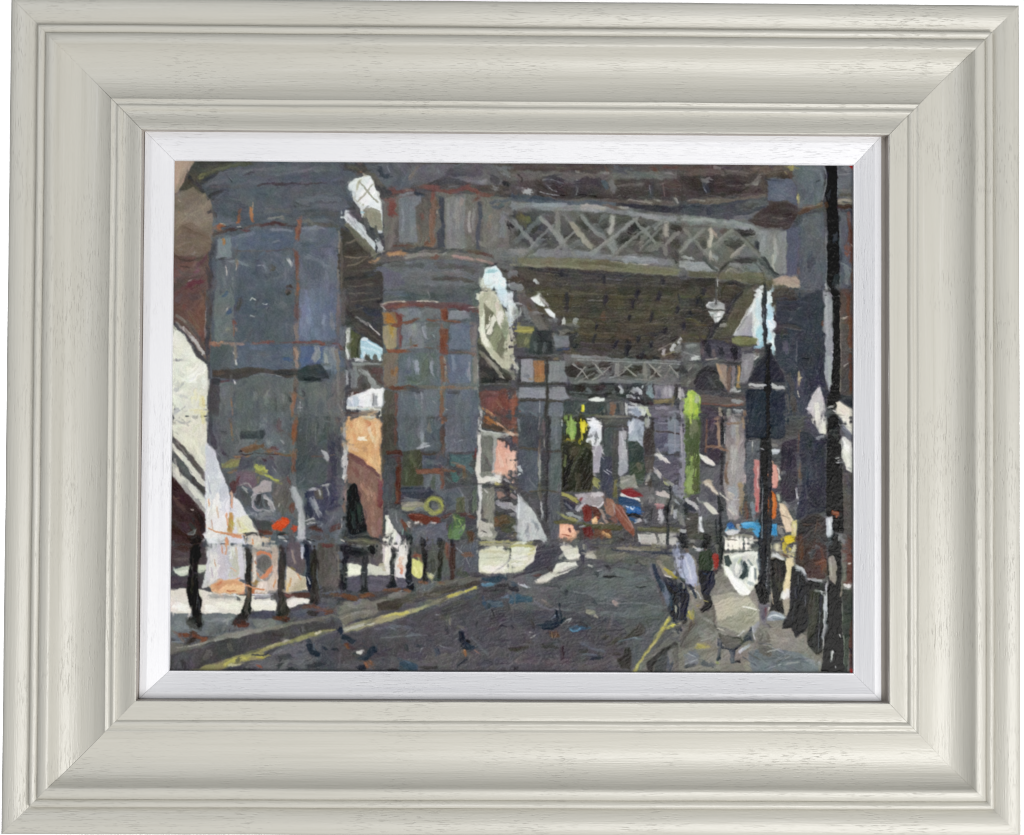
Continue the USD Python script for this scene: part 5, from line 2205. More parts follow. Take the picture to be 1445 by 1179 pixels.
S 7a8084 20 70 20 75 120
P b4b8ba,a4aaae,c8cccc 72 24 5 60 650 80 650 120 730 180 780 240 880 290 1000 330 1060 60 1060 50 850
S d4d8d8 12 65 660 75 760 65 860
S 8a9098 40 150 930 150 1020
S c4c8ca 24 120 880 110 960
S 7c8088 30 220 900 230 960
S c8ccce 16 170 860 170 980
S 9aa4a4 24 250 1040 310 1050
S 5a5860 60 180 700 230 780
O tree@a
P 3c3c2a,33352a,4a4a32,2e3026 60 28 6 440 0 640 0 700 150 730 300 720 500 690 640 440 640
P 88a858,98b868,7a9850 80 22 5 480 10 560 10 560 120 540 200 490 140
S a0c060 30 520 140 530 200
S 9ab878 40 500 40 500 110
S 3c4a4c 34 455 60 460 140
P d8cc28,c8bc24,e8dc40 85 20 5 590 10 640 20 630 140 600 150
S d8c830 20 640 80 655 70
S d0c028 20 590 200 590 230
S b4a830 20 490 190 510 200
S 6a7040 20 480 330 460 400
S 8a9848 12 480 340 470 420
S 30321f 80 560 330 600 420
S 262820 60 640 320 660 480
S 34341f 80 520 480 560 570
S 4c4a30 30 640 250 680 250
S 4a4a38 40 460 260 500 280
S e8e4d8 34 500 510 530 530
S e4e0d0 14 530 540 550 530
S c8c4bc 16 450 610 480 590
S 7a7c74 8 500 440 560 470
S b8c4c4 10 440 30 440 80
O distance
P d8dce0,c4ccd4,e8eaec 60 26 4 640 10 720 10 780 60 780 200 740 260 690 250 650 190 680 100
S eceeee 50 670 40 740 60
S f0f0f0 40 720 80 760 90
S 6a6c70 34 720 140 740 180 720 220
S 7a7c80 24 670 170 690 160
S eceeee 30 660 210 680 210
S d8dadc 30 740 200 750 240
P a098a4,b0a8b4,908894 85 22 4 695 250 780 250 770 480 700 480
S d8d8dc 26 710 300 705 320
S e0dede 30 790 300 820 320
S ece8e0 24 810 300 850 330
O far_column@b
P 50544f,484c48,5c605a 2 20 4 780 20 1000 20 1000 60 990 90 790 80
S 7a7668 20 720 0 860 5 1020 0
S 5a5c54 20 790 40 1010 30
S 4c4038 16 860 100 980 100
P 53575a,5c5f60,4a4d50 88 26 4 795 90 990 90 995 110 920 120 900 400 860 420 790 300
P 4a4c4a,545650 88 24 3 870 120 920 120 920 520 900 700 870 700 860 500
P 3f4352,474b5c,383c4a 88 24 3 765 350 860 340 870 600 870 720 800 640 770 600
S d4d4d8 8 800 460 840 490
S c8c8d0 6 820 450 860 480
S 9a9aa0 14 780 350 790 360
P 9c9ca4,aeaeb4,8c8c96 88 20 4 925 120 990 130 1000 460 940 520 920 500
S c0c0c8 12 945 140 960 240
S 55555a 10 990 100 990 280
S 8a7c40 24 900 530 890 620
S 6e6a34 30 890 600 890 690
O distance
P 8c98a8,9aa4b4,b4bec8 75 24 5 1000 10 1120 0 1140 120 1130 260 1040 210 1005 220
S d8dce0 26 1020 60 1010 140
S c8ced4 26 1040 40 1040 100
S 7c8894 40 1090 100 1110 200
S b0b4b4 40 1170 20 1170 90
S 98a090 20 1150 20 1150 80
P 34403f,3d4a48,2c3836 60 26 4 1010 220 1070 210 1130 270 1140 380 1060 400 1005 370
P 3a4838,44503e,4c5a4a 60 26 5 1010 390 1140 390 1140 560 1080 580 1010 520
S 6c6a58 40 1090 410 1100 440
S 4a5a58 40 1070 540 1110 560
P 8a887c,78766c,9a9688 30 24 5 930 520 1060 490 1080 600 960 620 930 600
S a8a49c 30 950 560 1000 540
O far_column@c
O far_column@c
P 47413c,504a44,3d3936 88 24 3 1140 120 1170 100 1220 120 1225 330 1150 330 1130 220
P 504a44,5a544c 88 22 3 1145 340 1220 340 1220 470 1150 480
S 3c3430 20 1210 20 1210 120
P 615f70,6c6a7a,56546a 5 20 4 1225 0 1340 0 1340 300 1230 300
P 7d8490,8a909a,70788a 5 20 4 1340 0 1445 20 1445 320 1340 320
S 8d8c9c 10 1230 50 1330 60
S 4a3c38 14 1230 125 1330 130 1445 150
S 3f3a3a 12 1330 320 1445 325
S 4a4448 14 1390 490 1445 490
P 5c5c6c,666678,52525e 20 22 4 1230 320 1445 330 1445 560 1300 560 1220 460
S 8890a0 24 1300 240 1430 250
S e0dcd4 40 1250 320 1290 350 1330 380
S e8e4dc 20 1260 330 1350 390
S b8b4b4 40 1230 450 1260 490 1270 510
S c8b8b4 44 1250 640 1300 660 1350 680
S d4c8c4 20 1240 650 1320 690
S b4b87c 20 1310 560 1340 580
S a0a498 30 1340 560 1370 580
S 6a6a58 20 1300 530 1340 550
S b0a89c 24 1180 500 1160 570
S 4c443c 44 1180 560 1190 600
S 55555a 40 1280 560 1280 620
S 8a909c 50 1400 600 1420 660
S 9aa4ac 30 1390 700 1420 740
O distance
P 6a6868,7a7878,5c5a5c 20 22 5 1080 600 1220 600 1230 700 1350 690 1340 760 1120 760
S 9a9894 20 1040 580 1080 600
S 46464a 60 1160 740 1190 800
S 54545a 40 1220 720 1220 860
S 3a3a3c 34 1200 780 1190 880
S 8c9094 24 1140 860 1150 900
S a8a8ac 30 1280 900 1300 850
S c4c4c8 44 1270 860 1280 800
S b85a60 10 1240 770 1310 770
S c88a8c 20 1230 750 1310 750
S a05058 8 1240 785 1310 780
S b8bcc4 40 1400 800 1400 850
S 5a5850 40 1330 700 1340 760
S a4a090 20 1380 760 1370 830
O parked_car
P 8a2024,7a1c22,9c2c2c -15 20 4 945 620 1020 615 1100 650 1130 680 1060 685 980 680 945 660
P d4d4d0,bcc0c4 -25 16 3 940 650 1000 680 1100 700 1110 720 1000 690 930 670
P 2c5080,26466c,3a6094 -12 22 4 920 690 980 680 1060 710 1110 740 1100 770 1000 760 930 740
P 2a6cb4,3078c4,225a9c 0 22 4 985 760 1110 770 1110 830 1050 840 990 820
S d8e0e8 10 980 760 1000 780
S e0e8ec 14 1020 770 1040 790 1050 770
S 14181c 26 990 840 1040 830 1100 850
S c4c4c4 30 1070 890 1100 880
S 2a5a90 34 1010 870 1060 880
O market_stall@1
P a8a0a4,b8b0b4,9a9498 -5 24 4 540 660 780 640 800 660 790 740 740 780 700 760 620 740 560 690
S d8d4d8 14 700 760 750 770 790 730
S c4c0c4 30 700 670 770 660
S a4a450 40 710 540 740 600
S 98964a 30 690 530 760 540
S a8a8a8 24 680 490 730 500
S b8b454 24 440 660 510 690 580 730
S a4a048 18 440 650 560 700
P 2a2c3c,343848 -30 20 3 450 710 540 740 560 790 480 790
S 787a88 20 470 740 520 780
S c8c8cc 50 570 780 620 760
S a0aaa8 30 480 820 560 850 600 870
S a8a458 24 440 840 520 870 560 890
P 6c2020,7d2a26,5a1c1c 80 22 4 615 770 660 750 690 800 680 880 630 890
S 8a2a2a 26 600 710 610 700
S 6a2c20 60 720 800 740 860
P e8b884,f0c898 30 18 4 690 870 740 850 740 910 700 910
S f4c898 16 760 910 790 910
S b0584c 14 740 860 750 860
P 9a6450,a8705c,8a5444 -60 22 4 800 710 860 690 900 760 880 850 820 820 800 760
P 8a4a34,9a5a44,7c4230 -62 22 4 900 740 950 760 1000 880 1060 980 1050 1020 980 960 890 850
S b89088 12 920 760 980 840 1040 940
S a89494 16 880 740 890 820
P 9a8478,b09a8c -60 16 4 750 780 780 790 840 900 810 910
P 84584a,74483c -60 18 4 820 880 890 830 910 900 870 920
S 3c3c44 24 820 860 870 900
P 505030,5c5c38,44442a 2 18 4 360 890 500 880 700 920 900 920 960 940 930 970 720 960 560 910 420 910
S 5c5a34 24 380 900 500 890
P e0a07c,d89070,ecb898 10 22 5 420 910 530 920 560 1000 540 1050 420 1050
S 9a4a38 12 440 1000 520 1020
S 6a3034 20 500 960 510 980
S d89a7c 20 430 1030 530 1040
P 443c3c,524a48 80 20 3 570 920 620 910 640 1040 580 1050
S a8b0b0 20 600 940 630 930
P 6a2424,7a2c2c 80 20 3 610 950 690 930 710 1000 690 1050 630 1040
P 6c4830,7d5a3c 30 22 5 710 960 860 960 870 1040 720 1050
S e8b478 26 820 1000 840 1020
S dca468 20 790 980 800 990
P 5c6058,6a6e64 20 20 4 860 1010 950 990 960 1040 870 1060
S 3a3430 16 920 1030 960 1050
O railing
P 5c5c3c,68684a,50503a 2 18 4 1080 940 1445 950 1445 990 1080 970
S 6a6a48 16 1100 950 1300 960
P b0aca4,a09c98,c0bcb0 3 20 4 1080 990 1445 1000 1445 1084 1080 1084
S 4a4c4c 24 1230 980 1250 1020 1260 1070
S 4a4a48 30 1060 960 1080 1060
S 6a6864 26 1420 1060 1445 1070
S c8ccc8 16 1090 1000 1100 1060
S 5a5e5c 6 1080 990 1200 1000
O street_lamp@2
S 1e2226 18 1355 590 1360 680 1330 800 1335 920
S 1c2024 34 1330 780 1330 840
S 1e2428 26 1340 900 1340 1084
O road
P 52544e,5a5a54 2 20 3 300 1060 600 1050 1060 1050 1060 1084 300 1084
# ================= row 3, col 4
T 960 588 5.898
O far_column@c
P 7c7e8c,8a8c98,70727e 88 22 4 0 0 45 20 45 680 0 740
S 9a9ca8 8 40 40 35 200 40 380
O tree@b
P 5a7a38,4a6832,6a8a40,3a5428 85 22 6 50 0 165 0 155 300 165 640 45 660 50 300
S a4c444 40 80 10 80 60
S b8d45c 24 90 30 80 90
S 8cac3c 40 130 20 140 60
S a8d050 26 95 330 90 360
S a8c860 24 130 440 120 500
S 98b850 20 110 500 140 520
S 4a6a2c 40 90 160 110 240
S 3c4c34 50 80 560 100 620
S 556a40 30 130 580 140 620
O far_column@e
P 4a4450,524c54,423e48 88 24 4 170 0 330 0 335 320 300 420 170 420
P 55555a,4e4e56,606068 60 24 4 160 400 340 400 330 640 320 860 150 860
S 60505a 30 270 20 260 120
S 6a564e 26 320 40 310 180
P 9a7e64,8a6c54 88 20 4 310 10 335 10 330 250 310 250
S 7c5444 16 220 20 215 200 210 300
S 8c6448 20 220 250 300 250 400 290
S a07a5c 14 300 255 350 240
S 684840 24 220 260 230 250
P d8d4cc,c4c0bc -30 18 4 150 310 220 330 290 400 230 400 180 370
S e0dcd8 24 190 340 270 390
S 3a3c40 16 210 410 280 420
P b0a08c,a4947e,c8beb0 -50 20 4 195 530 240 520 300 620 320 660 280 660 220 600
S cfc8bc 16 210 560 290 630
S 4a4a58 60 230 620 280 680
P c4c0b4,b4aea4 -20 18 4 195 720 230 720 300 780 310 820 260 810 220 770
S d8d4cc 16 210 730 240 760
P d8dadc,c4c8cc 80 18 4 150 840 180 830 180 920 200 960 180 970 150 940
S d4d8da 30 160 900 180 950
S 8a909a 10 150 820 160 780
S 9a9c9c 16 140 680 150 700
P 20262c,2c3238 -30 18 3 35 700 60 700 140 780 60 780
S d0d0cc 34 50 690 90 720 140 760
S 26282c 24 40 760 50 820
P 44443c,4c4c42,3c3c36 2 22 4 60 800 150 800 160 960 260 1000 260 1040 60 1020
S d4d4d0 12 60 850 80 855
S 8c8c88 40 10 820 15 900
S b8bcbc 30 10 950 40 950
P 46483c,3f4138 2 20 4 70 990 360 1000 360 1040 70 1040
O street_lamp@3
S 1f2224 34 350 20 350 130 360 240
S 2e2c30 26 345 300 340 420 340 520
S 2c2a2c 34 350 520 340 560
S 1c1e20 26 320 660 325 760 330 900
S 242628 34 335 740 340 800
S 1d1f22 26 335 900 330 1062
S c0c0bc 8 370 140 370 230
S 24262a 16 290 860 300 960 310 1062
O far_column@d
P 82787a,908686,9a9290 88 24 4 380 0 530 0 540 500 500 700 480 860 400 860 360 560 380 300
S a09888 34 470 60 470 240 460 360
S 9a9aa0 40 440 80 440 160
S a8a8a8 40 440 20 450 60
S a8a4a0 60 450 260 450 440
S 70543c 24 390 380 380 500 390 560
S 8a6c54 20 380 60 440 60 520 45
S a08464 20 520 20 530 100
S 8a7c6c 24 400 360 400 300
S c8b8b0 14 550 440 540 560
S 927c5c 40 500 560 510 640 500 720
S a08458 24 490 560 500 580
S 9aa0a8 60 430 600 440 660
S b0a898 30 390 640 420 680
S c8bca4 24 410 640 440 660
S b0b0b0 50 420 720 450 800
S d0d0cc 6 440 690 490 690
S 8b7650 30 500 740 500 800
P 5a6068,666c74,50545c 88 24 4 550 220 660 200 660 400 620 700 560 720 550 500
S 8c8c88 14 600 220 600 300
S c0c0c0 10 600 210 600 250
S 6a4838 30 545 720 540 820
S 783e34 20 560 780 550 850
S 7c8c98 34 600 720 610 850
S 3a2024 20 630 740 630 780
O street_sign
P 2b323d,262d38,363e4a 3 24 3 545 -10 865 -10 875 160 860 180 700 190 545 170
S 1a202a 20 550 150 640 140 700 160
S 1c222c 20 760 170 860 150
S 141a24 44 735 0 735 160
S 1c222c 20 560 180 600 190
S 7a7c80 8 570 205 640 195
O sign_post
P 1c2024,24282c,14181c 88 22 3 670 180 750 180 745 300 740 500 735 760 735 1062 650 1062 665 800
S 101418 40 690 220 690 400 690 700
S 8a8c8e 10 690 560 690 680
S a0a2a4 10 690 700 685 780
S 4a4c50 10 680 500 680 640
S b8bcbe 10 715 760 710 820
S c8ccd0 14 670 265 720 285
P b8bcc8,a4a8b4 0 16 3 730 290 780 270 835 275 810 310 770 320
S d0d4dc 16 740 285 820 285
S 8a8884 26 770 240 800 240
O building@pink
P c07c78,b46c68,cc8c84 88 20 4 610 360 660 365 655 800 620 790 615 500
S d8b4ac 12 645 420 645 600
S c86c70 16 640 660 640 760
S a8303c 14 630 740 630 780
P d08c80,c47c70,dc9c90 88 22 4 745 400 800 410 815 500 800 600 750 590
S e8d4c8 14 810 430 825 480 820 530
S a88468 20 770 380 770 400
P c8682c,b45c24,d87838 88 20 4 745 620 790 640 800 740 790 850 740 840 720 740
S d8803c 24 770 680 770 760
S 4a4a54 20 790 630 800 620
S c87c4c 14 730 480 730 500
P 3c3440,443c4a,342e38 88 24 4 840 220 960 180 980 640 940 700 860 720 830 600
S 6a6a74 30 850 480 860 470
S d0d0c4 16 825 500 830 520
S c0c4a8 24 810 640 820 700
S 54545a 30 870 720 900 740
S 8a8a88 20 860 710 900 750
S e0e0e0 20 960 600 975 680
S c8ccd4 26 990 720 1010 720
S 7a7c84 26 960 770 990 820
S 5c4440 14 985 130 980 300
S 7c5c4c 18 1000 380 990 520
S 8b6a54 10 1000 110 985 200
P c4b090,d4c0a0,b4a084 -65 20 5 820 720 860 730 900 790 940 860 920 900 930 960 880 960 840 840
S dccaac 10 850 780 930 860
S 8c7a64 8 840 820 920 850
S e0d0b0 14 840 740 900 830
S 908c84 40 820 920 850 980
P c8bc78,d8d098 70 20 5 930 870 970 860 960 1000 920 1000
S d8ccac 20 950 900 950 960
P c8b020,b8a01c,d8c440 10 22 5 850 1010 900 990 960 1000 955 1062 850 1062
O column@3
P 383c48,424652,30343e 88 28 4 990 130 1100 120 1160 140 1210 160 1205 780 1100 820 990 860 960 840 1010 600
S 444a56 50 1060 300 1080 500
S 4a5058 20 1130 420 1130 520
S 50545e 14 1040 560 1060 680
P 4a4c58,545660,40424e -40 20 3 1010 0 1080 0 1180 140 1120 180 1040 120
S 8c8c90 10 1090 30 1170 140
S 969aa0 24 1130 190 1200 160
P 332f32,3d3534,2a282c 60 24 5 985 880 1060 820 1150 810 1210 860 1220 1062 970 1062 970 960
S 443c3c 20 1040 860 1100 830 1160 840
S 4c342c 20 1020 900 1100 900
S 6b4030 40 1000 990 1000 1050
S 5c3a34 34 980 1000 980 1050
S 5a4438 12 1130 880 1180 920
S 6a5440 12 1120 960 1140 860
S 3c3c40 40 1140 1000 1180 1040
O sunlit_patch@1
P dad8cc,e6e4d8,c8c6bc -55 22 4 1090 -5 1210 -5 1225 100 1210 150 1170 140 1120 50
P d4d4c8,e4e4da -45 22 4 1300 20 1340 40 1430 130 1430 160 1360 100 1290 50
P e0dfd0,ececdc -60 24 4 1330 -5 1430 -5 1430 130 1380 80
P dcdcd0,c8c8c0,e8e8dc -60 22 4 1330 190 1370 170 1430 220 1430 470 1380 440 1350 320
S f0f0ea 30 1350 210 1400 280
S a0a4a4 14 1390 420 1420 440
P 50525c,5c5e68,6c6e76 -45 18 3 1320 50 1350 60 1430 160 1430 210 1380 180
S 8c90a0 10 1340 70 1420 150
O lamp_post
P 0c0d10,131418,08090a 88 24 2 1210 -5 1310 -5 1330 200 1340 400 1350 600 1360 820 1350 1062 1270 1062 1270 860 1215 820 1220 400 1225 150
S 3c4044 60 1260 130 1300 120
S 4a4c4c 40 1270 160 1290 170
S 2c3034 40 1230 200 1240 240
S e4e4e4 14 1290 350 1320 340
S e4e6e6 12 1300 390 1325 385
S c8caca 10 1310 370 1330 360
S b46c48 40 1280 800 1310 810
S a85c3c 20 1300 840 1300 830
S 14161a 60 1310 880 1300 1040
P c4c8cc,b0b4b8,d8dadc 85 18 4 1215 850 1260 830 1270 880 1250 1000 1230 1010 1215 940
S e0e4e4 16 1240 860 1240 960
O column@3
P 54504c,4c4848,5f5a54 88 22 4 1355 470 1435 470 1435 1062 1355 1062
S 4a4a52 40 1400 500 1400 640
S 7c766c 8 1350 420 1350 600
S 5f3a2c 30 1400 1000 1410 1050
S 8c8c88 40 1330 1000 1350 1030
S a0a09c 12 1310 1040 1330 1000
# bottom band: market + sunlit street
O market_stall@2
P 3c98cc,48a8dc,3488bc -5 20 5 500 890 560 875 660 890 720 910 800 890 800 980 720 1010 640 1010 600 950 530 930
S 60b4e0 20 510 890 600 890
S 8cc8e4 14 700 910 720 910
S 2c88c0 40 760 920 780 980
P 24549c,2c60a0 60 18 4 380 900 420 880 450 920 420 940 380 940
S 5aa8d0 20 380 950 390 930
S 3c7ca8 20 430 930 480 940
P d4d4d4,c0c4c4 5 16 4 370 960 430 940 500 945 470 980 400 990
S b0a898 30 480 900 490 930
S 6a6c58 24 560 950 610 940
S 8a8870 24 400 1000 520 990 600 1000
P e0dccc,d4d0c0,ece8dc 3 20 4 360 1010 520 1020 640 1010 640 1062 360 1062
S 6c685c 12 380 1020 470 1030
S 3c5048 10 525 1010 530 1062
S b4b0a4 16 560 1030 640 1030
O sign_post
S 181b1e 50 690 800 680 940 670 1062
S 1c1e22 34 720 900 715 1062
O pedestrian@1
S 1c1e22 60 20 1000 40 1050
O pedestrian@2
S 17191c 50 225 1000 225 1062
O pedestrian@1
S 8a8a84 30 80 1040 120 1040
# ================= row 4, col 1
T 240 768 6.02
O brick_arch
P 55484a,4b3f42,605054,46393a 0 24 5 0 0 310 0 310 190 40 190 0 240
S 4a302c 50 60 30 140 40
S 6a5a58 24 60 130 160 130
P c8ccb8,b8bca8,d8d8c8 5 20 4 30 220 170 180 310 180 310 230 170 270 60 265
S dcdccc 24 50 240 150 230
P 50444e,5c505a,463c44 0 22 4 0 270 160 280 310 260 310 370 0 370
S 5a4850 30 30 320 140 300
O column@1
P c8c8c8,bcbcc4,d4d0cc,b0b0b4 85 26 6 310 0 640 0 640 300 560 320 420 300 340 360 270 370 310 200
S bcb8d0 26 380 40 360 160 350 260
S c8c4dc 24 470 120 420 240
S a8bcc0 24 330 130 340 200
S dcd0c8 30 560 20 600 120
S c8a088 26 430 20 420 60
S d89468 24 480 0 490 20
S b87c58 14 440 60 445 80
S b0b4a8 50 560 100 560 200
S a0a49c 50 590 180 580 250
S 9a9890 30 610 30 620 120
S d8d4c8 50 480 250 540 230
S 8d8a84 8 500 180 540 220
S c4c0a8 40 520 60 510 130
S b8bca8 30 590 20 600 60
S ccc8c0 26 290 360 330 330
P e0b080,d8a470,e8bc90 3 24 6 340 360 420 300 560 300 640 340 620 420 480 420 360 410
S c88c58 12 360 390 480 410
S e4a884 26 560 390 620 400
S d89070 24 580 420 630 410
S e0c0b0 20 540 350 640 350
S b07850 14 400 340 480 350
S d8c8c0 18 540 380 590 360
P a49c94,b0a8a0,98948c,8c8c88 70 24 6 690 0 920 0 920 400 820 430 700 430
S c8bcb0 26 720 30 860 40
S b89478 24 700 100 740 80 800 70
S d07c54 24 720 90 780 70 840 90
S dc8860 22 840 90 880 120
S d8845c 44 880 190 830 240 790 280
S e09068 20 890 170 820 250
S e08c60 24 700 180 730 240
S dc8058 16 690 220 740 250
P 706e68,7c7a74,64625c 70 22 4 740 130 800 90 850 120 860 180 800 250 740 200
S 85807c 30 780 130 790 210
S dcd8d4 26 780 310 800 340
S d88c60 34 870 340 880 370
S b07c44 30 720 310 740 340
S 9a7438 30 700 330 760 330
S 80583c 16 700 360 800 350
P c07c50,b06a44 3 20 5 650 370 800 370 810 410 760 425 660 420
S a85a3c 16 700 410 800 405
S 8a8c8c 30 830 330 840 400
S c8ccc0 20 900 200 890 360
S b4b4b0 20 850 260 900 260
S 3c3c3c 14 860 70 880 70
P 5c5456,665e5e,504a4c 80 24 4 990 0 1120 0 1150 200 1120 300 990 180
S 6c6666 30 1020 60 1010 140
P d8d0bc,c8c0ac 70 22 5 990 200 1030 220 1060 260 1160 280 1180 380 990 410
S d8b068 24 1010 340 1000 400
S c8a454 20 1020 300 1010 380
S 8a7a3c 30 1000 200 1050 220
S b0a8a4 30 1100 340 1150 370
S a4a09c 44 1080 300 1100 340
S d8d8d8 20 1110 280 1140 300
S c4c8d8 34 1120 20 1130 100
S d8dce4 20 1140 60 1120 120
P 22283a,2c3040,1c2030 88 20 3 1130 0 1200 0 1200 160 1200 420 1150 380 1160 180 1140 90
S 1c222c 14 1130 290 1170 360
S b8bcc0 12 1170 280 1190 340
P 5e5854,665f5a,56504e 88 26 4 1240 0 1445 0 1445 360 1300 380 1260 330
S 6a3434 30 1300 10 1390 20
S 4a4444 14 1380 70 1400 120
S 7a7468 20 1430 100 1430 340
S 3c3a36 40 1290 400 1360 370
S 504c48 40 1330 380 1420 380
P 5a3a34,6a463c -5 20 4 980 410 1080 420 1190 410 1190 450 1050 470 980 450
S 86504c 22 980 440 1040 430
S b0a8a0 8 1030 410 1080 400
S 6a4c30 34 1370 430 1430 430
S 4a4640 24 1300 440 1380 440
O pavement
P dcd8c8,e8e4d6,ccc8bc 3 30 4 0 380 120 380 270 380 340 410 560 430 640 440 900 450 900 570 700 570 600 590 0 590
S f0eee4 50 40 520 130 540
S f0ede2 60 320 540 380 560
S ecead8 50 420 520 580 520
S eae6d4 60 720 530 880 520
S efeade 40 720 500 880 490
S c0bcb0 24 330 460 500 440
S 9a9a94 30 340 440 480 450 560 450
S d8d8dc 24 540 430 580 460
S 4c4c50 30 560 460 600 470
S a8a8b4 30 720 440 860 440
S 6e6c78 14 720 460 860 455
S e4e0e8 10 700 430 840 430
P f0eee4,e4e0d6 3 22 4 990 470 1080 455 1190 470 1190 500 1040 530 1000 540
S 3c3c40 40 870 460 900 460
P 6f7478,7a8084,656a6e 5 28 4 0 590 150 590 270 590 540 590 620 620 900 640 960 680 560 800 340 780 0 800
S 82888c 30 330 640 480 640
S 7a8086 40 60 660 130 700
S 8c9294 14 490 680 500 640
S b8bcc0 5 480 680 500 630
S 62666a 40 400 720 500 700
P 4c4a58,565462,444250 3 24 3 690 580 890 560 900 620 800 630 700 620
P 70706c,7a7a74 10 24 4 700 640 880 630 900 680 800 720 720 700
S 9a9a94 8 780 700 840 670
P 55545c,5f5e66,4c4c58 8 26 4 1020 560 1110 520 1445 480 1445 600 1250 620 1020 640
S 5a6070 40 1060 590 1140 580
S 4c5260 30 1080 600 1140 590
S 6a686c 30 1280 480 1420 480
P 716f66,7d7a70,676660,86847a 18 26 4 0 830 200 860 340 790 720 720 900 690 1050 660 1200 630 1445 590 1445 670 1100 690 900 720 640 800 340 840 180 900 0 940
S 94928a 12 200 860 440 810 660 770
S 8c8a80 30 560 780 620 790
S 6a8a70 10 520 820 600 800
S 4a4640 8 40 920 220 890 340 840 520 810
S 9c988c 14 60 880 260 850
S 3c3c38 6 340 770 360 760
S 686c6c 20 340 760 420 740 500 720
S 48484a 5 420 760 430 730
S 48484a 5 460 750 470 725
S 48484a 5 500 745 505 715
S 48484a 5 390 765 398 745
S 6a7480 50 40 810 110 810
S 8a9296 10 10 830 120 830
P 4a484a,555356,403f40,5a5654 85 28 4 0 960 120 920 300 880 400 830 560 800 720 760 900 720 1050 690 1200 660 1445 640 1445 720 1180 780 900 830 640 920 420 1000 300 1030 180 1084 0 1084
S 605c5c 50 300 960 330 920
S 3c3a3a 40 110 1000 130 1040
S 66625c 40 500 860 520 900
S 55525c 34 1060 720 1100 760
S 6a6a6c 24 1120 690 1140 740
S 68645c 30 1240 640 1320 660
S 7c786c 12 720 760 840 720 960 700
O road_marking@1
P 8e8850,9c944e,7c7848 16 22 5 180 1090 300 1030 440 1000 560 950 720 920 850 860 1050 800 1200 750 1445 700 1445 730 1200 790 1060 840 900 870 780 920 860 950 720 980 600 1000 480 1050 360 1090
S c0b858 24 460 1030 560 980 680 960
S bcb04c 24 740 970 800 960
S d0c890 20 500 1030 600 1020
S d8d4c4 24 960 830 1000 815
S d8d0b8 22 1230 760 1280 740
S 9a9450 16 1300 740 1410 720
S b8b478 16 820 880 940 830
S 6c6a4c 24 640 930 760 900
S 5c584c 30 560 1000 600 960
O road
P 54545c,5c5c64,4c4c54,606066 8 28 4 380 1090 620 1020 860 960 900 880 1080 830 1250 790 1445 740 1445 1090
S 3c404a 14 700 940 800 940 940 870
S 70727a 16 880 930 1000 890 1100 860
S 666872 24 1000 960 1120 930
S 6a6a70 20 640 1060 780 1020
S 34343c 20 620 1060 740 1084
S 9a4a30 16 740 1030 780 1045
S 3c4044 44 920 970 1000 960 1040 970
S 33363a 44 900 1040 960 1020
S 2c3038 34 1300 1020 1220 1030
S 3a3e44 30 1160 1040 1240 1040
S 303840 40 1000 1060 1060 1060
S 2c3a48 24 1160 820 1200 820
O pigeon@1
P 26323f,2f3c4a,1f2a36 -30 20 4 1160 860 1200 830 1240 900 1280 930 1260 960 1190 940
S 3a4652 20 1150 820 1190 830
S 55606c 16 1220 840 1230 920
S 26303c 24 1300 880 1330 890
S 2c343c 20 1380 890 1440 900
S 2a333c 30 1440 760 1440 720
# bollards
O bollard@1
P 201e1c,2a2826,181818,343230 88 22 4 175 -10 255 -10 255 100 235 200 240 380 265 460 265 600 275 700 240 720 190 600 150 460 140 400 165 200 170 80
S 3c3a34 20 200 120 190 300 180 420
S 4a5056 10 240 470 255 580
S 5c6468 8 235 400 225 560
S 30312c 60 180 660 230 650
S 3f3c38 40 170 680 220 700
S 2e2a28 30 150 640 220 620
S 5a2e20 34 180 750 240 770
S 7a3a22 30 70 775 150 775 260 800
S 8a4428 24 260 800 310 800 270 830
S 33281f 40 160 830 210 810
S 8b4a2c 10 80 770 140 770
O bollard@2
P 3a3834,2e2c2a,46443e 88 20 4 635 -10 690 -10 695 80 690 180 685 260 690 400 690 560 660 650 600 600 640 480 660 380 640 300 650 150 640 60
S 57544c 30 670 410 660 500 640 560
S 5c5850 24 650 560 660 600
S 2c2824 60 590 620 640 610
S 3a2c28 60 560 670 620 660
S 5a3024 44 620 670 660 690
S 6c3626 30 570 690 650 700
S 4a3430 20 550 700 560 650
O bollard@3
P 3a3632,2e2b28,48443e 88 20 4 920 -10 990 -10 985 100 980 240 970 400 985 500 1015 540 1000 600 920 590 900 540 930 480 915 400 930 200 930 80
S 4f4b44 40 950 560 980 480
S 5a564e 12 940 390 960 400
S 2c2a28 30 910 600 990 600
S 6a3424 34 890 630 1000 640
S 7a3e28 16 900 620 990 620
S 44302a 24 970 650 1000 640
O bollard@4
P 34302c,2a2826,403c36 88 20 4 1195 0 1240 10 1250 150 1240 280 1260 350 1270 440 1250 500 1190 490 1200 340 1190 140
S 4a463e 14 1220 160 1210 320
S 26282a 24 1200 490 1250 500
S 6a4032 34 1120 530 1240 530
S 7c4830 26 1240 540 1320 560 1380 570
S 34302c 40 1190 590 1240 590
S 74402c 20 1320 590 1380 575
# ================= row 4, col 2
T 480 768 6.02
O column@1
P 6a6460,5f5a5c,58545a 88 24 4 60 130 350 0 430 -10 430 120 350 180 60 160
S 555058 40 270 130 300 180
P 4a4640,57534c 3 22 4 60 -10 200 -10 260 -10 260 10 200 40 60 30
S 8c8c88 20 110 10 180 15
S a8a8a4 10 230 20 250 10
O pavement
P dcdcc8,ccccbc,e8e6d4 4 24 4 60 160 180 180 180 260 60 275
P d8d8c4,c8c8b8,e6e4d2 3 24 4 235 170 350 190 420 220 420 260 300 270 235 265
S c0b89c 40 350 180 380 210
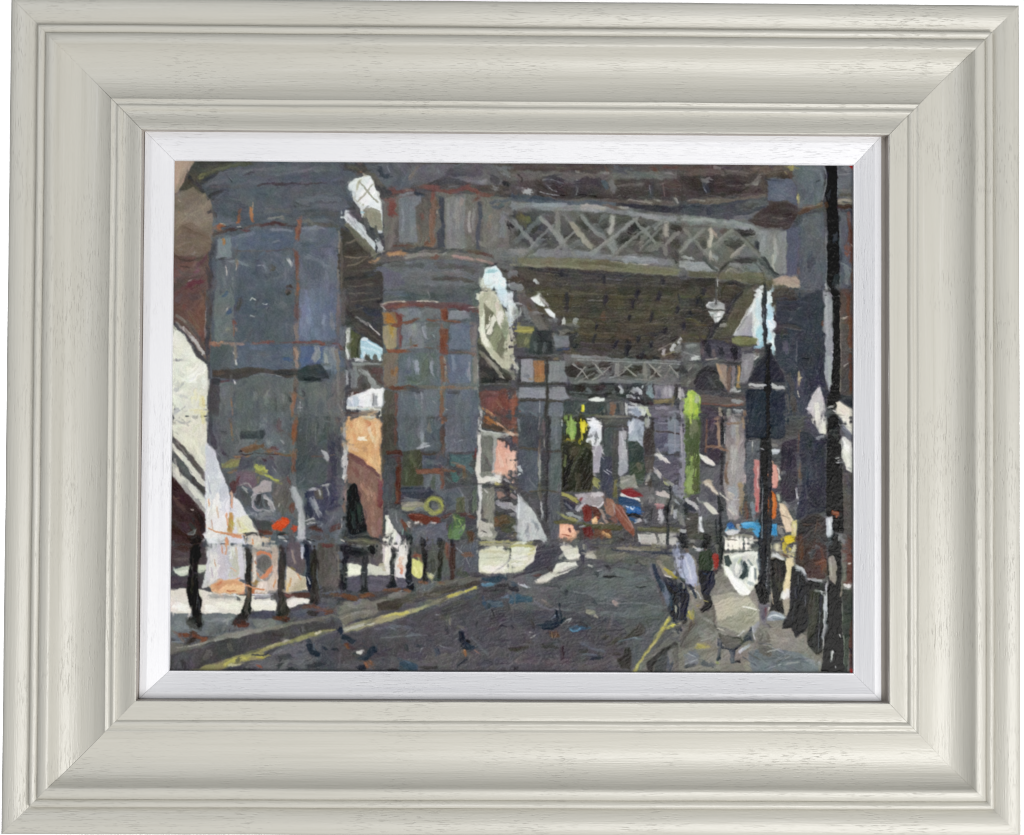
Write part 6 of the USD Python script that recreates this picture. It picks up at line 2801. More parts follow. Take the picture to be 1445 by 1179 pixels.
S eeecd8 24 80 220 160 230
P 5c5866,676470,524e5c 3 24 4 60 275 180 270 420 265 560 290 560 370 430 390 250 400 60 400
S 716c7c 20 250 290 400 300
S 5a5464 30 70 310 170 330
P 4c484c,403c40 3 20 3 60 90 180 100 180 160 90 150
O column@2
P e2ddd4,d4cec8,ece8e0,d8cccc 85 26 5 360 30 430 -10 580 -10 570 100 570 290 480 280 400 250 370 180
S e8e0d0 40 390 40 390 140
S e4dcdc 40 490 30 500 120
S d89878 24 510 110 515 160
S d07c5c 26 515 190 520 250
S e0b8a0 20 490 180 540 200
S c8b8c0 16 370 40 370 150
S d8d0d8 20 500 260 540 270
P 505350,5c605c,474a48 88 24 4 600 -10 700 -10 690 120 620 140 600 100
P d4d27c,c4c468,e0de94 80 22 6 610 120 700 150 700 270 660 290 600 250
S e4e494 24 630 200 650 260
S dcdc98 26 690 190 680 230
S d8d8ac 34 740 250 790 270
S dcd898 24 750 270 800 300
S 9a5038 24 620 100 690 100
S 8c5c3c 22 750 120 800 120
P 5a5f58,52584e,636858 85 24 5 750 -10 830 -10 830 280 760 240 745 120
S 44463a 50 780 160 790 220
P 5f655c,6c7066,555a50 85 24 5 870 -10 920 -10 930 260 870 280
S 8a4a38 30 905 0 905 100
P 5c5f68,666a74,52555e 80 26 4 980 -10 1170 -10 1170 240 1000 230 975 120
S 8c8e94 5 990 30 1060 100 1100 190
S 7c5440 34 1050 90 1120 90
S 54584c 40 990 230 1040 210
S 4a5840 40 1010 260 1080 270
S 3c5038 20 1060 240 1090 250
S a8a860 14 1040 310 1080 290
O pavement
P 5f5d54,6a685c,555450 12 24 4 620 400 640 360 850 300 1080 290 1190 280 1190 310 1000 350 800 400 640 440
S 848c8c 26 680 390 720 350
S 5c6468 50 660 400 720 370 800 340
S 8c9490 12 700 420 720 370
P 75726a,807d74,6b6962 14 26 4 0 490 160 480 300 480 540 410 600 400 620 440 520 460 320 510 320 570 300 600 120 650 0 700
S 8a8780 34 420 440 520 410
S 8e8b82 30 60 520 160 530
S 7a7480 40 130 500 170 480
S 4a4a48 14 390 450 400 470
S 5f5e58 14 0 600 180 550 300 540
S 8f8c7c 10 0 640 100 600 260 560
S 88847c 24 100 590 260 580
P 4c463c,554f44,44403a 12 22 3 310 510 400 480 560 450 620 440 800 400 1000 350 1190 300 1190 340 960 400 700 460 540 500 500 560 320 570
S 5a5a58 50 600 440 680 420
S 4a4846 40 800 390 1000 350
S 5f5c54 20 560 500 700 470 860 430
S 4a4a50 30 620 480 720 460
S 7a7a74 10 740 430 860 420
O road_marking@1
P 94916a,86845f,a4a074,7a7860 16 20 5 0 720 120 670 260 640 380 600 540 570 720 520 860 460 900 440 1060 390 1180 350 1180 370 1080 410 920 470 760 530 560 610 420 660 300 680 150 730 30 760
S c0b860 24 360 620 440 600 560 580
S c8c05c 20 500 600 580 580
S c0b450 26 910 450 1000 415
S c8bc4c 22 1060 400 1160 365
S b4b4a4 20 30 720 200 680
S b8bab0 12 40 740 160 700 290 670
S a8a870 24 620 570 700 550
S 78745c 44 740 500 840 480
S 5c5854 30 840 490 900 460
S 6a6a64 14 200 690 300 640
O road
P 504e54,58565a,4a484c,5e5c5c 10 30 4 500 650 700 580 900 510 1190 400 1445 380 1445 1090 0 1090 0 770 160 750 320 690
P 54535a,5c5b60,4c4b50 5 30 4 280 690 500 680 720 720 800 760 600 780 320 780
S 666a78 24 440 690 600 710
S 6a6c78 20 300 720 420 710 480 730
S 4a4a48 26 860 560 1100 470 1180 440
S 5c5a50 26 960 500 1060 480
S 606068 12 340 790 560 780 740 770
S 787c84 8 340 800 560 780 780 770
S 3c3c40 22 740 770 780 775
S 4a484c 50 860 600 1000 560 1140 520
S 5a5550 40 860 620 920 640
S 7c7460 12 920 640 930 680
S 8a8070 6 930 640 940 690
S 6a685c 24 990 700 1060 710
S 44404a 50 1250 640 1400 620
S 4f4a54 60 1200 860 1400 840
S 524c58 60 500 940 700 960
S 55505a 60 800 900 960 900
S 4c4854 60 1200 1000 1400 1000
S 5a5660 50 900 1020 1100 1040
P 2c4454,34586c,283c4c 3 20 4 1190 290 1445 260 1445 300 1300 330 1240 320
S 4a7c98 26 1220 345 1290 345
S 5a8ca8 16 1200 340 1320 340
S 2c2c30 30 1320 355 1420 350
P 3c5870,46647c,344c60 3 22 4 1200 490 1300 480 1400 500 1445 480 1445 520 1300 540 1220 520
S 607c94 30 1390 450 1440 440
S 56606c 40 1260 500 1360 510
S 505868 20 1060 450 1120 450
S 34404c 14 1160 370 1200 340
S 3c3c3e 40 1210 390 1440 400
S 9a9ea4 4 810 600 860 598
S 8a8e94 5 680 920 720 850
S 8c9096 4 850 860 940 900
S 7a7e86 4 960 820 1010 800
S 7c8088 6 1010 700 1060 740
S 2c2c32 10 1160 660 1155 700
S 2e2e36 10 1280 540 1310 620
S 35404a 30 1250 520 1270 540
S 2a2830 14 1350 690 1440 705
S 34343c 34 910 720 915 760
S 3c4448 34 560 870 570 890
S 384048 34 640 860 700 860
S 3c444c 14 200 820 210 870
S 3c4858 44 820 880 830 960
S 2c3040 26 1030 1000 1080 970
S 2c2c34 10 990 1040 1060 970
P 3c5468,466078,344858 3 22 4 500 1000 560 990 660 1030 660 1070 500 1070
S 5c7088 10 540 990 600 1010
S 2c2c30 22 400 1070 500 1070
S 2c3038 40 160 1050 210 1050
S 383634 30 700 1050 840 1050
S 6a6068 6 1100 820 1110 800
S 5a5660 6 1280 840 1290 830
O pigeon@2
P 28323e,303c48,202a34 -25 20 4 0 770 60 780 140 820 120 850 60 830 0 810
S 1f2c3c 30 5 740 10 720
S 7a4a2c 34 50 860 70 880
S 4a5460 30 20 830 40 820
O pigeon@3
P 323e4c,28323e,3c4858 25 20 4 150 960 230 930 270 870 300 870 320 900 270 950 220 1000 160 990
S 1f2834 34 280 890 300 900
S d8d4d0 26 150 920 180 915
S 3c4450 10 110 930 140 935
S 8a5030 34 210 1010 230 1040
S 9a5834 24 260 1000 270 1020
S 1f2a34 30 160 1050 210 1050
S 4a5460 16 320 850 300 900
O pigeon@4
P 24303e,2c3a4a,1c2630 -40 20 4 1010 740 1050 740 1060 800 1090 850 1150 890 1120 900 1050 880 1020 800
S 1c2430 40 1030 760 1040 840
S 101418 20 1070 820 1100 830
S 3c4c5c 20 1080 860 1140 890
S 5c6068 26 1120 780 1180 860 1240 920
S 9a5834 30 1060 910 1065 940
S c08850 10 1055 890 1065 910
S a8785c 5 1140 900 1180 930
# bollards
O bollard@5
P 24262a,33342e,1e2022 88 20 4 5 -10 60 -10 75 100 60 180 60 300 55 400 15 400 10 250 10 100
S 4a4c48 16 40 180 30 320
S 3c4046 20 50 400 100 410
S 7c4828 34 10 430 80 445 140 460
S 6c3c20 20 40 460 120 470
O bollard@6
P 2b2d2f,3b3e40,222426 88 20 4 190 80 240 70 240 150 225 220 230 320 240 410 170 410 175 300 190 200
S 565a5c 14 200 260 200 360
S a8a8a8 8 175 240 215 240
P 2c2f32,3a3e42,232528 0 20 3 60 30 130 20 200 40 270 20 290 50 270 80 200 80 150 110 80 90
S 26282a 40 90 60 180 50
S 101214 50 260 40 280 60
S 5f6468 10 100 20 180 30
S 74503c 24 180 430 250 440
S 8a5030 26 190 450 240 430
S 2c2c2c 22 160 400 180 390
O bollard@7
P 262828,34363a,1c1e20 88 20 4 420 -10 465 -10 470 110 455 200 470 320 470 370 410 370 430 280 420 180 435 100
S 4c4e50 12 450 120 440 250
S b0aca8 6 430 260 465 265
S 24262a 50 420 350 460 355
S 7c4a2c 30 370 395 500 390
S 8a5434 26 540 390 590 400
O bollard@8
P 24272c,30343a,1c1f24 88 20 4 565 -10 615 -10 610 60 600 160 605 300 640 370 640 400 580 380 560 330 560 180 580 120
S 3c4250 16 600 320 560 300
S 171c28 40 590 350 620 370
S 8c9094 8 560 330 580 350 620 320
O bollard@9
P 2e302e,242628,3a3c38 88 20 4 690 -10 745 -10 735 130 740 200 740 310 700 310 705 180 695 100
S 86502f 30 680 320 730 330
O bollard@10
P 302f28,3b3a30,262620 88 20 4 830 -10 875 -10 870 160 860 300 820 310 835 150
S 88502c 30 840 330 880 330
S 34443c 24 800 300 850 300
O bollard@11
P 3a2a26,302824,4a3028 88 20 4 930 -10 980 -10 980 150 965 300 935 300 930 150
S 6a3c30 10 920 20 920 140
# ================= row 4, col 2 right edge / col 3
T 480 768 6.02
O pavement
P dcdac4,ccccb4,e6e4d4 4 22 4 1180 30 1445 40 1445 250 1300 250 1180 240
S e8e4dc 40 1220 200 1400 220
S b0ac88 24 1190 5 1445 5
S c8c4a0 24 1200 60 1440 70
S a8a490 10 1240 120 1380 110
S a4a4a0 14 1300 240 1380 190 1440 130
S 8a8a8c 20 1420 150 1440 130
T 720 768 6.02
O road
P 55565a,5d5e60,4e4f54,606158 8 30 4 -5 250 300 0 640 0 1445 60 1445 700 1000 1090 -5 1090
P 4f4c54,57545c,484650 10 30 4 -5 560 400 560 900 640 1000 760 960 1090 -5 1090
O pavement
P d4d4b8,c8c8ac,dcdcc8,e4e2d4 15 24 4 -5 -5 230 0 240 80 190 150 120 210 40 245 -5 245
S a8a45c 26 0 20 100 15 200 20
S b0ac6c 22 180 60 210 30
S e4e2d6 50 20 100 120 120
S e0ded4 40 20 180 100 170
S dedccc 24 140 180 210 110
S c4c4bc 12 10 130 140 100
S d4d094 16 150 90 200 75
O road
P 46444e,504e58,3f3d46 15 26 3 230 20 420 0 430 100 400 160 340 200 200 230 120 220 200 140
S 3c3c46 40 260 120 380 100
S 6a6a70 12 230 60 340 50 400 20
S 4c4850 26 20 280 200 220 300 200
S 5c3c38 20 180 270 260 260
S 44404a 30 100 240 180 230
P dcd8c8,c8c4b0,e8e4d4 5 22 4 410 10 500 0 560 30 600 90 580 130 500 140 460 100 450 50
P d4d0c4,c0bcb0,e0dcd0 20 20 4 400 160 480 140 560 160 580 190 480 240 360 290 300 340 220 330 200 310 280 280 380 210
S dcd8cc 30 380 240 480 200
S e4e0d4 26 420 160 540 170
S d8ccc0 26 220 310 300 320
S 8a847c 10 300 270 380 240
S 3c3434 30 330 210 350 230
S 403c40 14 270 200 380 190
P a4a08c,8c8a74 0 20 4 640 60 720 60 800 90 780 130 680 120
S b8b4a4 30 650 100 690 110
S c8c4b4 16 650 90 680 105
S c4c0b4 14 660 180 700 190
S 3c3c4a 34 610 60 620 160
P 76735f,82806c,6a6858 2 22 4 640 0 1380 20 1380 60 1100 70 900 30 660 30
S 908c78 24 900 30 1100 50
S 4a4840 12 680 20 800 40 900 30
S 34404c 10 800 40 1000 60 1200 65
P 63645a,6d6e62,5a5c54 -5 26 4 700 60 900 60 1200 120 1445 160 1445 250 1200 180 900 170 740 130
S 72725f 40 820 110 980 90
S 7c7a66 40 1260 110 1360 120
S 2f3848 24 1200 75 1380 75
S 54585c 40 900 170 1100 200 1200 260
S 585a5c 40 860 260 1000 300 1200 340
P 565c5e,5e6466,50565a 5 28 4 640 250 900 200 1200 260 1260 400 1300 600 1000 640 800 560 680 420 400 400
S 6a6e70 14 500 400 800 450 1000 480
S 70747a 10 750 500 900 510 1100 500 1300 550
S 5f6a6c 34 780 590 900 590 980 600
S 5a6466 34 880 600 960 600 1000 560
S 6b7478 8 450 500 560 490
S 6c7074 30 640 290 720 270
S 4c4c54 40 400 300 520 260 640 250
S 444a4c 40 280 350 400 340
S 484c4c 16 390 350 480 460
S 55585a 30 260 350 300 380
S 2e2e32 12 790 280 860 278 960 280
S 18181a 9 790 275 860 270 900 275
S 1c1e20 9 1060 360 1100 365 1150 365
S 34363a 24 820 180 850 220
S 3c4044 30 730 250 740 260
S 3c4448 12 1070 150 1120 180 1180 190
S 3c3a38 34 1075 150 1080 150
S 3a4448 30 700 480 730 510
S 34363c 34 480 400 480 420
S a8968c 30 880 490 900 500
S 7c7c80 20 900 480 910 470
S 8a8a70 40 660 570 700 580
S a8a48c 10 670 590 700 580
S a09c88 20 720 610 740 620
S 8b8f94 6 370 550 430 560 520 560
S 6c6c78 20 210 490 300 540 360 560
S 8a8078 20 260 470 310 500
S 6a6a74 8 200 490 320 560
P 304c5c,38566a,284454 3 22 4 -5 420 80 430 190 450 180 490 60 490 -5 490
S 5c7888 12 0 470 60 480
S 46606e 16 100 440 180 460
S d4d8dc 12 80 345 140 365
S 9a9ea8 8 70 330 75 350
S 35485a 30 20 330 60 360
S c8d4e0 6 120 340 140 370
S 2c2c34 40 0 370 50 380
O pigeon@5
P 1c2a34,243440,16222a 15 22 3 250 690 320 660 390 640 470 620 450 670 380 710 280 730
S 1a2630 24 380 570 400 640
S 28343f 34 420 580 430 640
S 2c3a46 14 410 500 415 530
S 8a989e 16 380 620 385 590
S 141c24 8 300 660 380 630
S 5a6870 10 260 710 290 700
S b0b4b8 8 480 650 525 630
S a8aaac 6 490 670 520 640
S 9a7a4c 8 350 750 360 800
S 5a4434 50 350 760 400 770
S 6c4c38 24 400 750 380 800
S 6a6a6c 24 420 700 480 660
O road
P 3a5c74,447088,34546c 0 20 4 500 710 560 690 640 700 700 710 600 730 520 740
S 5c98b8 16 510 720 540 740 600 720
S 2c5068 10 560 690 640 695
S 3c3434 24 580 690 640 690
P 3c382f,44403a,34302a 30 22 3 860 870 880 800 960 800 1050 710 1100 680 1140 720 1120 770 980 800 900 830
S 44403a 34 780 790 820 790
S 3c3c40 24 770 800 820 800
S 5c6e7c 12 920 830 1020 800 1100 800
S 7c8c94 6 1040 800 1090 795
S 6c6260 24 850 640 830 720
S 54545c 60 640 850 780 880
S 5c6270 24 600 840 700 890 800 910
S 34302c 34 270 870 340 870 400 880
S 34302a 34 0 890 80 890 140 880
S 3a3c2c 16 0 900 60 890
S 34302c 34 600 910 640 920
S 26303c 34 680 970 740 965 780 960
S 5c6a78 14 620 940 740 940
S 34242c 24 445 870 440 960
S 3c2c34 14 440 860 450 980
S 4a4450 30 30 850 200 800
S 564e58 50 100 960 240 960
S 60525a 40 60 1000 220 1000
S 5a4c54 60 300 1000 500 1000
S 2c2a2c 30 20 1060 80 1060
P 36342c,3e3c34,2e2c28 30 22 3 900 980 960 940 980 880 1020 880 1030 980 1020 1060 940 1050
S 3c3a34 24 880 940 930 930
S 34343c 10 840 1040 940 1030
S 3e3c3a 34 180 660 200 700
S 2c3038 20 0 690 20 710
S b4b4b0 5 160 750 190 748
S b0b0ac 6 170 800 220 770
S 8b8c90 12 390 940 400 950
S 8c7c80 8 50 980 50 1000
S c4c4c4 5 740 230 770 225
O road_marking@2
P 989048,a8a04c,888242 60 18 4 1040 1090 1080 1020 1160 900 1240 800 1280 700 1350 610 1380 630 1340 680 1300 760 1200 880 1110 1000 1070 1090
S c0b850 24 1280 740 1340 710 1440 690
S d0c850 20 1360 700 1440 680
S c8bc50 16 1290 720 1340 640
O pavement
P 2e2c28,383630 45 22 3 1160 1010 1240 940 1330 870 1445 800 1445 850 1360 900 1260 960 1200 1090 1160 1060
S 4a4844 30 1240 1060 1300 980
S 4c5866 34 1330 940 1340 1040
S 3c4854 20 1380 1000 1350 1084
P 4a4c4e,54585a,424446 50 22 4 1240 1000 1300 940 1340 900 1320 1090 1220 1090
P 56544c,605e56 50 22 4 1390 900 1445 840 1445 1090 1380 1090
# first pedestrian pair
O pedestrian@1
P 1c3444,24405a,162a38 -60 22 4 1200 170 1230 170 1280 300 1300 400 1280 400 1240 280
S 8c8074 40 1260 150 1280 160
S 6a6258 24 1250 120 1260 110
P 8c8470,9a9280 -45 20 4 1260 170 1310 190 1400 280 1390 300 1300 260
S a8982c 30 1320 220 1370 250
S e0dcd4 14 1310 265 1380 285
S b0a028 14 1380 260 1410 290
P 8e94b0,9ca2bc,7c829c 50 22 4 1390 20 1445 0 1445 280 1420 280 1400 180
S b0b4c8 20 1410 100 1430 200
P 5a6478,6a7484 85 20 4 1270 300 1330 320 1370 420 1340 560 1300 420
S 8a949a 8 1310 340 1350 420
P 101828,162034,0c1420 85 22 3 1310 310 1445 330 1445 660 1400 660 1350 580 1380 480 1340 400
S 24405a 20 1360 440 1370 560
S 1c3a54 30 1370 340 1400 380
S b8b49c 20 1405 530 1410 580
S 101828 40 1420 680 1440 740
S d0ccc4 12 1375 745 1410 740
# ================= row 4, col 4
T 960 768 5.898
O pavement
P 7a776b,86837a,706e64,8d8a7e 20 26 4 -5 300 300 250 640 200 840 560 1000 720 1100 860 1180 960 1170 1062 -5 1062
P 6c6a60,787468,605e56 40 26 4 -5 660 130 560 270 560 300 900 160 1000 -5 1062
P 68737a,5c6668,747c80 -25 24 4 560 900 760 840 980 900 1150 1000 1150 1062 600 1062
P 9a9684,8c8874,a6a290 10 28 4 260 440 420 400 580 440 640 520 660 640 560 720 480 740 320 680 300 560
S aaa694 24 320 500 420 520
S 75735f 40 430 590 520 590
S 7a7864 34 470 545 560 550
S aeaa98 50 400 660 540 650
S 706e5c 24 480 670 560 675
S 8a8678 30 340 350 380 380
S 757264 24 290 280 380 320
S e6e2da 44 560 540 630 540
S ece8e0 24 520 520 600 540
S d8d4cc 16 300 540 320 545
P 8a7f74,988c80 -60 20 4 580 400 620 390 660 480 640 560 590 500
P 86858c,94939a 60 22 4 580 660 640 560 660 660 640 700 610 740
S c8ccd4 10 600 660 600 720 620 790
S d0d4d4 12 470 770 540 710 590 650
P 26303c,1e2834 40 18 3 540 760 590 700 600 800 560 800 500 830
P 3a3d32,454838,30342c -10 22 4 310 740 380 770 500 770 520 830 470 880 380 860 330 800
S 5c5c50 20 340 760 420 770
S 1c2630 20 350 860 440 880 500 840
P 1f2a36,263240 85 20 3 310 780 350 800 330 940 310 960
S 1c2834 20 310 960 330 950
P 2c3a48,24303c 85 18 3 410 880 450 880 445 990 420 990
S 0c0e12 24 460 975 490 980
S c4cad4 26 480 910 520 880 560 850
S a4acb8 20 520 880 570 840
S 3c4450 8 520 940 600 990 640 1010
S 9a8f44 40 130 850 220 850
S a8a050 30 150 840 200 860
S 74705c 20 260 880 320 860
S 8a9648 20 300 980 320 1000
S 4c4a42 24 0 840 60 740 120 660
S 504840 30 60 690 120 650
S 5a544a 24 270 540 290 640
S 3c3834 20 280 640 310 720
P 6e7268,7a7e74 20 22 4 130 700 200 660 300 760 280 800 180 800
S 9a9c98 5 170 810 260 780
S 95908c 16 150 580 240 640
P 62666a,70747a -25 22 3 60 900 130 880 160 960 140 1000 60 1010
S a4aab0 6 60 910 130 940
S a0a6ac 6 40 1000 140 960
S 343a40 24 40 1020 120 1010
S 4c545c 40 180 980 280 1020
P 7f7c72,8b877c,747068 -10 24 4 650 690 850 690 960 700 980 780 1060 800 1060 860 960 900 700 860 640 800
S 5f5b52 40 665 740 670 830
S 5c574e 34 660 820 740 800 720 750
S 5a554c 60 680 880 730 900
S 8c887e 40 760 780 900 800
S 959088 8 940 700 980 740
S 9aa0a4 8 760 860 850 900
S 4a525a 6 640 820 760 840
S c0c4c4 4 740 1030 840 1000
S b8bcbc 4 830 960 900 940
S 404850 6 700 1030 900 960 1060 960
S a4aab0 20 1150 990 1170 1000
S 80848a 30 1050 960 1130 1000
P 86909a,9aa4a8 -20 18 4 720 600 770 560 850 590 870 620 780 640 720 640
S d0d8d8 14 730 610 770 590 860 610
S 5a6870 10 770 620 860 630
O market_stall@2
P d8d8c8,e4e4d8,b8bcb4,a8b0ac 70 22 6 360 80 650 60 650 330 560 420 500 400 420 300 360 240
P ece8da,e0dccc 3 18 4 360 10 640 10 640 50 360 50
S 3c4844 14 380 60 500 60 600 60
S 4a5c60 10 520 0 535 40
P 2a3434,344040 80 20 3 365 100 400 90 425 160 400 190 370 170
S e8e8dc 30 440 110 560 80 640 80
S 3c5058 16 510 140 520 230
P 283838,202c30 75 18 3 520 140 560 170 570 280 490 280 530 220
S 6c7c7c 16 560 130 600 180
S e8e8e0 30 480 170 470 240
S b0b890 16 500 120 480 160
P f0efe6,e6e5dc,f6f4ec -45 20 3 360 200 400 190 440 260 520 320 580 390 560 430 480 410 430 340
P eef0ea,dfe3e0 80 20 3 580 200 620 180 620 320 580 360 560 330
S dcdcd0 40 640 80 640 130
S 9aa8a8 24 560 320 620 340
S 5c6c74 20 620 200 630 300
S 7c8894 14 640 130 650 220
O sign_post
P 22272c,2c3238,1a1e22 88 20 3 650 -10 745 -10 735 100 710 300 720 380 650 340 660 160
S 5a6670 24 660 130 665 260
S 3c4450 20 650 60 655 140
P 262523,2f2d2a,1e1d1c 80 20 3 615 340 700 330 730 380 745 490 680 490 640 440
S b8b4a8 12 650 340 690 345
S 14161a 50 670 400 710 440
S 8c8c88 8 650 480 745 490
P 6a686c,7a787c,5c5a60 88 18 3 650 490 745 500 700 660 670 640
S 6c2e34 20 705 540 705 590
S 4c4c50 20 680 660 750 690
S d8d4cc 16 740 530 730 560
S 4a4a54 24 690 560 690 620
# bollards and wall at the right
O bollard@12
P b4bcc4,a4acb8,c8ccd0 85 18 3 710 110 750 90 750 200 735 390 710 360 705 260
S d0d4d8 20 790 80 830 100 860 130
S c0c4c4 30 770 90 820 110
P 24211f,2f2b28,1c1a1a 88 22 4 750 130 800 120 870 150 880 200 850 340 860 580 780 550 740 560 770 440 750 280
S 3c3834 20 790 160 800 340
S 443c34 14 830 180 820 400
S 1c1c20 40 800 480 840 560
S c4b490 8 755 400 775 500
O sunlit_patch@2
P d8c898,c8b88c,e4dcb8 85 22 5 880 120 940 110 945 180 920 340 900 420 850 420 860 320 880 220
P e4e2dc,d4d2cc 80 20 3 840 400 905 370 905 450 870 470 830 440
P a8a08c,98907c 85 20 3 850 470 910 460 890 600 870 590
P d4cca8,c4bc98 30 22 5 745 0 850 0 860 60 790 60 745 50
S c8b42c 34 870 0 870 60
S d8c850 24 900 30 920 60
S d4cca4 30 940 60 950 20
S dccc8c 20 900 80 940 90
S 6a4430 16 840 80 900 110
O bollard@13
P 1f2226,282b30,17191c 88 22 4 920 220 950 180 1030 200 1060 290 1060 700 960 780 920 690 840 710 860 640 900 560 920 400
S b8bcc4 50 960 200 1010 200 1030 240
S d0d0d0 20 970 190 1020 210
S 101216 34 940 200 930 300
S 4c5054 20 960 360 960 460
S 5a5c5c 8 980 260 980 340
S 3c4044 14 950 500 930 640
O column@3
P 4a342c,5a3c30,3f3230 88 24 5 960 -10 1210 -10 1225 240 1210 290 1060 280 1040 200 960 170
S 6e3f28 30 1010 10 1010 120
S 7a4428 44 1140 160 1190 140 1200 200
S 6c4430 24 1170 40 1190 120
S 6a707c 24 1070 80 1100 80
S 44484c 44 1100 60 1090 100
S 5c6064 20 1130 20 1150 30
S 4c3c38 40 1080 180 1080 250
O bollard@14
P 1b1e1c,252923,131517 88 22 4 1060 300 1200 310 1190 600 1180 900 1130 920 1060 840 1060 560
S b4b8bc 20 1060 290 1120 300 1180 310
S 8c9094 14 1090 280 1130 290
P 34352a,3c3d30,2c2d24 88 22 3 1070 380 1140 370 1150 500 1120 740 1060 800
S 6c7078 10 1045 420 1040 520
S 23263a 20 1170 440 1160 560
S 15181c 44 1165 640 1150 860
S d8d8d8 16 1160 390 1180 400
S c4c8c8 20 1170 410 1200 430
S 70747a 8 1160 560 1150 780 1150 900
P b4b8bc,9a9ea4,8a8c94 88 16 3 1195 330 1225 330 1220 500 1225 600 1200 760 1185 960 1190 600
S 6a6c74 14 1210 560 1200 760
O lamp_post
P 0b0c0e,101214,070808 88 24 2 1230 -10 1340 -10 1335 300 1340 440 1340 700 1370 1062 1170 1062 1200 800 1230 560 1225 340
P 8a8478,9a9488 88 18 3 1240 110 1270 90 1305 160 1300 300 1290 340 1235 290
S aaa69c 12 1250 120 1260 260
S c8c8c4 20 1265 890 1250 970
S e8e8e4 14 1290 1020 1290 1030
S d4d4d0 7 1320 750 1335 780
S e0e0dc 6 1345 740 1360 750
S 2c2c2c 20 1320 310 1320 330
O column@3
P 6a6a5c,747264 88 20 4 1345 -10 1385 -10 1375 300 1350 440 1325 430 1345 300
S 8a8270 14 1340 400 1330 440
P 5c3428,6b3c2c,4c2e28 88 22 5 1390 -10 1435 -10 1435 320 1380 320
S e0e0dc 10 1390 165 1420 160
S e8e8e4 34 1375 340 1405 340
S d8d8d8 20 1400 360 1410 320
S 8a9090 14 1370 370 1400 370
P 303a30,3a4438,283028 88 22 4 1345 380 1435 390 1435 700 1400 900 1380 1062 1365 1062 1345 700
S 8c9484 7 1360 760 1360 1000
S 6c7468 12 1345 500 1350 640
P 5a3024,4a2a26,3c2a30 88 20 4 1410 660 1435 640 1435 1062 1400 1062
S 24243c 30 1415 880 1420 900
S c83020 26 1420 1045 1430 1055
# second pedestrian and friend, over the pavement
O pedestrian@1
P 9ea4c0,b0b6cc,8a90ac 40 22 4 -5 60 60 70 120 140 140 280 130 360 60 340 20 280 -5 270
S bcc0d0 30 40 130 100 200
S 7c829c 24 20 80 60 100
S d4d4dc 30 130 40 170 40
S 8c8474 34 100 110 130 180
S c0b8ac 20 60 20 120 30
S 4a4440 40 30 30 80 20
S 12151a 16 0 290 60 340 120 380
P 0f1a30,15233e,0b1424 88 22 3 -5 340 20 360 60 440 40 560 40 640 -5 650
S 8c7c70 40 60 420 90 460
S d0c4b8 16 80 400 110 380 130 400
S e4dcd4 6 90 400 110 420
S bcc0c8 12 140 390 170 460
S 8c8074 40 110 480 140 510
S c4bc44 40 80 560 90 590
S b4ac38 30 60 600 90 610
S 201f24 20 20 650 30 640
S 8a8648 20 140 510 160 500
S 1c2434 20 0 700 10 720
S 6a6050 20 50 500 40 560
O pedestrian@2
P 2a3a26,33442c,223020 80 22 4 160 60 200 40 260 60 270 160 240 230 160 220 150 140
P 181a28,202336,10121c 80 22 3 150 220 280 220 290 330 240 400 210 460 180 400 150 300
S 3c485c 34 200 240 230 250
S 2c3444 24 180 290 240 280
P 1f1d20,2a282a -60 18 3 180 400 240 420 270 500 230 560 160 550 200 500
P a02420,8c1e1e,b43028 85 20 3 265 90 310 80 330 130 320 200 280 200
S 30242a 30 290 220 310 240
S 201e22 44 190 10 250 20
S 6c6864 40 300 20 320 60
S 24262a 34 340 0 335 80 325 200
S 9a948a 20 300 260 330 240
S 8a7c70 16 150 340 170 440
S c0bc60 10 190 470 240 480
O street_lamp@3
S 1f2226 24 335 -10 340 60 330 160
# ================= going back over
T 960 228 5.898
O lamp_post
P 17191c,101214,23262a 89 20 3 1215 30 1300 30 1305 200 1310 420 1320 620 1325 800 1320 1090 1225 1090 1220 700 1225 400 1205 250
S 8a8e92 12 1195 40 1215 120 1205 230 1180 320
S 8a8e92 9 1305 40 1310 160 1305 300
S 6a6e72 10 1320 430 1328 700 1330 1060
S 7a7e84 12 1210 600 1215 800 1215 1040
S 3c4044 30 1250 240 1230 300
S 4a4e56 40 1290 600 1280 660
S 3c4044 40 1300 960 1285 1040
S b8bcc0 34 1215 1010 1235 1060
S 5c4030 30 1215 350 1220 380
O red_primer
P d01c14 0 0 0 1405 35 1440 35 1440 75 1425 60
T 960 768 5.898
O red_primer@2
P c82018 0 0 0 1412 1050 1440 1035 1440 1075 1408 1075
T 480 228 6.02
O lattice_sky@1
Q e2e8e6,d4dcd8,b5b49c,9c9a80,c8ccc4,eef2f0 60 22 6 135 160 200 130 250 130 290 210 345 330 355 470 300 470 240 400 180 370 120 330 140 260
Q 8f8e78,d8dedc,a9a890,6a6c66 -60 16 6 190 410 340 420 360 590 320 580 260 560 200 470
S a09c84 16 160 180 220 260 300 340 345 400
S 8c8a74 16 280 180 210 260 150 330
S 7c7c6c 12 340 320 260 360 200 430
T 480 408 6.02
O lattice_sky@2
Q b5b49a,d4d4c2,8c8c72,a2a288,dcdcc8,767862,c4c4aa 75 20 8 1185 20 1310 10 1370 160 1420 290 1440 350 1440 700 1380 680 1270 550 1200 460
T 720 408 6.02
O girder@far
S 3f3b39 22 500 700 590 660
S 38332f 26 500 730 560 740
S 3c3835 20 660 660 720 650
S 3d3936 22 780 660 850 650
S 3d3936 20 940 730 1010 700
S 3a3734 20 1060 690 1110 680
S 3d3936 22 1200 720 1250 710
S 3b3735 22 1390 690 1430 690
S 8d8d88 9 530 640 600 690 660 760
S 8d8d88 9 640 660 560 760
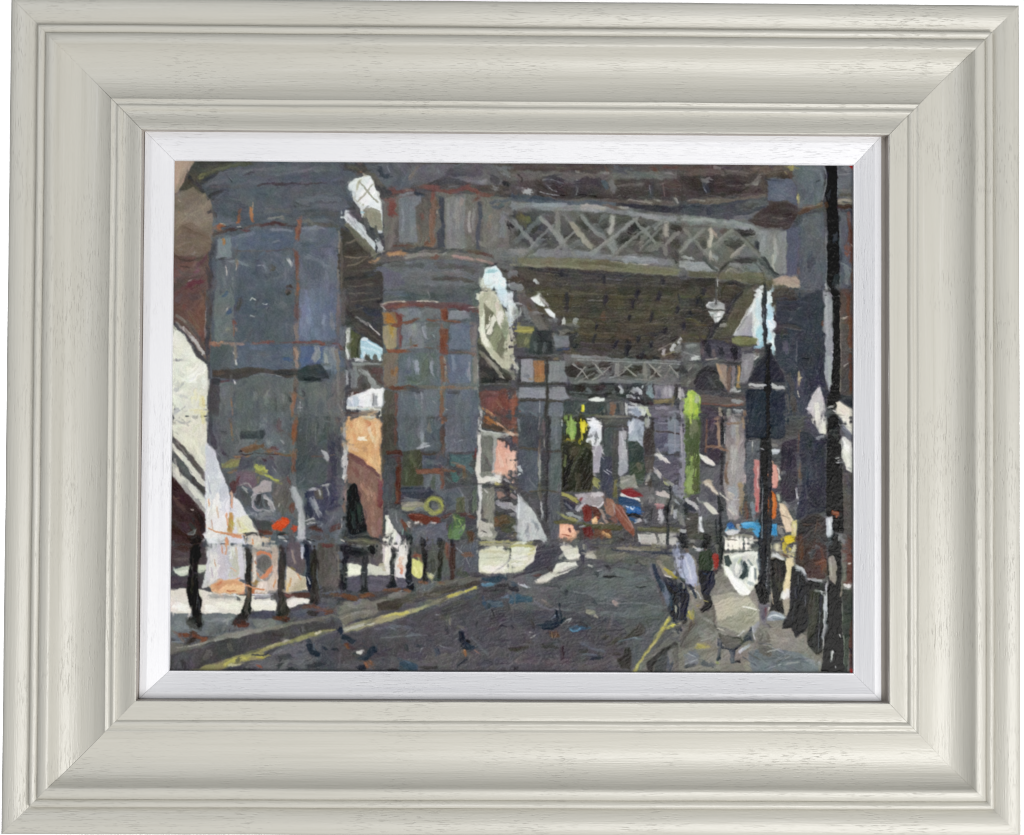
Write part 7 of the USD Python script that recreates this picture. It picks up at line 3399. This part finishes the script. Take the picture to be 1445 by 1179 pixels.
S 8f8f88 9 720 640 790 730
S 8d8d88 9 860 650 760 740 700 770
S 8f8f88 9 970 660 1060 740
S 8d8d88 9 1030 640 930 740
S 8f8f88 9 1180 640 1280 740
S 8a8a84 9 1280 660 1190 760
S 8d8d88 9 1350 650 1430 740
T 720 228 6.02
O girder
S 43443f 34 50 640 80 600
S 46473f 34 190 600 240 560
S 4a4a48 44 250 630 320 640
S 45443f 40 470 650 530 640
S 47473f 34 600 530 640 570
S 4b4a44 34 700 500 740 510
S 45433e 34 780 560 820 550
S 3d3e3a 60 1020 560 1120 540
S 3f3f3b 50 930 680 1010 660
S 45453e 34 1250 560 1280 600
S 47463f 34 1220 670 1260 650
S 44433c 50 1390 560 1430 580
S 9a9c96 22 620 480 700 580 800 650
S 8a8e8c 22 690 800 830 680 1080 480
S 8c908c 20 1230 580 1310 490
S a0a096 26 870 470 850 600
S 97978c 22 560 580 640 680 690 730
T 960 768 5.898
O column@3
S 141618 30 1200 300 1190 420

"""
ACCENTS = """
# ================= last accents, over the blended paint
T 0 0 1
O street_lamp@globe
S 2c2f32 3 1080 520 1080 430 1079 400
Sg 3e403c 2.6 1080 410 1078 392 1071 377 1055 367 1034 368 1018 379 1012 396
S 4a4c4a 2.5 1010 396 1010 430
O sign_post
S 14171c 6 1081 520 1080 600 1080 760 1078 838
S 1a1e24 5 1086 620 1087 700 1084 838
S 8a8e92 1.5 1076 690 1075 760
O street_sign
P 2d3541,28303c,343c48 88 5 2 1052 552 1107 552 1108 612 1104 618 1056 617
P 32343e,2b2d38 60 5 2 1084 493 1095 515 1107 538 1054 540 1066 522
S 12161e 6 1084 490 1083 560 1084 620
S c4c6c6 3.5 1057 543 1070 545 1080 544
S c4c6c4 3.5 1087 541 1097 546 1105 547
O lattice_sky@2
T 480 408 6.02
Q b9b89f,d8d8c8,84866c,a2a288,dddfcc,70725c,c4c4aa,e4e6d6 72 14 8 1185 40 1300 20 1370 180 1420 300 1440 380 1440 700 1380 670 1270 540 1200 440
Q 7c7e64,8d8f74,d8dac6 80 11 6 1220 120 1300 200 1400 420 1420 640 1330 540 1240 400
T 480 228 6.02
O lattice_sky@1
Q e6ecea,f0f2f0,d8dedc 50 18 5 190 140 260 130 290 220 345 340 350 440 280 400 190 360 130 320 150 250
S 8f8d76 15 165 170 210 230 260 290 325 350
S 98967e 13 280 190 220 270 150 340
S 94927a 15 210 410 280 405 340 425
S 5f615c 30 212 480 222 540
S 55574f 26 300 560 312 610
S 9bc8d2 12 175 440 205 440
S 8a8c90 9 100 500 180 600 270 720
S d4d8da 12 60 440 170 590 290 740
T 720 228 6.02
O girder
S 43443f 30 60 630 90 590
S 44453e 30 190 600 235 555
S 474744 40 250 630 310 640
S 45443f 36 470 655 530 640
S 47473f 30 610 530 640 580
S 4b4a44 28 700 500 735 515
S 45433e 30 780 560 815 550
S 3a3b37 50 1030 560 1110 545
S 3f3f3b 44 930 690 1000 660
S 45453e 30 1250 560 1280 610
S 44433c 44 1390 560 1430 580
S 848885 28 30 500 130 620 220 720
S 808482 25 160 750 260 640 370 540
S 8f918b 30 260 490 340 570 440 690
S 878a84 25 380 760 480 660 560 590
S 9c9885 33 520 530 600 640 680 730
S 808480 26 600 460 700 580 810 660
S 8b8f89 25 660 790 830 680 1080 490
S a4a49a 24 872 470 868 540 845 610
S 838580 23 900 790 1000 690 1180 560
S 898c84 26 1040 490 1140 590 1230 690
S 848782 25 1230 580 1310 490
S a09e92 22 1325 540 1320 640
S 83847c 26 1320 710 1430 600
S 7a7c75 23 1100 760 1200 650 1290 560
T 960 228 5.898
S 3c3b37 40 490 590 560 600 590 600
S 46443e 60 400 690 450 700 500 690
S 3e3d39 40 500 830 580 830
S 4a4a46 40 150 720 190 690
S 82847a 25 200 770 310 670 440 570
S 777971 26 460 590 560 690 660 790
S 949185 23 430 790 540 690
S bcb4a4 26 250 570 262 620 245 700
S 808278 25 30 560 130 680 220 780
S 84877e 23 0 760 100 650 180 580
S 33363a 26 640 690 648 730
S 3c4040 24 690 800 760 900 800 930
T 720 408 6.02
O girder@far
S 37322f 24 495 705 560 665
S 38332f 24 500 735 560 745
S 3a3633 18 660 665 715 650
S 3b3734 20 785 660 850 652
S 3b3734 18 700 690 740 720
S 3b3734 18 940 730 1010 700
S 383431 18 1060 690 1110 680
S 3b3734 20 1205 720 1250 710
S 393532 20 1390 690 1430 690
S 3b3734 18 850 740 880 720
S 9a9a94 7 530 640 600 690 660 760
S 94948e 7 640 660 550 770
S 98988f 7 720 640 790 730
S 96968e 7 865 650 760 740 690 775
S 98988f 7 970 660 1075 745
S 94948e 7 1030 640 920 740
S 98988f 7 1180 640 1290 745
S 94948c 7 1285 650 1180 765
S 96968e 7 1350 650 1435 740
S 8c8c86 26 905 630 905 730
S 82827a 30 1140 640 1140 760
S 9aa0a0 8 560 600 800 612 1100 625 1440 640
O far_column@a
S 44403c 12 60 590 200 585 340 590
S 423f3b 12 70 810 250 808 480 810
S 444039 12 80 950 250 945 450 960
S 3e3b38 14 312 600 312 800 310 940 300 1084
T 720 588 6.02
S 3b3a3b 22 320 0 318 200 312 420 306 640 305 900
S 4a443c 10 80 268 160 274 235 290
S 4a443c 10 290 300 430 298
S 524a40 10 160 642 280 628 410 642
S 8c8f92 10 250 320 250 440 248 560
S 767d80 16 390 40 388 220
O far_column@b
S 3c3e42 10 790 90 800 260
S 44403a 12 800 86 1000 90
S 3d3f4a 20 770 380 775 560
S 54565a 14 860 140 862 300
O tree@a
Q 34352a,46462f,2a2b20,55553a,3c3c2c 70 12 6 450 230 640 260 700 320 700 520 680 620 450 620
S e0d42c 12 600 20 605 110
S dcd034 10 640 80 650 120
S 98b45c 40 520 20 525 120
S 8ca650 24 500 30 490 150
S a4bc60 16 540 130 520 200
S 6a7444 20 470 330 460 420
S c8bc3c 16 600 120 610 200
S d8cc38 14 625 30 640 60
O far_column@c
S c9c5be 22 1250 325 1330 385
S bdb6b0 24 1240 450 1275 510
S c4b8b2 24 1250 640 1340 680
S 42393a 8 1235 128 1330 132 1440 150
S 423c3e 8 1330 322 1440 326
S 433f42 8 1390 490 1440 490
S 8d8f9c 12 1400 30 1400 300
O parked_car
S 8c2226 22 960 630 1030 630 1100 665
S d8dadc 8 945 650 1010 685 1100 700
S 2f68ac 30 990 790 1090 790
S e8eef2 8 985 765 1010 770
S e8eef2 8 1020 775 1040 790 1055 772
S 15191e 14 990 835 1050 828 1100 845
O market_stall@1
S 8c4c34 24 910 760 980 870 1050 1000
S a47460 12 880 740 950 840 1040 950
S 7a2420 30 640 790 640 870
S f0c490 18 700 890 735 880
S 9a604c 30 830 700 850 780
T 960 588 5.898
O tree@b
Q 4a5a34,62743f,829a4a,3e4a30,55653c,8fa652 80 14 8 60 20 160 20 155 300 160 630 50 650 52 300
S b0c458 20 80 10 88 60
S 9cb858 14 100 330 95 370
S 90ac54 12 130 440 125 500
O far_column@e
S d8d4cc 18 160 320 220 350 280 395
S c8bca8 22 205 540 260 590 305 650
S c8c4b8 18 205 725 260 780 310 810
S 94785e 10 310 20 315 150 325 240
S 7c5c48 9 215 200 212 290
S 8c6c54 9 215 255 300 258 400 285
T 960 768 5.898
# two people walking
O pedestrian@1
P a8aec8,b4bad0,949ab4 60 14 3 10 70 70 75 118 140 128 260 118 340 60 325 25 260 0 180
S c4c8d6 16 40 110 70 200 90 290
S 7f86a0 14 10 110 20 220 60 310
P 121c30,18243c 85 12 2 -15 320 30 340 70 420 60 520 50 640 15 650 5 560 -10 450
S 1a2438 22 70 330 110 400 125 440
S 6a5a50 22 45 42 60 56
S 1d1e20 36 22 18 45 22
S a08878 12 120 330 130 380
S 2a2622 18 15 655 50 650
O pedestrian@2
P 2c3b27,354530,253320 80 12 2 165 65 210 45 255 65 268 140 250 225 165 215 155 130
P 1a1c2a,22253a 80 12 2 155 220 275 222 280 320 250 400 225 440 190 400 160 310
S 1c1a1e 22 215 430 255 500 200 545 180 560
S 1c1d20 40 200 0 215 20
S 7a6658 16 205 38 215 45
S a42822 36 285 95 292 150 290 200
S 40506a 16 195 245 220 250
O market_stall@2
S f4f3ec 24 375 200 440 290 530 370 570 400
S eceee6 20 600 190 600 300
S 24343a 22 535 150 545 230 520 280
S 36464c 16 380 120 400 170
S dfe0d4 14 420 110 500 100
S 8a9090 8 520 140 490 250
O pavement
Q a29e8a,948f7b,8a8674,b0ac98 14 20 5 290 480 420 440 580 450 640 540 660 640 560 710 480 730 340 680 300 580
S ece8e0 16 520 520 580 530 630 545
O sign_post
S 22272c 50 690 0 690 120 680 300
S 201f1e 80 670 370 690 460
O bollard@12
S d4d6d8 14 770 90 810 105 850 130
S 3a3632 16 800 180 800 340
O bollard@13
S c4c8cc 22 965 195 1010 205 1040 240
S 53585a 7 980 260 978 340
O lamp_post
S e8e8e4 5 1322 750 1336 775
S d8d8d4 9 1266 890 1252 960
T 720 768 6.02
O road
S 4a4952 16 230 90 330 60 410 30
S 44434c 22 130 240 240 200 350 120
Sg d0ccbe 18 410 180 480 160 560 150
Sg d8d4c4 20 300 280 380 240 520 190
Sg c8c2b4 14 230 320 300 310 360 290
S 55545a 12 400 250 500 215 570 190
S 8f8c7c 14 460 140 520 150 580 130
O pigeon@5
P 1e2c38,263442 15 8 2 255 690 330 660 400 640 455 630 430 670 370 705 280 725
S 1b2730 22 385 570 400 640
S 1b2730 10 415 500 420 560
S a8acb0 5 460 655 520 635
S 8a6a44 6 352 740 358 790
T 480 768 6.02
O pigeon@4
S 1d2733 28 1030 750 1045 820
S 2a3846 26 1060 840 1130 885
S 9a5c38 12 1060 905 1064 940
O pigeon@3
S 2b3846 34 180 975 240 960 290 890
S dcd8d4 14 150 925 180 918
S 9a5c38 14 215 1010 225 1040
S 94582f 12 260 1000 266 1025
O pigeon@2
S 28343f 30 10 795 60 800 110 830
S 7a4a2c 18 50 860 66 880
T 240 768 6.02
O pigeon@1
S 26323f 34 1180 850 1200 900 1260 945
# sunlit foot of the first column
O column@1
Q cfcbd2,d8d4cc,c4c2c8,bdb9b4,dcd8d0,c8bfae 84 16 6 330 20 620 20 630 280 520 300 400 290 340 340 300 250
S d8946c 14 470 0 480 40 470 90
S cf8a64 12 560 30 565 80
Q dcae80,e0b890,cf9a68,d8b8a0 5 16 8 345 350 430 310 560 310 630 340 610 410 480 415 360 405
S d4805c 15 720 90 780 68 840 90 870 130
S d4845e 26 880 190 830 240 780 285
S d88e66 15 700 170 720 220 760 280
S 66645e 40 780 140 795 210
S d8d4cc 10 640 60 640 250
T 240 588 6.02
Q d8d8de,e4e4e6,c8cad4,d0ccd0,e8e6e0 80 16 6 310 250 380 300 440 480 500 620 510 780 480 960 310 1060
S dc9468 14 480 820 490 920
S d08a60 12 325 950 400 980 500 995 600 1015
S d88c60 16 480 1030 488 1084
S e0b090 12 530 650 525 760
S e0dfb0 24 590 900 680 970
S b8b06a 14 500 900 540 960
# the graffiti
S 84745c 12 440 440 520 380 600 360
S aeb458 20 725 430 760 460 800 440
S a8b052 14 800 490 850 520 920 548
S 8c8490 12 700 700 710 760 750 800 790 780
S b4b0b4 12 800 690 860 730 890 790
S c0bec0 9 690 690 720 660 770 650
S a49ca0 22 770 590 840 570 850 620
S 6c4044 12 545 620 560 560 590 510
S d8552c 34 880 940 940 900 990 900
S 5a3a30 10 760 980 860 990

T 240 768 6.02
O column@1
Q b8aca0,c8baa8,a89c90,ccb09c,bcb4a0,988e84 82 16 7 700 20 735 20 730 300 700 330
Q b4a89c,c8baa4,d0c4b0,a89c8c 82 16 7 860 30 915 30 915 380 830 400 820 330 880 250
Q c0b4a0,d0c4b0,a8998a 75 15 7 740 330 830 310 830 420 720 420
Q d4c8b0,c4b69c,b8a890,d8c8a8 60 15 7 995 190 1060 230 1150 300 1170 390 1000 400
S d8b068 16 1010 330 1000 400
S c09058 12 1030 290 1020 360
S d89468 14 640 350 740 380 800 390
T 240 588 6.02
Q c8c0b0,d8d0bc,e0d8c0,bcae9c,d4b494 70 15 7 640 1000 740 990 780 1040 880 1050 900 1084 640 1084
S d88c58 14 700 1040 705 1084
S 3a3c3a 16 640 1010 720 990 745 1010
T 960 768 5.898
O pavement
Sg 8a8678 60 340 790 460 810
Sg 7c7c74 50 380 850 500 840
Sg 7a7a74 40 540 760 590 740
Sg 80827c 26 425 900 432 980
Sg 80827c 22 330 800 325 930
S c8c2ae 12 300 700 360 720
S 55544c 12 560 900 660 960
S a4aaa8 10 720 900 820 870
S 5a5c58 14 800 980 900 930
S 8f948f 16 880 1000 980 980
O far_column@e
T 960 588 5.898
S d8d2c4 14 170 320 280 395
S ccc4b4 12 230 560 310 650
S d0cabc 12 330 640 400 700
S c8c2b4 12 400 770 450 820
T 720 768 6.02
O road
Sg d4d0c2 26 420 120 480 60 540 40
Sg c4bfb2 22 240 300 340 250 460 190
S 4c4b52 14 330 200 430 150 500 150
S dcd8ca 16 400 200 470 170 550 165
S e0dcd0 14 460 110 540 90 590 95
S d8d2c4 12 250 310 330 290

T 720 408 6.02
O soffit
Sg 6a6458 9 240 30 600 45 1000 60 1440 80
Sg 37342f 8 260 60 700 80 1100 95 1440 110
Sg 68604e 8 300 110 700 125 1100 140 1440 150
Sg 36332f 8 320 150 700 165 1100 180 1440 190
Sg 6a624e 8 400 200 800 215 1440 230
Sg 363430 8 420 235 800 250 1440 262
Sg 6c6048 9 500 290 900 300 1440 305
Sg 38352f 8 540 330 900 340 1400 345
Sg 66604c 8 580 375 900 382 1350 385
Sg 3a3630 8 600 420 900 430 1300 430
Sg 5e5654 10 620 460 900 470 1250 470
S 33323a 26 480 40 485 110
S 32313a 24 818 50 800 130
S 313038 22 1082 10 1072 60
S 343338 22 1045 110 1042 160
S 313038 24 1270 20 1255 90
S 313038 22 1425 150 1412 200
S 333238 20 1010 225 1010 265
S 343338 20 1205 200 1190 280
S 323138 20 1322 330 1310 375
S 323138 20 735 300 725 350
S 323138 20 715 390 700 450
S 2e2e36 22 910 445 885 500
S 2b2b33 28 1005 470 985 560
S 313038 22 1095 400 1080 450
S 313038 22 1200 455 1190 495
S 313036 30 1130 545 1110 580
T 720 228 6.02
Sg 67635a 8 200 920 700 970 1440 1010
Sg 3a3838 8 200 955 700 1005 1440 1045
Sg 66604f 8 200 1000 700 1040 1440 1070
S 34333a 22 430 940 438 980
S 34333a 22 795 975 800 1040
S 34333a 22 1290 1000 1300 1040
T 960 408 5.898
Sg 66604c 8 0 40 240 60 420 70
Sg 35332f 8 0 80 240 100 400 110
Sg 66604a 8 0 150 180 160
Sg 36342f 8 0 200 180 210
Sg 66604a 8 0 270 200 280
Sg 36342f 8 0 340 220 350
S 32323a 24 200 10 190 50
S 32323a 24 150 80 135 130
S 32323a 22 75 180 90 215
S 30313a 22 35 280 30 335
T 240 588 6.02
O column@1
S d99a6c 12 330 700 335 760
S cfae94 16 400 760 410 860
S c8a288 12 350 880 360 960
S b8bcc8 14 420 620 430 720
S dc9a74 12 520 700 530 780
S a8acba 14 330 560 345 660
S d8b48c 12 560 1000 640 1010
S c4b08c 16 580 880 600 940
T 240 768 6.02
S d08860 12 440 20 450 80
S c89878 10 380 130 385 190
S d8a888 14 510 200 560 230
S b8a8b8 14 350 200 360 280
S c4bca8 18 560 40 570 120
S d89468 10 600 290 560 300
S c87850 16 400 345 440 320
S b46a44 12 480 400 560 400
S cc8a64 14 1080 250 1110 300
S 9a8878 20 1040 60 1060 160
S d4905c 12 900 300 880 370
S c8784c 10 720 380 800 385
S a86c4c 12 720 140 735 170

T 0 0 1
O column@1
Sg 6a7072 6.5 346.4 571.4 345.5 588.5 344.9 605.7
Sg 6a7072 6.2 453.1 569.8 453.2 585.1 452.8 600.4
Sg 6a7072 7.0 457.3 570.7 457.6 584.8 456.0 598.9
Sg 5c6466 7.3 439.0 572.9 438.5 589.1 439.2 605.3
Sg 6a7072 5.6 467.8 563.6 468.4 586.7 467.6 609.7
Sg 646b6e 6.0 470.5 579.2 470.1 592.5 471.1 605.9
Sg 6a7072 6.3 442.7 574.4 442.7 592.3 442.4 610.2
Sg 5c6466 7.4 345.4 561.2 346.3 586.0 345.9 610.9
Sg 5c6466 6.9 333.0 566.8 332.5 592.3 334.0 617.8
Sg 6a7072 4.4 406.1 572.5 406.7 585.4 405.8 598.3
Sg 5c6466 4.2 330.8 562.8 331.1 585.5 329.5 608.3
Sg 555d61 6.0 431.9 561.6 432.9 586.0 431.3 610.3
Sg 646b6e 7.9 317.7 576.8 317.3 589.2 317.0 601.6
Sg 555d61 7.8 426.8 577.0 427.6 593.8 426.4 610.5
Sg 5c6466 6.5 386.0 567.2 386.8 588.2 386.0 609.3
Sg 555d61 5.7 380.8 575.3 380.3 590.6 380.2 606.0
Sg 555d61 4.1 364.3 565.6 364.6 591.5 364.7 617.3
Sg 555d61 6.4 314.7 571.0 314.3 589.5 314.7 608.1
Sg 555d61 5.0 408.9 581.2 408.8 593.5 409.2 605.8
Sg 555d61 7.4 361.0 570.0 360.5 586.4 361.8 602.7
Sg 646b6e 5.2 322.7 566.2 322.1 591.8 323.6 617.4
Sg 5c6466 4.4 346.5 566.2 346.1 584.2 346.0 602.3
Sg 646b6e 4.3 452.4 563.3 452.9 587.3 451.5 611.2
Sg 5c6466 6.1 405.2 562.2 404.6 585.2 406.1 608.3
Sg 5c6466 7.2 453.2 568.3 452.9 584.2 452.1 600.1
Sg 555d61 6.5 356.0 575.7 355.5 591.5 356.2 607.3
Sg 5f6971 7.8 332.5 394.7 333.5 419.5
Sg 525c66 4.9 391.6 397.7 392.6 428.1
Sg 525c66 7.9 382.2 393.4 383.2 429.3
Sg 525c66 7.9 368.1 391.6 369.1 432.2
Sg 525c66 6.0 338.4 395.0 339.4 415.9
Sg 57616b 4.1 343.9 396.7 344.9 427.0
Sg 525c66 4.1 382.2 391.1 383.2 418.3
Sg 57616b 5.4 367.6 382.6 368.6 424.5
Sg 57616b 5.4 347.7 395.9 348.7 427.3
Sg 57616b 5.0 343.8 388.5 344.8 428.1
Sg 57616b 6.0 349.2 400.4 350.2 423.4
Sg 57616b 5.1 370.0 387.9 371.0 426.1
Sg 57616b 7.4 366.9 391.6 367.9 422.9
Sg 5f6971 7.9 384.3 392.9 385.3 414.1
Sg 70788a 4.6 470.1 385.8 471.1 421.9
Sg 70788a 5.4 427.9 390.6 428.9 423.1
Sg 646c78 4.0 434.3 394.3 435.3 418.3
Sg 686f7c 5.5 463.0 391.9 464.0 430.0
Sg 686f7c 6.5 456.6 394.7 457.6 426.9
Sg 646c78 5.3 447.3 388.8 448.3 424.7
Sg 686f7c 6.1 475.3 396.9 476.3 417.5
Sg 70788a 4.5 461.5 386.9 462.5 420.5
Sg 646c78 7.2 425.5 380.8 426.5 431.8
Sg 646c78 6.6 438.2 395.7 439.2 419.6
Sg 646c78 5.3 471.9 390.2 472.9 431.6
Sg 70788a 4.6 452.7 389.7 453.7 432.6
Sg 686f7c 6.6 465.8 392.0 466.8 414.9
Sg 686f7c 4.1 444.3 395.7 445.3 426.7
O column@2
Sg 5e676e 8.0 651.3 567.4 651.4 610.5
Sg 666e76 7.5 592.7 580.5 592.0 605.9
Sg 666e76 5.0 566.5 567.0 566.7 607.9
Sg 666e76 7.4 616.4 571.7 617.4 601.3
Sg 5e676e 4.7 654.7 567.1 654.7 600.7
Sg 5e676e 5.1 659.9 566.7 659.3 611.3
Sg 666e76 6.7 596.0 573.8 596.7 610.7
Sg 666e76 5.9 655.4 577.0 655.1 608.4
Sg 666e76 8.0 646.4 565.4 646.4 610.2
Sg 666e76 7.1 596.7 567.1 597.5 608.4
Sg 5e676e 7.8 564.7 568.5 565.4 611.1
Sg 586068 7.4 639.6 564.2 640.4 603.1
Sg 5e676e 4.5 666.6 571.1 666.1 597.3
Sg 5e676e 4.1 633.4 568.9 633.1 609.1
Sg 5e676e 7.5 635.1 568.2 634.3 605.2
Sg 666e76 6.7 649.5 559.9 649.3 606.5
Sg 666e76 6.7 658.5 560.0 658.6 606.6
Sg 586068 6.3 651.8 567.2 651.1 598.2
Sg 666e76 4.5 599.4 563.4 600.3 609.5
Sg 666e76 5.9 645.3 568.9 645.8 608.4
Sg 65686b 7.0 616.5 404.9 644.5 405.9
Sg 6f6f70 4.4 600.3 409.9 628.3 410.9
Sg 65686b 4.2 573.1 404.4 601.1 405.4
Sg 5e6266 5.4 596.5 406.0 624.5 407.0
Sg 5e6266 7.2 579.3 407.2 607.3 408.2
Sg 65686b 4.6 552.9 408.0 580.9 409.0
Sg 5e6266 7.1 605.0 409.5 633.0 410.5
Sg 65686b 6.3 618.7 405.5 646.7 406.5
Sg 5e6266 4.5 613.0 407.1 641.0 408.1
Sg 65686b 6.2 606.8 410.9 634.8 411.9
Sg 6f6f70 5.5 563.0 405.4 591.0 406.4
Sg 6f6f70 7.6 575.3 410.7 603.3 411.7

T 720 768 6.02
O road
Sg 46454c 14 260 120 340 100 410 50
Sg 8c877c 22 380 260 470 215 560 190
Sg 8c877c 18 210 330 280 335 340 315
Sg 8a8578 18 460 145 520 140 590 125
T 960 588 5.898
O far_column@c
S 8e8c98 24 10 100 25 400 15 640
S a9a8b0 12 5 60 12 300

T 480 588 6.02
O column@2
S 585c5e 14 960 880 950 960
S 5c6460 12 1010 990 1040 960
S 6c8a50 10 985 900 1000 960
S 50565a 10 1050 900 1020 940
S 8a9c58 8 960 860 1040 880

"""
run(PAINT)
LABELS = {"column@1": "thick blue grey iron column with graffiti at its foot", "column@2": "rust seamed iron column, second from the left", "column@3": "dark iron column at the right edge",
          "girder": "near lattice girder across the top", "girder@far": "small far lattice girder", "building@peach": "sunlit peach wall", "building@porch": "building with white porch posts",
          "building@white": "small white building with balcony", "building@brick": "red brick gable", "building@pink": "pink sunlit wall strips", "tree@cypress": "dark pointed cypress", "tree@a": "dark tree with yellow green top",
          "tree@b": "bright green sunlit tree strip", "far_column@a": "nearest of the far columns", "pedestrian@1": "person in pale lilac shirt walking", "pedestrian@2": "person in dark green top beside a red bag",
          "street_lamp@globe": "hanging white globe lamp", "street_sign": "dark blue board with pointed top on a post", "lamp_post": "black post at the right edge", "market_stall@1": "stall heaped with red and brown goods",
          "market_stall@2": "blue topped stall over white sunlit pavement", "road_marking@1": "yellow line along the left kerb", "road_marking@2": "yellow line along the right kerb", "parked_car": "red, white and blue vehicle in the distance"}
# a last going-over with small brushes: paint picked up where it lies and drawn along the forms
Sm = gaussian_filter(C, (0.6, 0.6, 0)); Lm = gaussian_filter(Sm.mean(-1), 1.2)
gy_, gx_ = np.gradient(Lm)
Jxx, Jyy, Jxy = gaussian_filter(gx_ * gx_, 3.0), gaussian_filter(gy_ * gy_, 3.0), gaussian_filter(gx_ * gy_, 3.0)
TH = 0.5 * np.arctan2(2 * Jxy, Jxx - Jyy) + math.pi / 2
COH = np.sqrt((Jxx - Jyy) ** 2 + 4 * Jxy ** 2) / (Jxx + Jyy + 0.4)
FAR_X, FAR_Y = [float(to_grid(a, 600)[0]) for a in (720, 1110)], [float(to_grid(800, a)[1]) for a in (475, 800)]
for i in range(TOUCHES):
    x, y = rng.integers(3, NX - 3), rng.integers(3, NZ - 3)
    if FAR_X[0] < x < FAR_X[1] and FAR_Y[0] < y < FAR_Y[1] and rng.random() < 0.55: continue      # left crisp in the distance
    th = TH[y, x] + rng.normal(0, 0.12 + 0.5 * (1 - COH[y, x]))
    w = rng.uniform(1.3, 3.6); l = w * rng.uniform(1.3, 3.4)
    dx, dy = math.cos(th) * l, math.sin(th) * l; b = rng.normal(0, 0.15)
    stroke([(x - dx, y - dy), (x - dy * b, y + dx * b), (x + dx, y + dy)], w, Sm[y, x] + rng.normal(0, 6.5) + rng.normal(0, 2.2, 3), -1, h=1.0, dry=0.35, amp=18, alpha=0.55, soft=0.4)
run(ACCENTS)
C = gaussian_filter(C, (0.55, 0.55, 0))
for ch, off in enumerate((11, 57, 101)): C[..., ch] += (vn(GX / 13 + off, GY / 17 + off) - 0.5) * 4.5 + (vn(GX / 4.5 + off, GY / 6 + off) - 0.5) * 2.5
C = C + ((vn(GX / 1.4, GY / 1.4 + 5) - 0.5) * 13 + (vn(GX / 9 + 3, GY / 9) - 0.5) * 8)[..., None]
# a fine tooth over everything, then the relief
Hh += (vn(GX / 1.7, GY / 1.7 + 9) - 0.5) * 0.12 + (vn(GX / 5.1, GY / 5.1) - 0.5) * 0.12
Hs = gaussian_filter(Hh, 0.6)
RELIEF = 0.00056
lin = (np.clip(C, 3, 252) / 255.0) ** 1.045
lin = np.where(lin < 0.04045, lin / 12.92, ((lin + 0.055) / 1.055) ** 2.4)
lin = np.clip((lin - LIFT) / GAIN, 0.004, 0.86).astype(np.float32)
P3 = np.stack([X0 + GX * STEP, BOARD_Y - Hs * RELIEF, Z1 - GY * STEP], -1)
du = np.gradient(P3, axis=1); dv = np.gradient(P3, axis=0)
NN = np.cross(dv, du); NN /= np.linalg.norm(NN, axis=-1, keepdims=True); NN = np.where(NN[..., 1:2] > 0, -NN, NN)
usdkit.material(stage, "/World/Looks/oil_paint", {
    "a": ("attribute", {"attribute": "paint"}),
    "p": ("principled_bsdf", {"roughness": 0.34, "specular_ior_level": 0.14}),
}, [("a.color", "p.base_color")], surface="p.BSDF")
usdkit.material(stage, "/World/Looks/board", {"p": ("principled_bsdf", {"base_color": (0.62, 0.03, 0.02), "roughness": 0.5})}, surface="p.BSDF")
import trimesh
b = trimesh.creation.box(extents=(X1 - X0, 0.003, Z1 - Z0)); b.apply_translation(((X0 + X1) / 2, BOARD_Y + 0.0019, (Z0 + Z1) / 2))
obj("framed_painting/painting", b, "board", label="red primed board carrying the paint")
q = Own[:-1, :-1].astype(int)
ids = np.arange(NZ * NX).reshape(NZ, NX)
Pf, Nf, Lf = P3.reshape(-1, 3), NN.reshape(-1, 3), lin.reshape(-1, 3)
for o, name in enumerate(OWNERS):
    ys, xs = np.nonzero(q == o)
    if len(ys) < 12: continue
    a, bb, c, d = ids[ys, xs], ids[ys + 1, xs], ids[ys + 1, xs + 1], ids[ys, xs + 1]
    quads = np.stack([a, bb, c, d], 1); used, inv = np.unique(quads, return_inverse=True); quads = inv.reshape(-1, 4)
    base = "/World/framed_painting/painting/" + name; path, k = base, 0
    while stage.GetPrimAtPath(path): k += 1; path = f"{base}_{k:03d}"
    g = UsdGeom.Mesh.Define(stage, path)
    g.CreatePointsAttr(Vt.Vec3fArray.FromNumpy(Pf[used].astype(np.float32)))
    g.CreateFaceVertexCountsAttr(Vt.IntArray.FromNumpy(np.full(len(quads), 4, np.int32)))
    g.CreateFaceVertexIndicesAttr(Vt.IntArray.FromNumpy(quads.astype(np.int32).ravel()))
    g.CreateSubdivisionSchemeAttr("none")
    g.CreateNormalsAttr(Vt.Vec3fArray.FromNumpy(Nf[used].astype(np.float32))); g.SetNormalsInterpolation("vertex")
    UsdGeom.PrimvarsAPI(g).CreatePrimvar("paint", Sdf.ValueTypeNames.Color3fArray, "vertex").Set(Vt.Vec3fArray.FromNumpy(Lf[used].astype(np.float32)))
    if KEYS[o] in LABELS: g.GetPrim().SetCustomDataByKey("label", LABELS[KEYS[o]])
    UsdShade.MaterialBindingAPI.Apply(g.GetPrim()).Bind(UsdShade.Material.Get(stage, "/World/Looks/oil_paint"))
